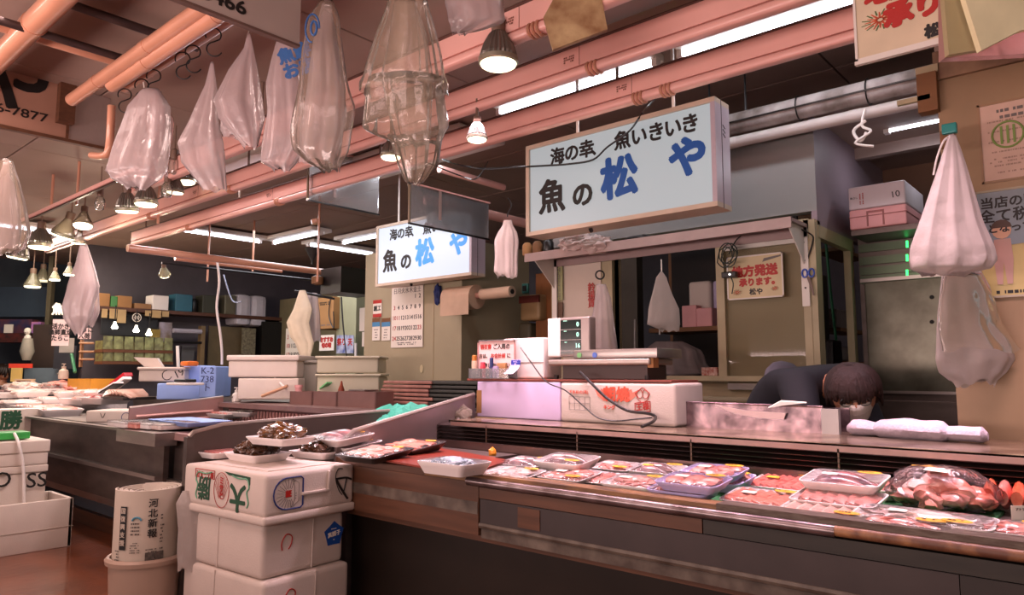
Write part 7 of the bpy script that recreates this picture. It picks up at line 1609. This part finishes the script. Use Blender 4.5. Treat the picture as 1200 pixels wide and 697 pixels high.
J3 = [(J[0][0]-UP*.02, .14)]+[(J[i][0], q) for i, q in ((11, .115), (12, .085), (13, .065), (15, .115), (16, .085), (17, .065))]
v_, f_ = skin_body(J3, [(0, 1), (1, 2), (2, 3), (0, 4), (4, 5), (5, 6)], None, 'trousers', t)
MB().add(v_, f_).build('trousers', mat('dark trousers', '18181c', .8), t, smooth='all', world=True)
for i in (14, 18): MB().rbox((J[i][0]-Vector((.05, 0, 0)))*1+Vector((0, 0, -J[i][0].z+.045)), (.27, .10, .09), .035, 3).build('shoe', black, t, smooth=True, world=True)
# hair: many strands over a cap, falling forward
hr_m = mat('reddish brown hair', '2c110a', .75, var=.45, scale=20, stretch=(1, 1, 1), bump=.6, bscale=50)
def hair(c, f, u, r, s, m, t, seed=1, n=90, fringe=.35, length=.55):
    rr = random.Random(seed); mb = MB()
    bm = bmesh.new(); bmesh.ops.create_uvsphere(bm, u_segments=32, v_segments=20, radius=1); vs_ = []
    for q in bm.verts:
        x, y, z = q.co; k = 1.0 if not (y > .35 and z < fringe) else .80
        if z < -.35: k *= .82
        vs_.append(c+(r*x*.84+f*(y*.94-.05)+u*z*1.06)*s*k*(1.03+.03*noise.noise(q.co*5)))
    bm.verts.index_update(); fs = [[v.index for v in p.verts] for p in bm.faces]; bm.free(); mb.add(vs_, fs)
    for k in range(n):
        a = rr.uniform(0, 2*pi); P0 = c+(u*1.08+r*.12*cos(a)+f*.12*sin(a))*s; dr = r*cos(a)*.88+f*(sin(a)*.98-.02); L = rr.uniform(.5, 1.1)*length
        if sin(a) > .25: L = rr.uniform(.1, .42)
        mb.tube(spl([P0, c+(dr*.62+u*.86)*s*1.04, c+(dr*.95+u*.40)*s*1.05, c+(dr*1.04-u*(L-.35))*s*1.03], 3), [.012*s/.118, .018*s/.118, .020*s/.118, .020*s/.118, .020*s/.118, .018*s/.118, .016*s/.118, .012*s/.118, .008*s/.118, .004*s/.118][:10], 5)
    mb.build('hair', m, t, smooth='all', world=True)
hair(Hc, f, u, r, .114, hr_m, t, fringe=.42, length=.75, n=110)
def face_bits(c, f, u, r, s, t, mask=True):
    for sg in (-1, 1):
        e = c+(r*sg*.28+f*.78+u*.04)*s
        MB().blob(e, (.11*s, .11*s, .075*s), lv=2, amp=0).build('eye', mat('eye white', 'e0d8d0', .2), t, smooth=True, world=True)
        MB().blob(e+f*.07*s, (.05*s, .05*s, .05*s), lv=2, amp=0).build('iris', black, t, smooth=True, world=True)
        MB().tube(spl([e+(r*-.14+u*.15+f*.08)*s, e+(u*.19+f*.12)*s, e+(r*.14+u*.15+f*.06)*s], 3), .022*s, 5).build('eyebrow', hr_m, t, world=True)
    if mask:
        rows = []
        for i in range(9):
            z = -.05-.71*i/8; rw = .62-.20*(i/8)**2; row = []
            for j in range(13):
                a = (j/12-.5)*2.3; row.append(c+(r*sin(a)*rw*1.08+f*(cos(a)*.94+.22*cos(a)**5*max(0, sin(pi*(i+1.2)/8))*(1-i/10)-.02)+u*z)*s)
            rows.append(row)
        mb = MB()
        for i in range(8):
            for j in range(12): mb.quad(rows[i][j], rows[i][j+1], rows[i+1][j+1], rows[i+1][j])
        mb.build('face_mask', mat('white mask', 'e2d6cc', .7), t, smooth='all', world=True)
        for i in (1, 4, 7): MB().tube([p+f*.004 for p in rows[i]], .006*s, 4).build('mask_pleat', mat('mask pleat', 'c9bcb2', .7), t, world=True)
    else: MB().tube(spl([c+(r*-.2+f*.86-u*.48)*s, c+(f*.95-u*.5)*s, c+(r*.2+f*.86-u*.48)*s], 3), .03*s, 6).build('lips', mat('lips', 'a05a4c', .4), t, world=True)
face_bits(Hc, f, u, r, .118, t)
mb = MB()
for sg in (-1, 1): mb.tube([Hc+(r*(sg*.30+.2*cos(q))+f*.96+u*(.04+.14*sin(q)))*.118 for q in [k*pi/8 for k in range(17)]], .0022, 5)
mb.tube([Hc+(r*-.1+f*.98+u*.06)*.118, Hc+(r*.1+f*.98+u*.06)*.118], .002, 5); mb.build('glasses', black, t, world=True)
# ---- person at the left edge, only the back of the head in the frame
t = thing('person', 'person with dark hair at the left edge behind the seafood bench', 'person', PD(0, 440, 10.6)*1); t.location.z = 0
Hc2 = PD(3, 438, 10.6); pb = Hc2-UP*(Hc2.z-.0); k = Hc2.z/1.35
def q3(x, y, z): return Vector((Hc2.x+x, Hc2.y+y, z))
zt = Hc2.z
J = [(q3(0, 0, zt*.55), .14), (q3(0, 0, zt*.72), .13), (q3(0, 0, zt*.85), .13), (q3(0, 0, zt-.13), .055), (Hc2-UP*.04, .055), (q3(0, -.19, zt*.83), .06), (q3(.05, -.22, zt*.66), .048), (q3(.22, -.2, zt*.6), .035), (q3(0, .19, zt*.83), .06), (q3(.05, .22, zt*.66), .048), (q3(.22, .2, zt*.6), .035), (q3(0, -.09, zt*.5), .09), (q3(.03, -.1, zt*.28), .06), (q3(0, -.1, .08), .04), (q3(.12, -.1, .04), .035), (q3(0, .09, zt*.5), .09), (q3(.03, .1, zt*.28), .06), (q3(0, .1, .08), .04), (q3(.12, .1, .04), .035)]
v_, f_ = skin_body(J, E_, None, 'body', t)
hm, f, u, r = head_mesh(Hc2, Vector((.9, .3, -.35)), UP, .12); mb = MB(); mb.add(v_, f_); mb.add(hm.v, hm.f); hand(mb, J[7][0], EX, -UP, 1, -1); hand(mb, J[10][0], EX, -UP, 1, 1); mb.build('body', skin_m, t, smooth='all', world=True)
v_, f_ = skin_body([(J[0][0], .17), (J[1][0], .165), (J[2][0], .15), (J[3][0]-UP*.05, .07), (J[5][0], .08), (J[6][0], .062), (J[7][0]-EX*.03, .045), (J[8][0], .08), (J[9][0], .062), (J[10][0]-EX*.03, .045)], [(0, 1), (1, 2), (2, 3), (2, 4), (4, 5), (5, 6), (2, 7), (7, 8), (8, 9)], None, 'jacket', t)
MB().add(v_, f_).build('jacket', mat('dark navy jacket', '1f1e2a', .75), t, smooth='all', world=True)
v_, f_ = skin_body([(J[0][0]-UP*.02, .15), (J[11][0], .11), (J[12][0], .08), (J[13][0], .06), (J[15][0], .11), (J[16][0], .08), (J[17][0], .06)], [(0, 1), (1, 2), (2, 3), (0, 4), (4, 5), (5, 6)], None, 'trousers', t)
MB().add(v_, f_).build('trousers', mat('dark trousers', '18181c', .8), t, smooth='all', world=True)
hair(Hc2, f, u, r, .125, mat('dark brown hair', '2a1a14', .5, var=.3), t, seed=5, n=60, length=.7); face_bits(Hc2, f, u, r, .12, t, mask=False)
# black cable sagging from the lowest beam over the big sign
pts = [PY(779, 106, y1-.05), PY(757, 127, 3.1), PY(738, 153, 3.12), PY(712, 172, 3.13), PY(695, 187, 3.13), PY(668, 192, 3.13), PY(640, 194, 3.13), PY(600, 196, 3.2), PY(560, 197, 3.3), PY(520, 187, 3.3), PY(500, 172, y1)]
o = MB().tube(spl(pts, 5), .0055, 6).build('sagging_cable', black); tag(o, 'black cable sagging from the lowest beam across the big lit sign', 'cable')
o = MB().tube(spl([PY(500, 190, 3.3), PY(540, 206, 3.5), PY(560, 208, 3.5), PY(574, 185, y1)], 5), .005, 6).build('sagging_cable', black); tag(o, 'thin black cable looping between the two lit signs', 'cable')
o = MB().tube(spl([PY(150, 290, y1), PY(180, 300, y1-.02), PY(215, 280, y1-.02), PY(240, 248, y1)], 5), .006, 6).build('sagging_cable', mat('brown wire', '5a4630', .5)); tag(o, 'brown wire looping along the left end of the lowest beam', 'cable')
# brown stained lamp shade / box at the top
p = PD(676, 28, 2.6); t = thing('stained_card', 'rust-stained white plate hanging between the beams at the top', 'plate', p)
MB().slab([PD(637, 20, 2.6), PD(648, 58, 2.6), PD(712, 34, 2.6), PD(704, -8, 2.6), PD(650, -4, 2.6)], FW*.02).build('plate', mat('rust stained card', 'c9ad80', .6, scale=9, col2='7a4a26', blotch=.45), t, world=True)
MB().tube([PD(672, -4, 2.62), PD(670, -30, 2.62)], .02, 8).build('hanger', amb, t, world=True)
p = PY(722, 22, 3.0); t = thing('character_board', 'dark board with a pale green patch, half hidden between the top beams', 'sign', p)
a, b = PX(712, 22, p.x), PX(735, 14, p.x)
MB().bb(p.x-.1, p.x+.5, 2.98, 3.0, 2.96, CEIL-.02).build('board', mat('beige sign strip', 'a08878', .5, scale=3, col2='7fae5a', blotch=.3), t, world=True)
text('lettering', 'や', (p.x+.02, 2.978, 3.02), EX, UP, .12, ink, t, bold=.004)
